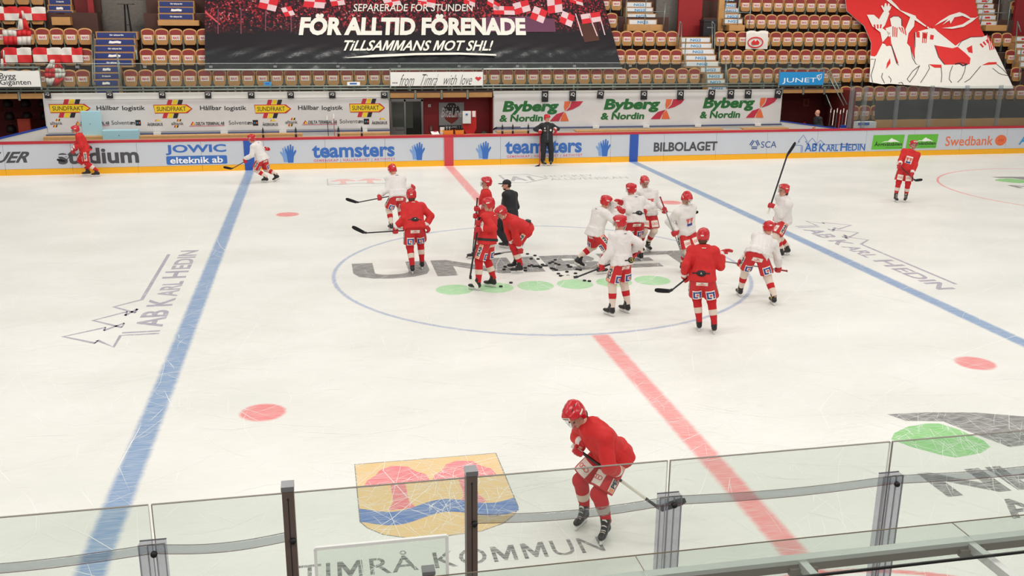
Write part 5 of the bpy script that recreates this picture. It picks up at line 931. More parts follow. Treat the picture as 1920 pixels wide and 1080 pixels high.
# ================================================================== PEOPLE
A = lambda *v: np.array(v, float)
def unit(v): v = np.asarray(v, float); return v/(np.linalg.norm(v)+1e-12)
class Field:
    """signed distance field on a grid, meshed with surface nets"""
    def __init__(s, lo, hi, h):
        s.h = h; s.lo = np.asarray(lo, float)-2*h; n = np.ceil((np.asarray(hi, float)+2*h-s.lo)/h).astype(int)+1
        s.ax = [s.lo[i]+h*np.arange(n[i]) for i in range(3)]; s.F = np.full(n, 1.0); s.n = n
    def sl(s, lo, hi, m):
        r = []
        for i in range(3):
            a = max(0, int((lo[i]-m-s.lo[i])/s.h)); b = min(s.n[i], int((hi[i]+m-s.lo[i])/s.h)+2); r.append(slice(a, max(a+1, b)))
        return tuple(r)
    def add(s, prim, k=.03, sub=False):
        fn, lo, hi = prim; q = s.sl(lo, hi, k+3*s.h); x = s.ax[0][q[0]][:, None, None]; y = s.ax[1][q[1]][None, :, None]; z = s.ax[2][q[2]][None, None, :]
        d = fn(x, y, z); f = s.F[q]
        if sub: s.F[q] = np.maximum(f, -d)
        elif k > 0: hh = np.maximum(k-np.abs(f-d), 0)/k; s.F[q] = np.minimum(f, d)-hh*hh*k*.25
        else: s.F[q] = np.minimum(f, d)
    def cut(s, p, n):
        """remove everything on the +n side of p"""
        x, y, z = s.ax[0][:, None, None], s.ax[1][None, :, None], s.ax[2][None, None, :]
        s.F = np.maximum(s.F, (x-p[0])*n[0]+(y-p[1])*n[1]+(z-p[2])*n[2])
    def wrinkle(s, amp, f=1.0, seed=0):
        near = np.nonzero(np.abs(s.F) < .09); x, y, z = [s.ax[i][near[i]] for i in range(3)]; r = np.random.default_rng(seed); w = 0     # only close to the surface
        for i in range(6):                       # sharp-crested folds that come and go
            d = r.normal(size=3); d /= np.linalg.norm(d); g = r.normal(size=3)*7; d *= f*(20+8*i); m_ = .5+.5*np.sin(x*g[0]+y*g[1]+z*g[2]+r.uniform(0, 6))
            w = w+m_*(.45-np.abs(np.sin((x*d[0]+y*d[1]+z*d[2]*.45)*.5+r.uniform(0, 6)))**.7)
        s.F[near] += amp*w*.5
    def mesh(s, name, mats, smooth=True, pick=None):
        F = s.F; ins = F < 0; n = F.shape
        c = sum(ins[a:n[0]-1+a, b:n[1]-1+b, d:n[2]-1+d].astype(np.int8) for a in (0, 1) for b in (0, 1) for d in (0, 1)); mask = (c > 0) & (c < 8)
        idx = np.full(mask.shape, -1); cells = np.argwhere(mask); idx[mask] = np.arange(len(cells)); i, j, k = cells.T
        C = [(a, b, d) for a in (0, 1) for b in (0, 1) for d in (0, 1)]; V = [F[i+a, j+b, k+d] for a, b, d in C]; acc = np.zeros((len(cells), 3)); num = np.zeros(len(cells))
        for p in range(8):
            for q in range(p+1, 8):
                if sum(abs(C[p][t]-C[q][t]) for t in range(3)) != 1: continue
                m = (V[p] < 0) != (V[q] < 0); t = np.where(m, V[p]/np.where(V[p]-V[q] == 0, 1, V[p]-V[q]), 0)
                pos = np.array(C[p])[None]+(np.array(C[q])-np.array(C[p]))[None]*t[:, None]; acc[m] += pos[m]; num[m] += 1
        verts = s.lo+s.h*(cells+acc/num[:, None]); faces = []
        for ax in range(3):
            u, v = [(1, 2), (2, 0), (0, 1)][ax]; sl0 = [slice(None)]*3; sl1 = [slice(None)]*3; sl0[ax] = slice(0, n[ax]-1); sl1[ax] = slice(1, n[ax])
            a, b = ins[tuple(sl0)], ins[tuple(sl1)]; e = np.argwhere(a != b); 
            ok = (e[:, u] > 0) & (e[:, v] > 0) & (e[:, u] < n[u]-1) & (e[:, v] < n[v]-1); e = e[ok]; fl_ = a[tuple(e.T)]
            du = np.zeros(3, int); du[u] = 1; dv = np.zeros(3, int); dv[v] = 1
            q = np.stack([idx[tuple((e).T)], idx[tuple((e-du).T)], idx[tuple((e-du-dv).T)], idx[tuple((e-dv).T)]], 1); q[~fl_] = q[~fl_][:, ::-1]; faces.append(q)
        faces = np.concatenate(faces); me = bpy.data.meshes.new(name); me.vertices.add(len(verts)); me.vertices.foreach_set('co', verts.astype(np.float32).ravel())
        me.loops.add(len(faces)*4); me.loops.foreach_set('vertex_index', faces.astype(np.int32).ravel()); me.polygons.add(len(faces)); me.polygons.foreach_set('loop_start', np.arange(0, len(faces)*4, 4, dtype=np.int32))
        for m in mats: me.materials.append(m)
        me.polygons.foreach_set('use_smooth', np.ones(len(faces), bool))
        if pick is not None: me.polygons.foreach_set('material_index', pick(verts[faces].mean(1)).astype(np.int32))
        me.update(calc_edges=True); me.validate(); return me, verts, faces
def cone(a, b, ra, rb):
    a, b = np.asarray(a, float), np.asarray(b, float); ba = b-a; L2 = max(ba@ba, 1e-9); r = max(ra, rb)
    def fn(x, y, z):
        X, Y, Z_ = x-a[0], y-a[1], z-a[2]; t = np.clip((X*ba[0]+Y*ba[1]+Z_*ba[2])/L2, 0, 1)
        return np.sqrt((X-ba[0]*t)**2+(Y-ba[1]*t)**2+(Z_-ba[2]*t)**2)-(ra+(rb-ra)*t)
    return fn, np.minimum(a, b)-r, np.maximum(a, b)+r
def ell(c, r, R=None):
    c = np.asarray(c, float); r = np.asarray(r, float); R = np.eye(3) if R is None else R; m = r.max()
    def fn(x, y, z):
        X, Y, Z_ = x-c[0], y-c[1], z-c[2]; q = [X*R[i][0]+Y*R[i][1]+Z_*R[i][2] for i in range(3)]
        k0 = np.sqrt(sum((q[i]/r[i])**2 for i in range(3))); k1 = np.sqrt(sum((q[i]/r[i]**2)**2 for i in range(3))); return k0*(k0-1)/np.maximum(k1, 1e-6)
    return fn, c-m, c+m
def rbox(c, r, R, rad):
    c = np.asarray(c, float); r = np.asarray(r, float)-rad; m = np.linalg.norm(r)+rad
    def fn(x, y, z):
        X, Y, Z_ = x-c[0], y-c[1], z-c[2]; q = [np.abs(X*R[i][0]+Y*R[i][1]+Z_*R[i][2])-r[i] for i in range(3)]
        return np.sqrt(sum(np.maximum(t, 0)**2 for t in q))+np.minimum(np.maximum(np.maximum(q[0], q[1]), q[2]), 0)-rad
    return fn, c-m, c+m
def tubeprof(o, R, prof):
    """elliptical tube along R[2]: prof rows (h, wx, wy, oy)"""
    P = np.array(prof, float); h0, h1 = P[0, 0], P[-1, 0]; m = max(P[:, 1].max(), P[:, 2].max())+max(abs(P[:, 3]).max(), 0); lo = np.minimum(o+R[2]*h0, o+R[2]*h1)-m; hi = np.maximum(o+R[2]*h0, o+R[2]*h1)+m
    def fn(x, y, z):
        X, Y, Z_ = x-o[0], y-o[1], z-o[2]; a, b, h = [X*R[i][0]+Y*R[i][1]+Z_*R[i][2] for i in range(3)]
        wx, wy, oy = np.interp(h, P[:, 0], P[:, 1]), np.interp(h, P[:, 0], P[:, 2]), np.interp(h, P[:, 0], P[:, 3]); d = (np.sqrt((a/wx)**2+((b-oy)/wy)**2)-1)*np.minimum(wx, wy)
        return np.maximum(d, np.maximum(h0-h, h-h1))
    return fn, lo, hi
def frame(z, yh):
    """rows x,y,z: z given, y as near yh as possible"""
    z = unit(z); y = unit(yh-z*np.dot(yh, z)); return np.array([np.cross(y, z), y, z])
def ik(a, c, l1, l2, hint):
    d = c-a; L = np.linalg.norm(d); mx = (l1+l2)*.995
    if L > mx: c = a+d/L*mx; d = c-a; L = mx
    L = max(L, abs(l1-l2)+.02); x = (l1*l1-l2*l2+L*L)/(2*L); h = math.sqrt(max(l1*l1-x*x, 0)); u = unit(d); n = unit(hint-u*np.dot(hint, u)); return a+u*x+n*h, c
SKIN = M('skin', (206, 150, 124), .55, var=.08, scale=20); SKIN2 = M('skin_tan', (176, 122, 98), .55, var=.08, scale=20); EYE = M('eye_dark', (30, 26, 26), .2); LIP = M('lip', (160, 88, 80), .5)
CL_RED = M('cloth_red', (202, 32, 32), .75, var=.07, scale=8, bump=.8, bscale=9, ridged=True); CL_WHITE = M('cloth_white', (224, 219, 216), .8, var=.05, scale=8, bump=.8, bscale=9, ridged=True); CL_BLACK = M('cloth_black', (30, 30, 34), .75, var=.1, bump=.6, bscale=4.2, ridged=True); CL_PANT = M('pants_red', (196, 28, 34), .6, var=.08, bump=.15, bscale=60); SK_WHITE = M('sock_white', (222, 206, 190), .9, var=.06, bump=.3, bscale=120); SK_RED = M('sock_red', (196, 30, 38), .9, var=.07, bump=.3, bscale=120)
HELM = M('helmet_red', (196, 24, 36), .22, var=.05, spec=.6); GLV = M('glove_red', (188, 26, 36), .5, var=.1, bump=.3, bscale=70); GLVW = M('glove_white', (228, 220, 214), .6); BOOT = M('boot_black', (30, 29, 31), .4, var=.15); BOOTY = M('boot_yellow', (226, 178, 40), .5); BLADE = M('blade_steel', (190, 192, 196), .2, .9); HOLD = M('holder_white', (228, 226, 220), .45); LACE = M('lace_white', (226, 222, 214), .8); VIS = glass('visor', (244, 245, 246), .012, .05); PACK = M('pack_black', (26, 26, 28), .6)
P_NAVY = M('patch_navy', (36, 64, 140), .6); P_WHITE = M('patch_white', (232, 222, 210), .6); P_ORANGE = M('patch_orange', (236, 150, 112), .6); P_TEAL = M('patch_teal', (32, 64, 74), .6); P_RED = M('patch_red', (214, 70, 66), .6); HAIRB = M('hair_brown', (84, 58, 40), .7, var=.2, scale=40, bump=.6, bscale=120); HAIRD = M('hair_dark', (42, 32, 28), .7, var=.2, scale=40, bump=.6, bscale=120); YLACE = M('lace_yellow', (206, 190, 60), .7)
class Proj:
    """lays flat print onto a curved surface"""
    def __init__(s, verts, faces): s.t = BVHTree.FromPolygons([Vector(v) for v in verts], [tuple(int(i) for i in f) for f in faces])
    def on(s, p, n, off):
        p = Vector(p); n = Vector(n).normalized(); h = s.t.ray_cast(p+n*.30, -n, .6)
        if h[0] is None: h = s.t.find_nearest(p)
        q = h[0]; nn = h[1] if h[1] is not None else n
        if nn.dot(n) < 0: nn = -nn
        return q+(nn*.5+n*.5).normalized()*off
    def rect(s, mb, c, u, v, n, w, h, mat, off, nu=6, nv=6):
        vs = [s.on(c+u*(w*(i/nu-.5))+v*(h*(j/nv-.5)), n, off) for j in range(nv+1) for i in range(nu+1)]
        mb.add(vs, [(j*(nu+1)+i, j*(nu+1)+i+1, (j+1)*(nu+1)+i+1, (j+1)*(nu+1)+i) for j in range(nv) for i in range(nu)], mat, True)
    def text(s, mb, body, c, u, v, n, w, h, mat, off, bold=.03):
        V, F = text2d(body, bold); mb.add([s.on(c+u*(w*(a-.5))+v*(h*(b-.5)), n, off) for a, b in V], F, mat)
    def ringp(s, mb, c, u, v, n, r, w, mat, off, m=18):
        vs = []
        for i in range(m):
            t = 2*PI*i/m
            for q in (r-w/2, r+w/2): vs.append(s.on(c+u*(q*math.cos(t))+v*(q*math.sin(t)), n, off))
        mb.add(vs, [(2*i, 2*i+1, (2*i+3) % (2*m), (2*i+2) % (2*m)) for i in range(m)], mat)
STICKS = []
def person(lab, heading, feet, hip, chest, head, hands, style, h=.014, s=1.0, lean=1, hlean=0, hyaw=0, hpitch=0, stick=None, elbow=(-.3, -.6), lift=(0, 0), fpitch=(0, 0), fyaw=(0, 0), knee=0.0, extras=(), kid=None, sidehint=(1, 1), headgear='helmet', hair=None, beard=None, skin=None, Y0=None, twist=0, grip=(None, None), legs=True):
    """pixel-measured joints at true depths. feet/hands are (left, right) of the person; hip=(px,py,dy); chest/head=(px,py), their depth follows from bone length"""
    skin = skin or SKIN
    F3 = [onz(px, py, 0.0) for px, py in feet]
    if Y0 is not None:
        m = (F3[0][1]+F3[1][1])/2; F3 = [f+A(0, Y0-m, 0)*0+A(0, Y0-m, 0) for f in F3]
    root = (F3[0]+F3[1])/2; root[2] = 0; th = math.radians(heading); ct, sn = math.cos(th), math.sin(th)
    Rw = np.array([[ct, -sn, 0], [sn, ct, 0], [0, 0, 1]]); loc = lambda p: (np.asarray(p, float)-root)@Rw
    def rs(px, py, base, length, sg):
        d = ray(px, py); d = d/np.linalg.norm(d); oc = CAM-base; b = oc@d; c = oc@oc-length**2; D = b*b-c
        t = -b+(math.sqrt(D)*sg if D > 0 else 0); p = CAM+t*d
        return base+unit(p-base)*length
    hipW = at(hip[0], hip[1], root[1]+hip[2])
    for _ in range(3):                           # keep both skates on the ice: sink the hips if a leg is too short
        for i in range(2):
            j_ = hipW+Rw@A((-.095, .095)[i]*s, 0, 0); d_ = math.dist(j_, F3[i]+A(0, 0, .175*s+lift[i])); mx_ = .855*s
            if d_ > mx_: hipW = hipW-A(0, 0, (d_-mx_)*1.1)
    chW = rs(*chest, hipW, .505*s, lean); hdW = rs(*head, chW, .202*s, hlean if hlean else lean)
    HIP, CH, HD = loc(hipW), loc(chW), loc(hdW); ft = [loc(f) for f in F3]
    spine = unit(CH-HIP); fwd = A(0, 1, 0); tw = math.radians(twist); latS = A(math.cos(tw), math.sin(tw), 0); 
    yh = np.cross(spine, latS); 
    if np.linalg.norm(yh) < .2 : yh = fwd
    yh = np.cross(spine, latS)*1.0; T = frame(spine, yh); T = T if T[0]@latS > 0 else frame(spine, -yh)
    Tp = frame(unit(spine*.55+A(0, 0, 1)), fwd)                   # pelvis
    e = empty('person', root, th); tag(e, lab, 'person'); tag(e, None, None, style.get('group', None))
    # head frame: yaw/pitch relative to heading
    hy, hp = math.radians(hyaw), math.radians(hpitch); hf = A(-math.sin(hy)*math.cos(hp), math.cos(hy)*math.cos(hp), math.sin(hp)); Hh = frame(unit(A(0, 0, 1)*.9+unit(HD-CH)*.35), hf)
    Hh = np.array([np.cross(unit(hf), unit(Hh[2]-hf*(Hh[2]@hf))), unit(hf), unit(Hh[2]-hf*(Hh[2]@hf))]); H = lambda x, y, z: HD+(Hh[0]*x+Hh[1]*y+Hh[2]*z)*s
    # limbs
    SH = [CH+T[0]*(-.178*s)-T[2]*.04, CH+T[0]*(.178*s)-T[2]*.04]; HJ = [HIP-Tp[0]*.095*s, HIP+Tp[0]*.095*s]
    wr = []; el = []; gax = []; hc = []
    if stick is not None:
        SB, SE = [loc(at(px, py, root[1]+dy)) for px, py, dy in stick['ends']]; sd = unit(SE-SB)
    for i in range(2):
        hd = hands[i]; c = loc(at(hd[0], hd[1], root[1]+hd[2])); onst = stick is not None and (stick.get('hold', 'LR').find('LR'[i]) >= 0)
        if onst: t = np.clip((c-SB)@sd, .03, np.linalg.norm(SE-SB)); c = SB+sd*t; g = sd
        else: g = unit(A(*(grip[i] or (.4*(1 if i else -1), .5, .2))))
        sx = (-1, 1)[i]; hint = T[0]*(sx*.22*sidehint[i])+A(0, elbow[0], elbow[1])
        d0 = unit(c-SH[i]); a = unit(d0-g*(d0@g)) if abs(d0@g) < .97 else unit(np.cross(g, A(0, 0, 1)))
        w0 = c-unit(a*.9+d0*.5)*.085*s; E_, W_ = ik(SH[i], w0, .30*s, .265*s, hint); 
        if np.linalg.norm(W_-w0) > .03: print('REACH', lab[:30], 'LR'[i], round(float(np.linalg.norm(W_-w0)), 2)); c = c+(W_-w0)
        wr.append(W_); el.append(E_); gax.append(g); hc.append(c)
    ank = []; kn = []; FD = []
    for i in range(2):
        fy = math.radians(fyaw[i]); fp = math.radians(fpitch[i]); fd = A(-math.sin(fy)*math.cos(fp), math.cos(fy)*math.cos(fp), math.sin(fp)); up = unit(A(0, 0, 1)-fd*fd[2]); FD.append((fd, up))
        a = ft[i]+A(0, 0, lift[i])+up*.175*s-fd*.045*s; k, a2 = ik(HJ[i], a, .438*s, .425*s, A((-1, 1)[i]*.15+knee*0, 1, .1)); 
        if np.linalg.norm(a2-a) > .02: print('LEG', lab[:30], 'LR'[i], round(float(np.linalg.norm(a2-a)), 2))
        ank.append(a2); kn.append(k)
    allp = np.array([HIP, CH, HD]+SH+HJ+wr+el+ank+kn+hc); lo, hi = allp.min(0)-.22, allp.max(0)+.24
    # ---- body: one continuous surface
    f = Field(lo, hi, max(h, .012)); 
    f.add(ell(H(0, -.012, .03), A(.073, .095, .098)*s, Hh), .01); f.add(ell(H(0, .022, -.055), A(.052, .062, .062)*s, Hh), .03); f.add(cone(H(0, .088, .005), H(0, .108, -.028), .010*s, .016*s), .012); f.add(ell(H(0, .055, -.095), A(.026, .024, .02)*s, Hh), .02); f.add(cone(H(-.03, .078, .028), H(.03, .078, .028), .012, .012), .012)
    for sx in (-1, 1): f.add(ell(H(sx*.076, -.01, -.01), A(.012, .022, .032)*s, Hh), .008)
    f.add(cone(CH-T[2]*.03, H(0, -.02, -.06), .056*s, .054*s), .03); f.add(cone(HIP+T[2]*.05, CH-T[2]*.14, .105*s, .108*s), .05); f.add(cone(SH[0]-T[2]*.02, SH[1]-T[2]*.02, .05*s, .05*s), .05); f.add(ell(HIP, A(.15, .11, .11)*s, Tp), .05)
    for i in range(2):
        f.add(cone(SH[i], el[i], .056*s, .042*s), .03); f.add(cone(el[i], wr[i], .042*s, .03*s), .02); f.add(cone(HJ[i], kn[i], .088*s, .056*s), .04); f.add(cone(kn[i], ank[i], .054*s, .036*s), .02); f.add(cone(wr[i], wr[i]*.5+hc[i]*.5, .028*s, .03*s), .02)
        fd, up = FD[i]; f.add(cone(ank[i]-up*.05, ank[i]-up*.065+fd*.12, .034, .026), .03)
    me, bv, bf = f.mesh('body', [skin]); obj('body', me, e)
    for sx in (-1, 1):
        m = MB(); c = H(sx*.031, .084, .008); m.lathe([(.001, -.011), (.009, -.006), (.011, 0), (.009, .006), (.001, .011)], EYE, tuple(c), 8); m.build('eye', e)
    m = MB(); m.tube([H(-.018, .077, -.062), H(0, .088, -.060), H(.018, .077, -.062)], [.003, .005, .003], LIP, 6); m.build('mouth', e)
    # ---- jersey / jacket
    if style['top']:
        f = Field(lo, hi, h); long_ = style.get('hem', -.06)
        f.add(tubeprof(HIP, T, [(long_*s, .225*s, .175*s, -.005), (0, .212*s, .168*s, 0), (.18*s, .205*s, .155*s, .0), (.36*s, .222*s, .158*s, .005), (.46*s, .205*s, .13*s, -.005), (.515*s, .135*s, .10*s, -.01), (.545*s, .08*s, .08*s, -.005)]), .02)
        f.add(tubeprof(HIP, Tp, [(style.get('skirt', -.015)*s, .226*s, .19*s, -.005), (.03*s, .215*s, .18*s, 0), (.12*s, .19*s, .15*s, 0)]), .05)
        for i in range(2):
            f.add(ell(SH[i]+T[0]*((-1, 1)[i]*.015), A(.088, .094, .082)*s, T), .045); f.add(cone(SH[i], el[i], .080*s, .072*s), .03); f.add(cone(el[i], wr[i]-unit(wr[i]-el[i])*.088*s, .074*s, .066*s), .02); f.cut(wr[i]-unit(wr[i]-el[i])*.015, unit(wr[i]-el[i])) if False else None
        f.add(ell(CH+T[2]*.015*s, A(.125, .112, .062)*s, T), .05)
        f.wrinkle(style.get('wr', .020) if not style.get('smooth') else .012, 1.3, seed=len(lab)+int(heading) % 50)
        me, jv, jf = f.mesh('jersey', [style['top']]); jo = obj(style.get('topname', 'jersey'), me, e); JP = Proj(jv, jf)
    # ---- padded pants
    BACK = A(0, -1, 0)
    f = Field(lo, hi, h); f.add(ell(HIP+Tp[2]*.02, A(.182, .15, .14)*s, Tp), .04)
    pr = style.get('pant_r', (.116, .128)); plen = style.get('pant_len', .86)
    for i in range(2): f.add(cone(HJ[i]+(kn[i]-HJ[i])*.12, HJ[i]+(kn[i]-HJ[i])*plen+A((-1, 1)[i]*.01, 0, 0), pr[0]*s, pr[1]*s), .045)
    if plen < 1:
        for i in range(2):
            d = unit(kn[i]-HJ[i]); pass
        f.wrinkle(.006, .8, 3)
        # flat hems: cut each leg square across
        for i in range(2):
            d = unit(kn[i]-HJ[i]); P = HJ[i]+(kn[i]-HJ[i])*(plen+.02); o = rbox(P+d*.12, A(.19, .19, .12), frame(d, A(1, 0, 0)), .005); f.add(o, 0, sub=True)
    else:
        for i in range(2): f.add(cone(kn[i], ank[i]+(kn[i]-ank[i])*.04, pr[1]*.92*s, .085*s), .03)
        f.wrinkle(.012, .9, 5)
    me, pv, pf = f.mesh('pants', [style['pants']]); po = obj('pants', me, e); PP = Proj(pv, pf)
    if style.get('patch'):
        for i in range(2):
            d = unit(kn[i]-HJ[i]); up = -d; sx = (-1, 1)[i]
            nb_ = unit(BACK-d*(BACK@d)); nf = -nb_; lat = unit(np.cross(up, nf)); lat = lat if lat[0]*sx > 0 else -lat
            c = HJ[i]+(kn[i]-HJ[i])*.66; rt = unit(np.cross(up, nb_)); V_ = lambda q: Vector(q)
            m = MB(); u, v, n = V_(rt), V_(up), V_(nb_); cc = V_(c-up*.01)
            PP.rect(m, cc, u, v, n, .155*s, .165*s, P_WHITE, .004)
            for (a, b, w, hh) in ((-.36, 0, .2, .84), (-.1, -.33, .34, .18), (.12, .33, .72, .18), (.36, .08, .2, .5), (.36, -.3, .2, .2)): PP.rect(m, cc+u*(a*.145*s)+v*(b*.145*s), u, v, n, w*.145*s, hh*.145*s, P_NAVY, .007, 3, 3)
            PP.rect(m, cc+u*.004+v*.0, u, v, n, .036*s, .036*s, P_RED, .009, 2, 2); m.build('hem_badge', po)
            m = MB(); n = V_(lat); u = V_(unit(np.cross(up, lat))); cc = V_(HJ[i]+(kn[i]-HJ[i])*.50); PP.rect(m, cc, u, v, n, .085*s, .30*s, P_WHITE, .006)
            for q in (-.125, .125): PP.rect(m, cc+v*(q*s), u, v, n, .06*s, .04*s, P_ORANGE, .008, 3, 2)
            PP.text(m, 'PEAB', cc, v, -u, n, .2*s, .062*s, P_TEAL, .009, .045); m.build('side_badge', po)
            m = MB(); n = V_(nf); u = V_(unit(np.cross(up, nf))); cc = V_(c); PP.rect(m, cc, u, v, n, .16*s, .16*s, P_WHITE, .004); 
            for q in (-.04, 0, .04): PP.ringp(m, cc+u*(q*s), u, v, n, .022*s, .008*s, P_RED, .007)
            m.build('hem_badge', po)
        m = MB(); n = Vector(-Tp[1]); u = Vector(Tp[0]); v = Vector(Tp[2]); cc = Vector(HIP+Tp[2]*(-.105)*s); PP.rect(m, cc, u, v, n, .2*s, .065*s, P_WHITE, .006); PP.rect(m, cc+v*.012*s+u*.0, u, v, n, .05*s, .012*s, P_RED, .009, 3, 1); PP.rect(m, cc-v*.012*s, u, v, n, .12*s, .008*s, P_RED, .009, 3, 1); m.build('waist_badge', po)
    # ---- socks
    if style.get('sock'):
        A0, B0 = style['sock']
        for i in range(2):
            d = unit(ank[i]-kn[i]); Ln = np.linalg.norm(ank[i]-kn[i]); R = frame(d, A(0, 1, 0)); prof = [(-.16, .072, 0), (-.06, .076, 0), (.0, .078, 0), (.06, .077, 1), (.18, .078, 1), (.30, .078, 1), (.38, .077, 2), (.55, .073, 2), (.62, .068, 1), (.80, .058, 1), (.93, .052, 1), (1.0, .05, 1)]
            nn = 16; m = MB(); vs = []; 
            for (t, r, b) in prof:
                c = kn[i]+d*(Ln*t)
                if t < 0: c = kn[i]+unit(HJ[i]-kn[i])*(-t*Ln)
                for k in range(nn): an = 2*PI*k/nn; vs.append(c+(R[0]*math.cos(an)*r*.96+R[1]*(math.sin(an)*r*(1.0 if math.sin(an) > 0 else 1.04)-.006))*s)
            for q in range(len(prof)-1):
                mt = B0 if .36 < prof[q][0] < .6 else A0
                m.add([], [], mt); k0 = m.mi(mt)
                for k in range(nn): m.f.append((q*nn+k, q*nn+(k+1) % nn, (q+1)*nn+(k+1) % nn, (q+1)*nn+k)); m.m.append(k0); m.sm.append(True)
            m.v = [tuple(v) for v in vs]; so_ = m.build('sock', e)
            f = Field(kn[i]-.13, kn[i]+.13, .012); f.add(ell(kn[i], A(.078, .08, .085)*s), .01); f.add(cone(kn[i], kn[i]+d*.09*s, .077*s, .074*s), .03); f.add(cone(kn[i], kn[i]+unit(HJ[i]-kn[i])*.09*s, .077*s, .076*s), .03); me, _, _ = f.mesh('knee_guard', [A0]); obj('knee_guard', me, so_)
    # ---- skates
    for i in range(2 if legs else 0):
        fd, up = FD[i]; lat = np.cross(fd, up); base = ank[i]-up*.175*s+fd*.045*s; Q = lambda a, b, c: base+fd*(a*s)+up*(b*s)+lat*(c*s); R = np.array([lat, fd, up])
        f = Field(np.min([ank[i], Q(-.1, 0, 0), Q(.2, 0, 0)], 0)-.12, np.max([ank[i], Q(-.1, 0, 0), Q(.2, 0, 0)], 0)+.14, .010)
        sh = unit(kn[i]-ank[i]); f.add(cone(Q(-.06, .098, 0), Q(.10, .088, 0), .038*s, .036*s), .02); f.add(ell(Q(.12, .088, 0), A(.042, .065, .034)*s, R), .02); f.add(cone(Q(-.055, .11, 0), ank[i]+sh*.075, .044*s, .055*s), .03); f.add(cone(Q(.05, .10, 0), ank[i]+sh*.03+fd*.02, .034*s, .044*s), .03); f.cut(Q(0, .062, 0), -up); f.cut(ank[i]+sh*.10, sh)
        me, kv, kf = f.mesh('skate', [BOOT]); sk = obj('skate', me, e)
        m = MB(); m.prism([(-.085, .062), (-.07, .03), (-.105, .018), (.17, .018), (.165, .035), (.14, .062), (.07, .062), (.055, .036), (-.005, .036), (-.02, .062)], lambda a, b: Q(a, b, -.012), lambda a, b: Q(a, b, .012), HOLD); m.build('blade_holder', sk)
        m = MB(); m.prism([(-.11, .02), (-.10, .004), (-.06, .0), (.13, .0), (.165, .006), (.178, .022)], lambda a, b: Q(a, b, -.003), lambda a, b: Q(a, b, .003), BLADE); m.build('blade', sk)
        KP = Proj(kv, kf); m = MB()
        for k in range(5): c = Vector(Q(.095-.026*k, .11+.028*k if k > 1 else .11+.012*k, 0)); KP.rect(m, c, Vector(lat), Vector(fd), Vector(unit(fd*.4+up)), .05*s, .009*s, LACE, .005, 4, 1)
        if style.get('boot') == 'yellow': KP.rect(m, Vector(Q(-.02, .15, 0)), Vector(fd), Vector(up), Vector(lat), .06*s, .05*s, BOOTY, .004, 3, 3); KP.rect(m, Vector(Q(-.02, .15, 0)), Vector(fd), Vector(up), Vector(-lat), .06*s, .05*s, BOOTY, .004, 3, 3)
        m.build('laces', sk)
    # ---- gloves: palm, four unequal fingers, thumb, cuff
    for i in range(2):
        g = gax[i]; c = hc[i]; W_ = wr[i]; d0 = unit(c-W_); a = d0-g*(d0@g); a = unit(a) if np.linalg.norm(a) > .15 else unit(np.cross(g, A(0, 0, 1))); sx = (-1, 1)[i]; n_ = np.cross(g, a)
        if n_@(T[0]*sx) < 0 and abs(n_@T[0]) > .2: n_ = -n_
        elif n_@T[1] < 0 and abs(n_@T[0]) <= .2: n_ = -n_
        relaxed = not (stick is not None and stick.get('hold', 'LR').find('LR'[i]) >= 0); op = grip[i] is not None
        hh = min(h, .009); f = Field(np.minimum(c, W_)-.15, np.maximum(c, W_)+.15, hh); q = lambda u_, v_, w_: c+a*(u_*s)+n_*(v_*s)+g*(w_*s)
        f.add(cone(q(-.055, .032, -.018), q(.012, .036, -.022), .030*s, .030*s), .015); f.add(cone(q(-.055, .032, .018), q(.012, .036, .022), .030*s, .030*s), .015)
        for k, (w_, ln) in enumerate(((-.041, .86), (-.014, 1.0), (.014, .96), (.041, .78))):
            r_ = .0165*s
            if op: p0, p1, p2, p3 = q(.02, .034, w_), q(.02+.038*ln, .03, w_*1.1), q(.02+.066*ln, .02, w_*1.15), q(.02+.09*ln, .008, w_*1.15)
            elif relaxed: p0, p1, p2, p3 = q(.02, .034, w_), q(.056*ln, .016, w_), q(.06*ln, -.014, w_), q(.04*ln, -.034, w_)
            else: p0, p1, p2, p3 = q(.02, .034, w_), q(.046*ln, .014, w_), q(.040*ln, -.022, w_), q(.008, -.034, w_)
            f.add(cone(p0, p1, r_*1.15, r_*1.08), .006); f.add(cone(p1, p2, r_*1.08, r_), .004); f.add(cone(p2, p3, r_, r_*.92), .004)
        tg = -1 if (g@A(0, 0, 1)) > 0 else 1                       # thumb lies on the side facing up/towards the body
        f.add(cone(q(-.045, .018, -tg*.036), q(-.012, -.012, -tg*.052), .021*s, .019*s), .01); f.add(cone(q(-.012, -.012, -tg*.052), q(.018, -.030, -tg*.040), .019*s, .016*s), .006)
        fa = unit(W_-el[i]); f.add(cone(W_+fa*.015, q(-.05, .026, 0), .040*s, .042*s), .02)
        me, _, _ = f.mesh('glove', [style.get('glove', GLV)]); gv = obj('glove', me, e)
        m = MB(); fr = frame(fa, A(.3, .5, .7)); vs = []; nn = 14; pr_ = [(-.065, .062), (-.06, .068), (-.01, .064), (.018, .054)]
        for (t, r) in pr_:
            for k in range(nn): an = 2*PI*k/nn; vs.append(W_+fa*(t*s)+(fr[0]*math.cos(an)+fr[1]*math.sin(an))*r*s)
        m.add(vs, [(p*nn+k, p*nn+(k+1) % nn, (p+1)*nn+(k+1) % nn, (p+1)*nn+k) for p in range(3) for k in range(nn)] + [tuple(range(nn)), tuple(3*nn+k for k in range(nn))], style.get('cuff', GLVW), True); m.build('cuff', gv)
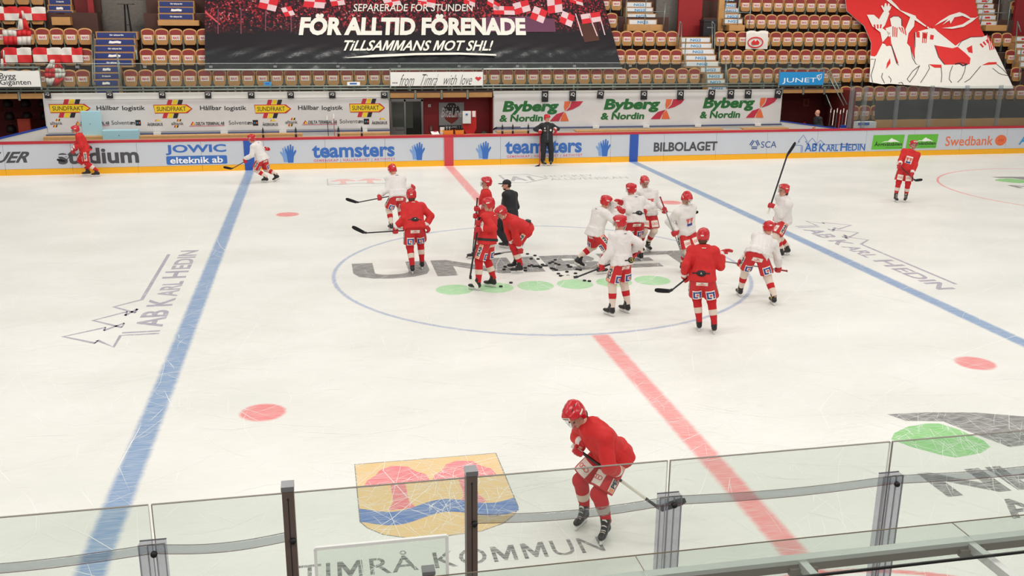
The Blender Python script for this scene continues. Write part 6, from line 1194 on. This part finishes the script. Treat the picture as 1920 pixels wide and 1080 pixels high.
    # ---- headgear
    if headgear == 'helmet':
        f = Field(HD-.22*s, HD+.22*s, min(h, .010)); f.add(ell(H(0, -.012, .045), A(.111, .137, .112)*s, Hh), .01); f.add(cone(H(0, .07, .120), H(0, -.09, .122), .014*s, .02*s), .06)
        for sx in (-1, 1): f.add(cone(H(sx*.05, .085, .108), H(sx*.055, -.10, .108), .012*s, .016*s), .04); f.add(ell(H(sx*.085, -.025, -.012), A(.020, .045, .05)*s, Hh), .02)
        f.cut(H(0, .04, .035), unit(-Hh[2]*.9+Hh[1]*.55)) if True else 0
        for sx in (-1, 1): f.add(ell(H(sx*.086, -.03, -.015), A(.017, .04, .048)*s, Hh), .015)
        f.add(ell(H(0, -.085, -.01), A(.075, .045, .05)*s, Hh), .03)
        me, hv, hf_ = f.mesh('helmet', [HELM]); ho = obj('helmet', me, e); HP = Proj(hv, hf_); Vv = lambda q: Vector(q)
        if style.get('sticker', True):
            m = MB(); HP.rect(m, Vv(H(0, .09, .095)), Vv(Hh[0]), Vv(Hh[2]), Vv(unit(Hh[1]+Hh[2]*.5)), .10*s, .034*s, P_WHITE, .004, 5, 2); HP.rect(m, Vv(H(0, .09, .095)), Vv(Hh[0]), Vv(Hh[2]), Vv(unit(Hh[1]+Hh[2]*.5)), .07*s, .010*s, K_GREY, .006, 5, 1); m.build('sticker', ho)
            m = MB(); 
            for sx in (-1, 1): HP.rect(m, Vv(H(sx*.09, -.02, .06)), Vv(Hh[1]), Vv(Hh[2]), Vv(Hh[0]*sx), .07*s, .02*s, P_WHITE, .004, 4, 2)
            HP.rect(m, Vv(H(0, -.1, .05)), Vv(Hh[0]), Vv(Hh[2]), Vv(-Hh[1]), .05*s, .022*s, P_WHITE, .004, 3, 2); m.build('number_sticker', ho)
        m = MB()
        for sx in (-1, 1):
            for k in range(2): HP.rect(m, Vv(H(sx*.055, .02-.06*k, .12)), Vv(Hh[1]), Vv(Hh[0]), Vv(unit(Hh[2]+Hh[0]*sx*.5)), .035*s, .010*s, K_BLACK, .003, 3, 1)
        m.build('vent', ho)
        if style.get('visor', True):
            m = MB(); vs = []; nn = 12
            for zz, rr in ((.055, 1.0), (.02, 1.03), (-.02, 1.03), (-.055, .98)):
                for k in range(nn+1): t = PI*(k/nn)*.86+PI*.07; vs.append(H(math.cos(t)*.104*rr, -.01+math.sin(t)*.135*rr, zz+.012*math.cos(2*t)))
            fs = [(j*(nn+1)+k, j*(nn+1)+k+1, (j+1)*(nn+1)+k+1, (j+1)*(nn+1)+k) for j in range(3) for k in range(nn)]; m.add(vs, fs, VIS, True); vo = m.build('visor', ho); md = vo.modifiers.new('thick', 'SOLIDIFY'); md.thickness = .003
        m = MB(); m.tube([H(-.088, -.01, -.05), H(-.06, .035, -.105), H(0, .06, -.122), H(.06, .035, -.105), H(.088, -.01, -.05)], .005*s, LACE if style.get('strapw', True) else TAPE_K, 6); m.build('chin_strap', ho)
    elif headgear == 'cap':
        f = Field(HD-.22*s, HD+.24*s, .010); f.add(ell(H(0, -.012, .055), A(.086, .108, .085)*s, Hh), .01); f.cut(H(0, 0, .03), -Hh[2]); f.add(ell(H(0, .125, .04), A(.07, .075, .010)*s, Hh), .01); me, _, _ = f.mesh('cap', [CL_BLACK]); co = obj('cap', me, e); m = MB(); m.lathe([(.001, -.006), (.010, 0), (.001, .006)], PACK, tuple(H(0, -.012, .142)), 8); m.build('button', co)
    if hair is not None:
        f = Field(HD-.24*s, HD+.2*s, .010)
        if headgear == 'none': f.add(ell(H(0, -.04, -.0), A(.082, .075, .06)*s, Hh), .02)
        elif headgear == 'cap': f.add(ell(H(0, -.045, -.005), A(.078, .068, .055)*s, Hh), .02)
        else: f.add(ell(H(0, -.075, -.055), A(.074, .05, .065)*s, Hh), .02); f.add(ell(H(0, -.05, -.10), A(.06, .05, .05)*s, Hh), .02)
        f.wrinkle(.008, 2.0, 9); me, _, _ = f.mesh('hair', [hair]); obj('hair', me, e)
    if beard is not None:
        f = Field(HD-.2*s, HD+.15*s, .009); f.add(ell(H(0, .024, -.057), A(.0555, .0655, .0655)*s, Hh), .02); f.cut(H(0, 0, -.058), unit(Hh[2]+Hh[1]*.25)); me, _, _ = f.mesh('beard', [beard]); obj('beard', me, e)
    # ---- extras on the jersey
    for ex in extras:
        n = Vector(-T[1]); u = Vector(T[0]); v = Vector(T[2])
        if ex[0] == 'pack':
            cc = Vector(HIP+T[2]*ex[2]*s+T[0]*ex[1]*s); m = MB(); pts = [(math.cos(t)*.085*s, math.sin(t)*.055*s) for t in [2*PI*k/16 for k in range(16)]]
            top = [JP.on(cc+u*a+v*b, n, .03) for a, b in [(a*.8, b*.8) for a, b in pts]]; bot = [JP.on(cc+u*a+v*b, n, .004) for a, b in pts]; m.add(top+bot, [tuple(range(16))]+[(k, 16+k, 16+(k+1) % 16, (k+1) % 16) for k in range(16)], PACK, True); pk = m.build('sensor_pack', e)
            m = MB(); JP.rect(m, cc, u, v, n, .05*s, .008*s, P_WHITE, .034, 2, 1) if False else JP.text(m, 'A', cc, u, v, n, .03*s, .035*s, P_WHITE, .036, 0); m.build('logo', pk)
            m = MB(); JP.rect(m, cc, u, v, n, .30*s, .022*s, PACK, .006, 10, 1); m.build('strap', pk)
            if len(ex) > 3: m = MB(); [JP.ringp(m, cc+u*q, u, v, n, .03*s, .008, YLACE, .036, 12) for q in (-.03, .02)]; m.build('cord', pk)
        if ex[0] == 'belt':
            m = MB(); 
            for k in range(4):
                t = math.radians(ex[2])+k*PI/2; 
            nn = 40; vs = []
            for dz in (-.025, .025):
                for k in range(nn): t = 2*PI*k/nn; dn = Vector(T[0])*math.cos(t)+Vector(T[1])*math.sin(t); vs.append(JP.on(Vector(HIP+T[2]*(ex[1]+dz)*s), dn, .008))
            m.add(vs, [(k, (k+1) % nn, nn+(k+1) % nn, nn+k) for k in range(nn)], PACK, True); m.build('belt', e)
        if ex[0] == 'crest':
            n2 = Vector(T[1]); u2 = Vector(-T[0]); cc = Vector(HIP+T[2]*.26*s); m = MB()
            if ex[1]: JP.rect(m, cc, u2, v, n2, .19*s, .22*s, P_WHITE, .006)
            for q in (-.045, .045):
                JP.rect(m, cc+u2*q*s+v*.05*s, u2, v, n2, .08*s, .03*s, P_RED, .010, 3, 1); JP.rect(m, cc+u2*q*s+v*.01*s, u2, v, n2, .06*s, .02*s, P_RED, .010, 3, 1); JP.rect(m, cc+u2*q*s+v*.0, u2, v, n2, .02*s, .10*s, P_RED, .010, 1, 3)
            JP.rect(m, cc-v*.075*s, u2, v, n2, .13*s, .05*s, P_NAVY, .010, 4, 2); m.build('chest_crest', jo)
        if ex[0] == 'jacket':
            n2 = Vector(T[1]); u2 = Vector(-T[0]); m = MB(); JP.rect(m, Vector(HIP+T[2]*.2*s), u2, v, n2, .008, .52*s, SILV, .006, 1, 12); m.build('zip', jo); m = MB(); JP.ringp(m, Vector(HIP+T[2]*.30*s-T[0]*.11*s), u2, v, n2, .02*s, .04*s, P_WHITE, .007); JP.rect(m, Vector(HIP+T[2]*.36*s+T[0]*.11*s), u2, v, n2, .03, .06*s, P_WHITE, .007, 1, 2); JP.rect(m, Vector(HIP+T[2]*.27*s+T[0]*.10*s), u2, v, n2, .08, .02*s, P_WHITE, .007, 2, 1); m.build('badge', jo)
        if ex[0] == 'neck': m = MB(); JP.rect(m, Vector(CH+T[2]*.005), u, v, n, .07*s, .012*s, P_WHITE if style['top'] is not CL_WHITE else K_GREY, .006, 3, 1); m.build('collar_label', jo)
    # ---- stick: a thing of its own, same frame as its holder
    if stick is not None:
        se = empty('hockey_stick', root, th); se.location = Vector(root)+Vector(Rw@SE); L = Vector(SE); q = lambda p: Vector(p)-L; col = stick.get('mat', STK)
        MB().bar(q(SB), q(SE), .030, .022, col).build('shaft', se)
        MB().bar(q(SB), q(SB+sd*stick.get('tape', .13)), .036, .028, stick.get('grip', TAPE_W)).build('grip_tape', se); MB().bar(q(SB-sd*.012), q(SB+sd*.01), .042, .036, stick.get('grip', TAPE_W)).build('butt_knob', se)
        if stick.get('print'): MB().bar(q(SB+(SE-SB)*.55), q(SB+(SE-SB)*.82), .0315, .0235, stick['print']).build('print_band', se)
        bd_ = loc(at(*[stick['blade'][0], stick['blade'][1]], root[1]+stick['blade'][2]))-SE; Lb = np.linalg.norm(bd_); bd_ = bd_/Lb*min(max(Lb, .26), .34); upb = unit(np.cross(np.cross(bd_, -sd), bd_)); nb2 = unit(np.cross(bd_, upb)); m = MB(); vs = []; fs = []
        for k in range(7):
            t = k/6; c = SE+bd_*t+nb2*(.03*t*t)*stick.get('curve', 1); hh = .032+.008*math.sin(t*2.6); 
            if k == 6: hh = .022
            for (a, b) in ((-1, -1), (1, -1), (1, 1), (-1, 1)): vs.append(q(c+upb*(hh*(a)+.012)+nb2*(b*.007)))
        for k in range(6): 
            for j in range(4): fs.append((k*4+j, k*4+(j+1) % 4, (k+1)*4+(j+1) % 4, (k+1)*4+j))
        fs += [(3, 2, 1, 0), (24, 25, 26, 27)]; m.add(vs, fs, stick.get('btape', TAPE_K)); m.build('blade', se)
        m = MB(); m.bar(q(SE-sd*.06), q(SE+bd_*.10+upb*.008), .026, .045, col, up=tuple(upb)); m.build('hosel', se)
        tag(se, stick['label'], 'hockey stick', 'sticks held by the players')
    return e
RED = dict(top=CL_RED, pants=CL_PANT, sock=(SK_RED, SK_WHITE), patch=True); WHT = dict(top=CL_WHITE, pants=CL_PANT, sock=(SK_WHITE, SK_RED), patch=True); REDY = dict(RED, boot='yellow'); WHTY = dict(WHT, boot='yellow')
COACH = dict(top=CL_BLACK, pants=CL_BLACK, sock=None, patch=False, pant_len=1.0, pant_r=(.125, .10), hem=-.16, skirt=-.12, topname='jacket', smooth=True)
person('player in red skating left along the far boards in front of grey lettering', 95, [(183, 330), (166, 328)], (160, 281, 0), (146, 249, ), (134, 234), [(144, 283, -.28), (141, 288, .2)], RED, lean=1, hyaw=0, hpitch=-10, stick=dict(ends=[(152, 268, -.1), (122, 303, -.2)], blade=(106, 300, -.2), hold='LR', label='blurred dark stick of the red player at far left boards'), fyaw=(-5, 5), Y0=14.65, extras=(('pack', 0, .02), ('neck',)))
person('player in white skating left across the far end of the left blue line', 62, [(498, 342), (521, 341)], (492, 297, 0), (478, 268), (465, 253), [(462, 306, -.15), (502, 279, .1)], WHT, lean=1, hpitch=-5, stick=dict(ends=[(482, 290, -.1), (434, 317, -.2)], blade=(424, 315, -.2), hold='L', label='black stick of the white-jersey player crossing the left blue line'), lift=(0, .06), fpitch=(0, -25), extras=(('neck',),))
person('coach in black with red helmet standing before the far boards, hand on hip', 178, [(1031, 309), (1017, 309)], (1025, 259, 0), (1026, 233), (1026, 220), [(1041, 246, -.1), (1013, 248, -.15)], dict(COACH, visor=False, sticker=False), Y0=14.72, lean=-1, hyaw=28, hpitch=-5, stick=dict(ends=[(1012.5, 246, -.15), (1012, 310, -.15)], blade=(1001, 316, -.2), hold='R', mat=STK_R, grip=TAPE_K, label='upright dark stick held by the coach at the far boards'), elbow=(-.25, -.35), sidehint=(3, 3), extras=(('jacket',), ), fyaw=(-15, 25))
person('player in white leaning forward, back turned, behind the red player with black back pack', 15, [(733, 432), (752, 428)], (747, 366, 0), (742, 333), (733, 314), [(711, 369, -.05), (774, 352, .25)], WHT, lean=1, hyaw=5, hpitch=-30, stick=dict(ends=[(752, 364, -.05), (668, 380, -.05)], blade=(648, 374, -.05), hold='L', label='dark stick pointing left, upper of the two near the left players'), extras=(('neck',),), sidehint=(.5, 1.2))
person('player in red with black back pack standing, back turned, left of centre circle', 2, [(773, 512), (791, 504)], (777, 425, 0), (774, 384), (770, 358), [(742, 431, 0), (801, 430, .02)], RED, lean=1, hyaw=-6, stick=dict(ends=[(778, 431, .1), (682, 437, .0)], blade=(660, 426, 0), hold='L', label='dark stick pointing left, lower of the two near the left players'), extras=(('pack', 0, .10), ('neck',)), sidehint=(1.2, 1.2), hair=HAIRB)
person('player in red looking left, half hidden behind another red player beside the capped coach', 85, [(890, 485), (905, 476)], (910, 401, 0), (911, 360), (911, 337), [(899, 393, -.22), (893, 402, .12)], RED, lean=-1, hyaw=8, stick=dict(ends=[(895, 372, -.1), (886, 478, -.15)], blade=(878, 484, -.1), hold='LR', tape=.3, grip=TAPE_K, label='upright stick of the red player behind, left of centre'), extras=(('neck',),))
person('coach in black with black cap, back turned, among the red players', 48, [(947, 465), (963, 462)], (956, 402, 0), (956, 362), (946, 340), [(940, 398, .38), (950, 396, .42)], dict(COACH), lean=1, hyaw=35, headgear='cap', beard=HAIRD, hair=HAIRD, sidehint=(.2, .2), extras=(('neck',),) if False else ())
person('player in red with black belt and long stick, nearest of the red trio', 55, [(893, 544), (922, 538)], (914, 448, 0), (917, 402), (915, 379), [(893, 430, -.2), (893, 416, .1)], RED, h=.012, lean=-1, hyaw=15, hpitch=-8, stick=dict(ends=[(899, 408, -.12), (881, 522, -.25)], blade=(893, 537, -.35), hold='LR', btape=TAPE_W, grip=TAPE_K, label='long dark stick with pale blade held by the belted red player'), extras=(('belt', .02, 0), ('neck',)))
person('player in red bent over with hands on knees beside the pucks', 88, [(972, 512), (966, 504)], (984, 430, .0), (953, 412), (938, 398), [(974, 458, -.22), (968, 462, .15)], RED, h=.012, lean=-1, hpitch=-35, hyaw=0, stick=dict(ends=[(979, 470, -.25), (940, 474, -.1)], blade=(932, 476, -.1), hold='LR', mat=STEEL, grip=TAPE_W, label='stick held across the knees of the bent-over red player'), extras=(('pack', 0, .05), ('neck',)), elbow=(.2, -.6))
person('player in white striding right with both arms raised, left of the white group', -78, [(1081, 503), (1126, 514)], (1115, 437, 0), (1128, 392), (1143, 370), [(1160, 379, .2), (1163, 394, -.2)], WHT, h=.012, lean=1, hyaw=-5, hpitch=-12, fpitch=(-30, 0), lift=(.06, 0), grip=((.2, .3, 1), (.2, .3, 1)), elbow=(-.2, -.9), extras=(('neck',),))
person('player in white with black back pack, back turned, in the middle of the white group', 8, [(1184, 490), (1200, 488)], (1191, 413, 0), (1188, 372), (1181, 351), [(1164, 392, .15), (1208, 398, .1)], WHT, h=.012, lean=1, hyaw=22, stick=dict(ends=[(1160, 385, .2), (1153, 455, .25)], blade=(1146, 462, .3), hold='L', label='dark stick behind the front white player, held by the middle one'), extras=(('pack', .03, .13), ('neck',)))
person('bearded player in white facing the camera at the back of the white group', 186, [(1215, 470), (1201, 472)], (1214, 399, 0), (1213, 357), (1206, 333), [(1242, 398, -.12), (1200, 398, -.15)], WHT, h=.012, lean=-1, hyaw=-4, hpitch=-22, beard=HAIRB, stick=dict(ends=[(1202, 390, -.3), (1290, 402, -.1)], blade=(1308, 398, -.05), hold='L', mat=TAPE_W, label='white-taped stick held level by the bearded white player'), extras=(('crest', False), ))
person('player in white seen from behind with yellow-corded pack, nearest of the white group', 28, [(1144, 592), (1173, 586)], (1166, 485, 0), (1163, 437), (1161, 412), [(1131, 500, -.05), (1186, 482, .22)], WHT, h=.011, lean=-1, hyaw=18, hpitch=-5, stick=dict(ends=[(1200, 473, .2), (1078, 521, -.05)], blade=(1053, 522, -.05), hold='LR', mat=STK, grip=STK_R, tape=.25, btape=TAPE_W, label='long stick pointing left with pale blade over the pucks'), extras=(('pack', .05, .02, 1), ('neck',)))
person('player in white with red crest looking down, right of the white group', 196, [(1300, 512), (1281, 510)], (1285, 432, 0), (1284, 391), (1288, 367), [(1300, 440, -.1), (1266, 438, -.2)], WHT, h=.012, lean=-1, hyaw=-5, hpitch=-40, stick=dict(ends=[(1238, 370, -.1), (1281, 482, -.2)], blade=(1290, 492, -.2), hold='R', mat=STEEL, grip=STK_R, tape=.3, label='grey stick with red grip slanting before the crested white player'), extras=(('crest', False), ))
person('player in red with black back pack gesturing right with raised glove', -18, [(1310, 619), (1338, 624)], (1317, 507, 0), (1319, 455), (1319, 430), [(1284, 522, .1), (1362, 474, .15)], REDY, h=.011, lean=1, hyaw=-12, stick=dict(ends=[(1305, 508, .15), (1256, 547, .25)], blade=(1228, 546, .3), hold='L', label='dark stick pointing left below the gesturing red player'), grip=(None, (.2, .5, -.3)), extras=(('pack', -.03, .07), ('neck',)), hair=HAIRB, sidehint=(1.2, .6))
person('player in white looking left with stick raised high above the ice', 98, [(1462, 484), (1474, 478)], (1468, 411, 0), (1470, 374), (1468, 352), [(1447, 386, -.15), (1455, 410, .15)], WHT, h=.012, lean=-1, hyaw=0, hpitch=5, stick=dict(ends=[(1440, 400, -.15), (1477, 288, .0)], blade=(1497, 261, .1), hold='L', label='stick raised high in the air before the far boards'), extras=(('neck',),), hair=HAIRB, elbow=(-.5, -.6))
person('player in white bent forward with legs apart, back turned, at the right blue line', -6, [(1386, 555), (1449, 571)], (1419, 476, -.05), (1436, 448), (1441, 426), [(1390, 494, .25), (1462, 502, .2)], dict(WHTY, hem=-.03, skirt=.03), h=.011, lean=1, hyaw=0, hpitch=-20, stick=dict(ends=[(1475, 508, .25), (1330, 486, .3)], blade=(1312, 484, .3), hold='LR', mat=STEEL, grip=STK_R, label='grey stick held low across by the bending white player'), extras=(('neck',),), sidehint=(1.0, 1.0))
person('player in red with white chest crest standing at right, looking left', 150, [(1697, 378), (1679, 378)], (1698, 315, 0), (1709, 284), (1714, 269), [(1703, 332, -.2), (1685, 309, -.2)], RED, lean=-1, hyaw=20, hpitch=8, beard=HAIRB, stick=dict(ends=[(1680, 304, -.25), (1716, 339, -.3)], blade=(1728, 338, -.2), hold='LR', label='dark stick held low by the red player standing at right'), extras=(('crest', True),), fyaw=(-10, 15))
person('player in red leaning forward on the near ice behind the rink glass', 112, [(1134, 1010), (1092, 984)], (1149, 851, .0), (1108, 803), (1076, 778), [(1155, 896, -.30), (1084, 846, -.05)], dict(RED, wr=.013), h=.009, lean=-1, hyaw=26, hpitch=-38, hair=HAIRB, stick=dict(ends=[(1074, 836, -.04), (1240, 956, -.40)], blade=(1284, 940, -.36), hold='LR', tape=.12, print=TAPE_W, label='black stick with white print held by the nearest red player'), extras=(('neck',),), fyaw=(35, 25), elbow=(-.1, -.8))
person('bald man in dark jacket standing inside the right tunnel', 88, [(1527, 292), (1537, 291)], (1533, 238, 0), (1534, 214), (1532, 203), [(1526, 240, -.15), (1527, 240, .15)], dict(COACH, glove=SKIN, cuff=CL_BLACK), Y0=16.4, lean=-1, headgear='none', hyaw=5, legs=True)
# ================================================================== PUCKS
PK = M('puck_rubber', (24, 24, 26), .6, var=.15)
pm = MB().lathe([(.035, 0), (.038, .003), (.038, .022), (.035, .025)], PK, (0, 0, 0), 16).mesh('puck'); pk_s = [(989, 477), (1003, 480), (996, 486), (1009, 486.5), (947, 501), (945, 506), (985, 503), (985, 508), (992, 499.5), (997, 498), (1001, 500), (1005, 500), (1010, 500), (1014, 501), (1017, 497), (1020, 499), (1024, 499), (1013, 502), (1031, 494), (1036, 492), (1041, 488), (1042, 495), (1048, 497), (1034, 504), (1039, 505), (1043, 507), (1065, 498), (1067, 501), (1070, 501), (1082, 506), (1088, 507), (1063, 510.5), (1079, 513.5), (1047, 514), (1051, 518), (1055, 519), (1059, 520), (1065, 518), (1069, 521), (1096, 527), (1105, 528), (958, 531), (939, 538)]
for i, (px, py) in enumerate(pk_s):
    p = onz(px, py, .0); o = obj('puck', pm); o.location = (p[0], p[1], .0006)
    k_ = sorted(range(len(pk_s)), key=lambda j: pk_s[j][0]).index(i); tag(o, '%s black puck from the left in the scatter at centre ice' % ordn[k_], 'puck', 'pucks at centre ice')
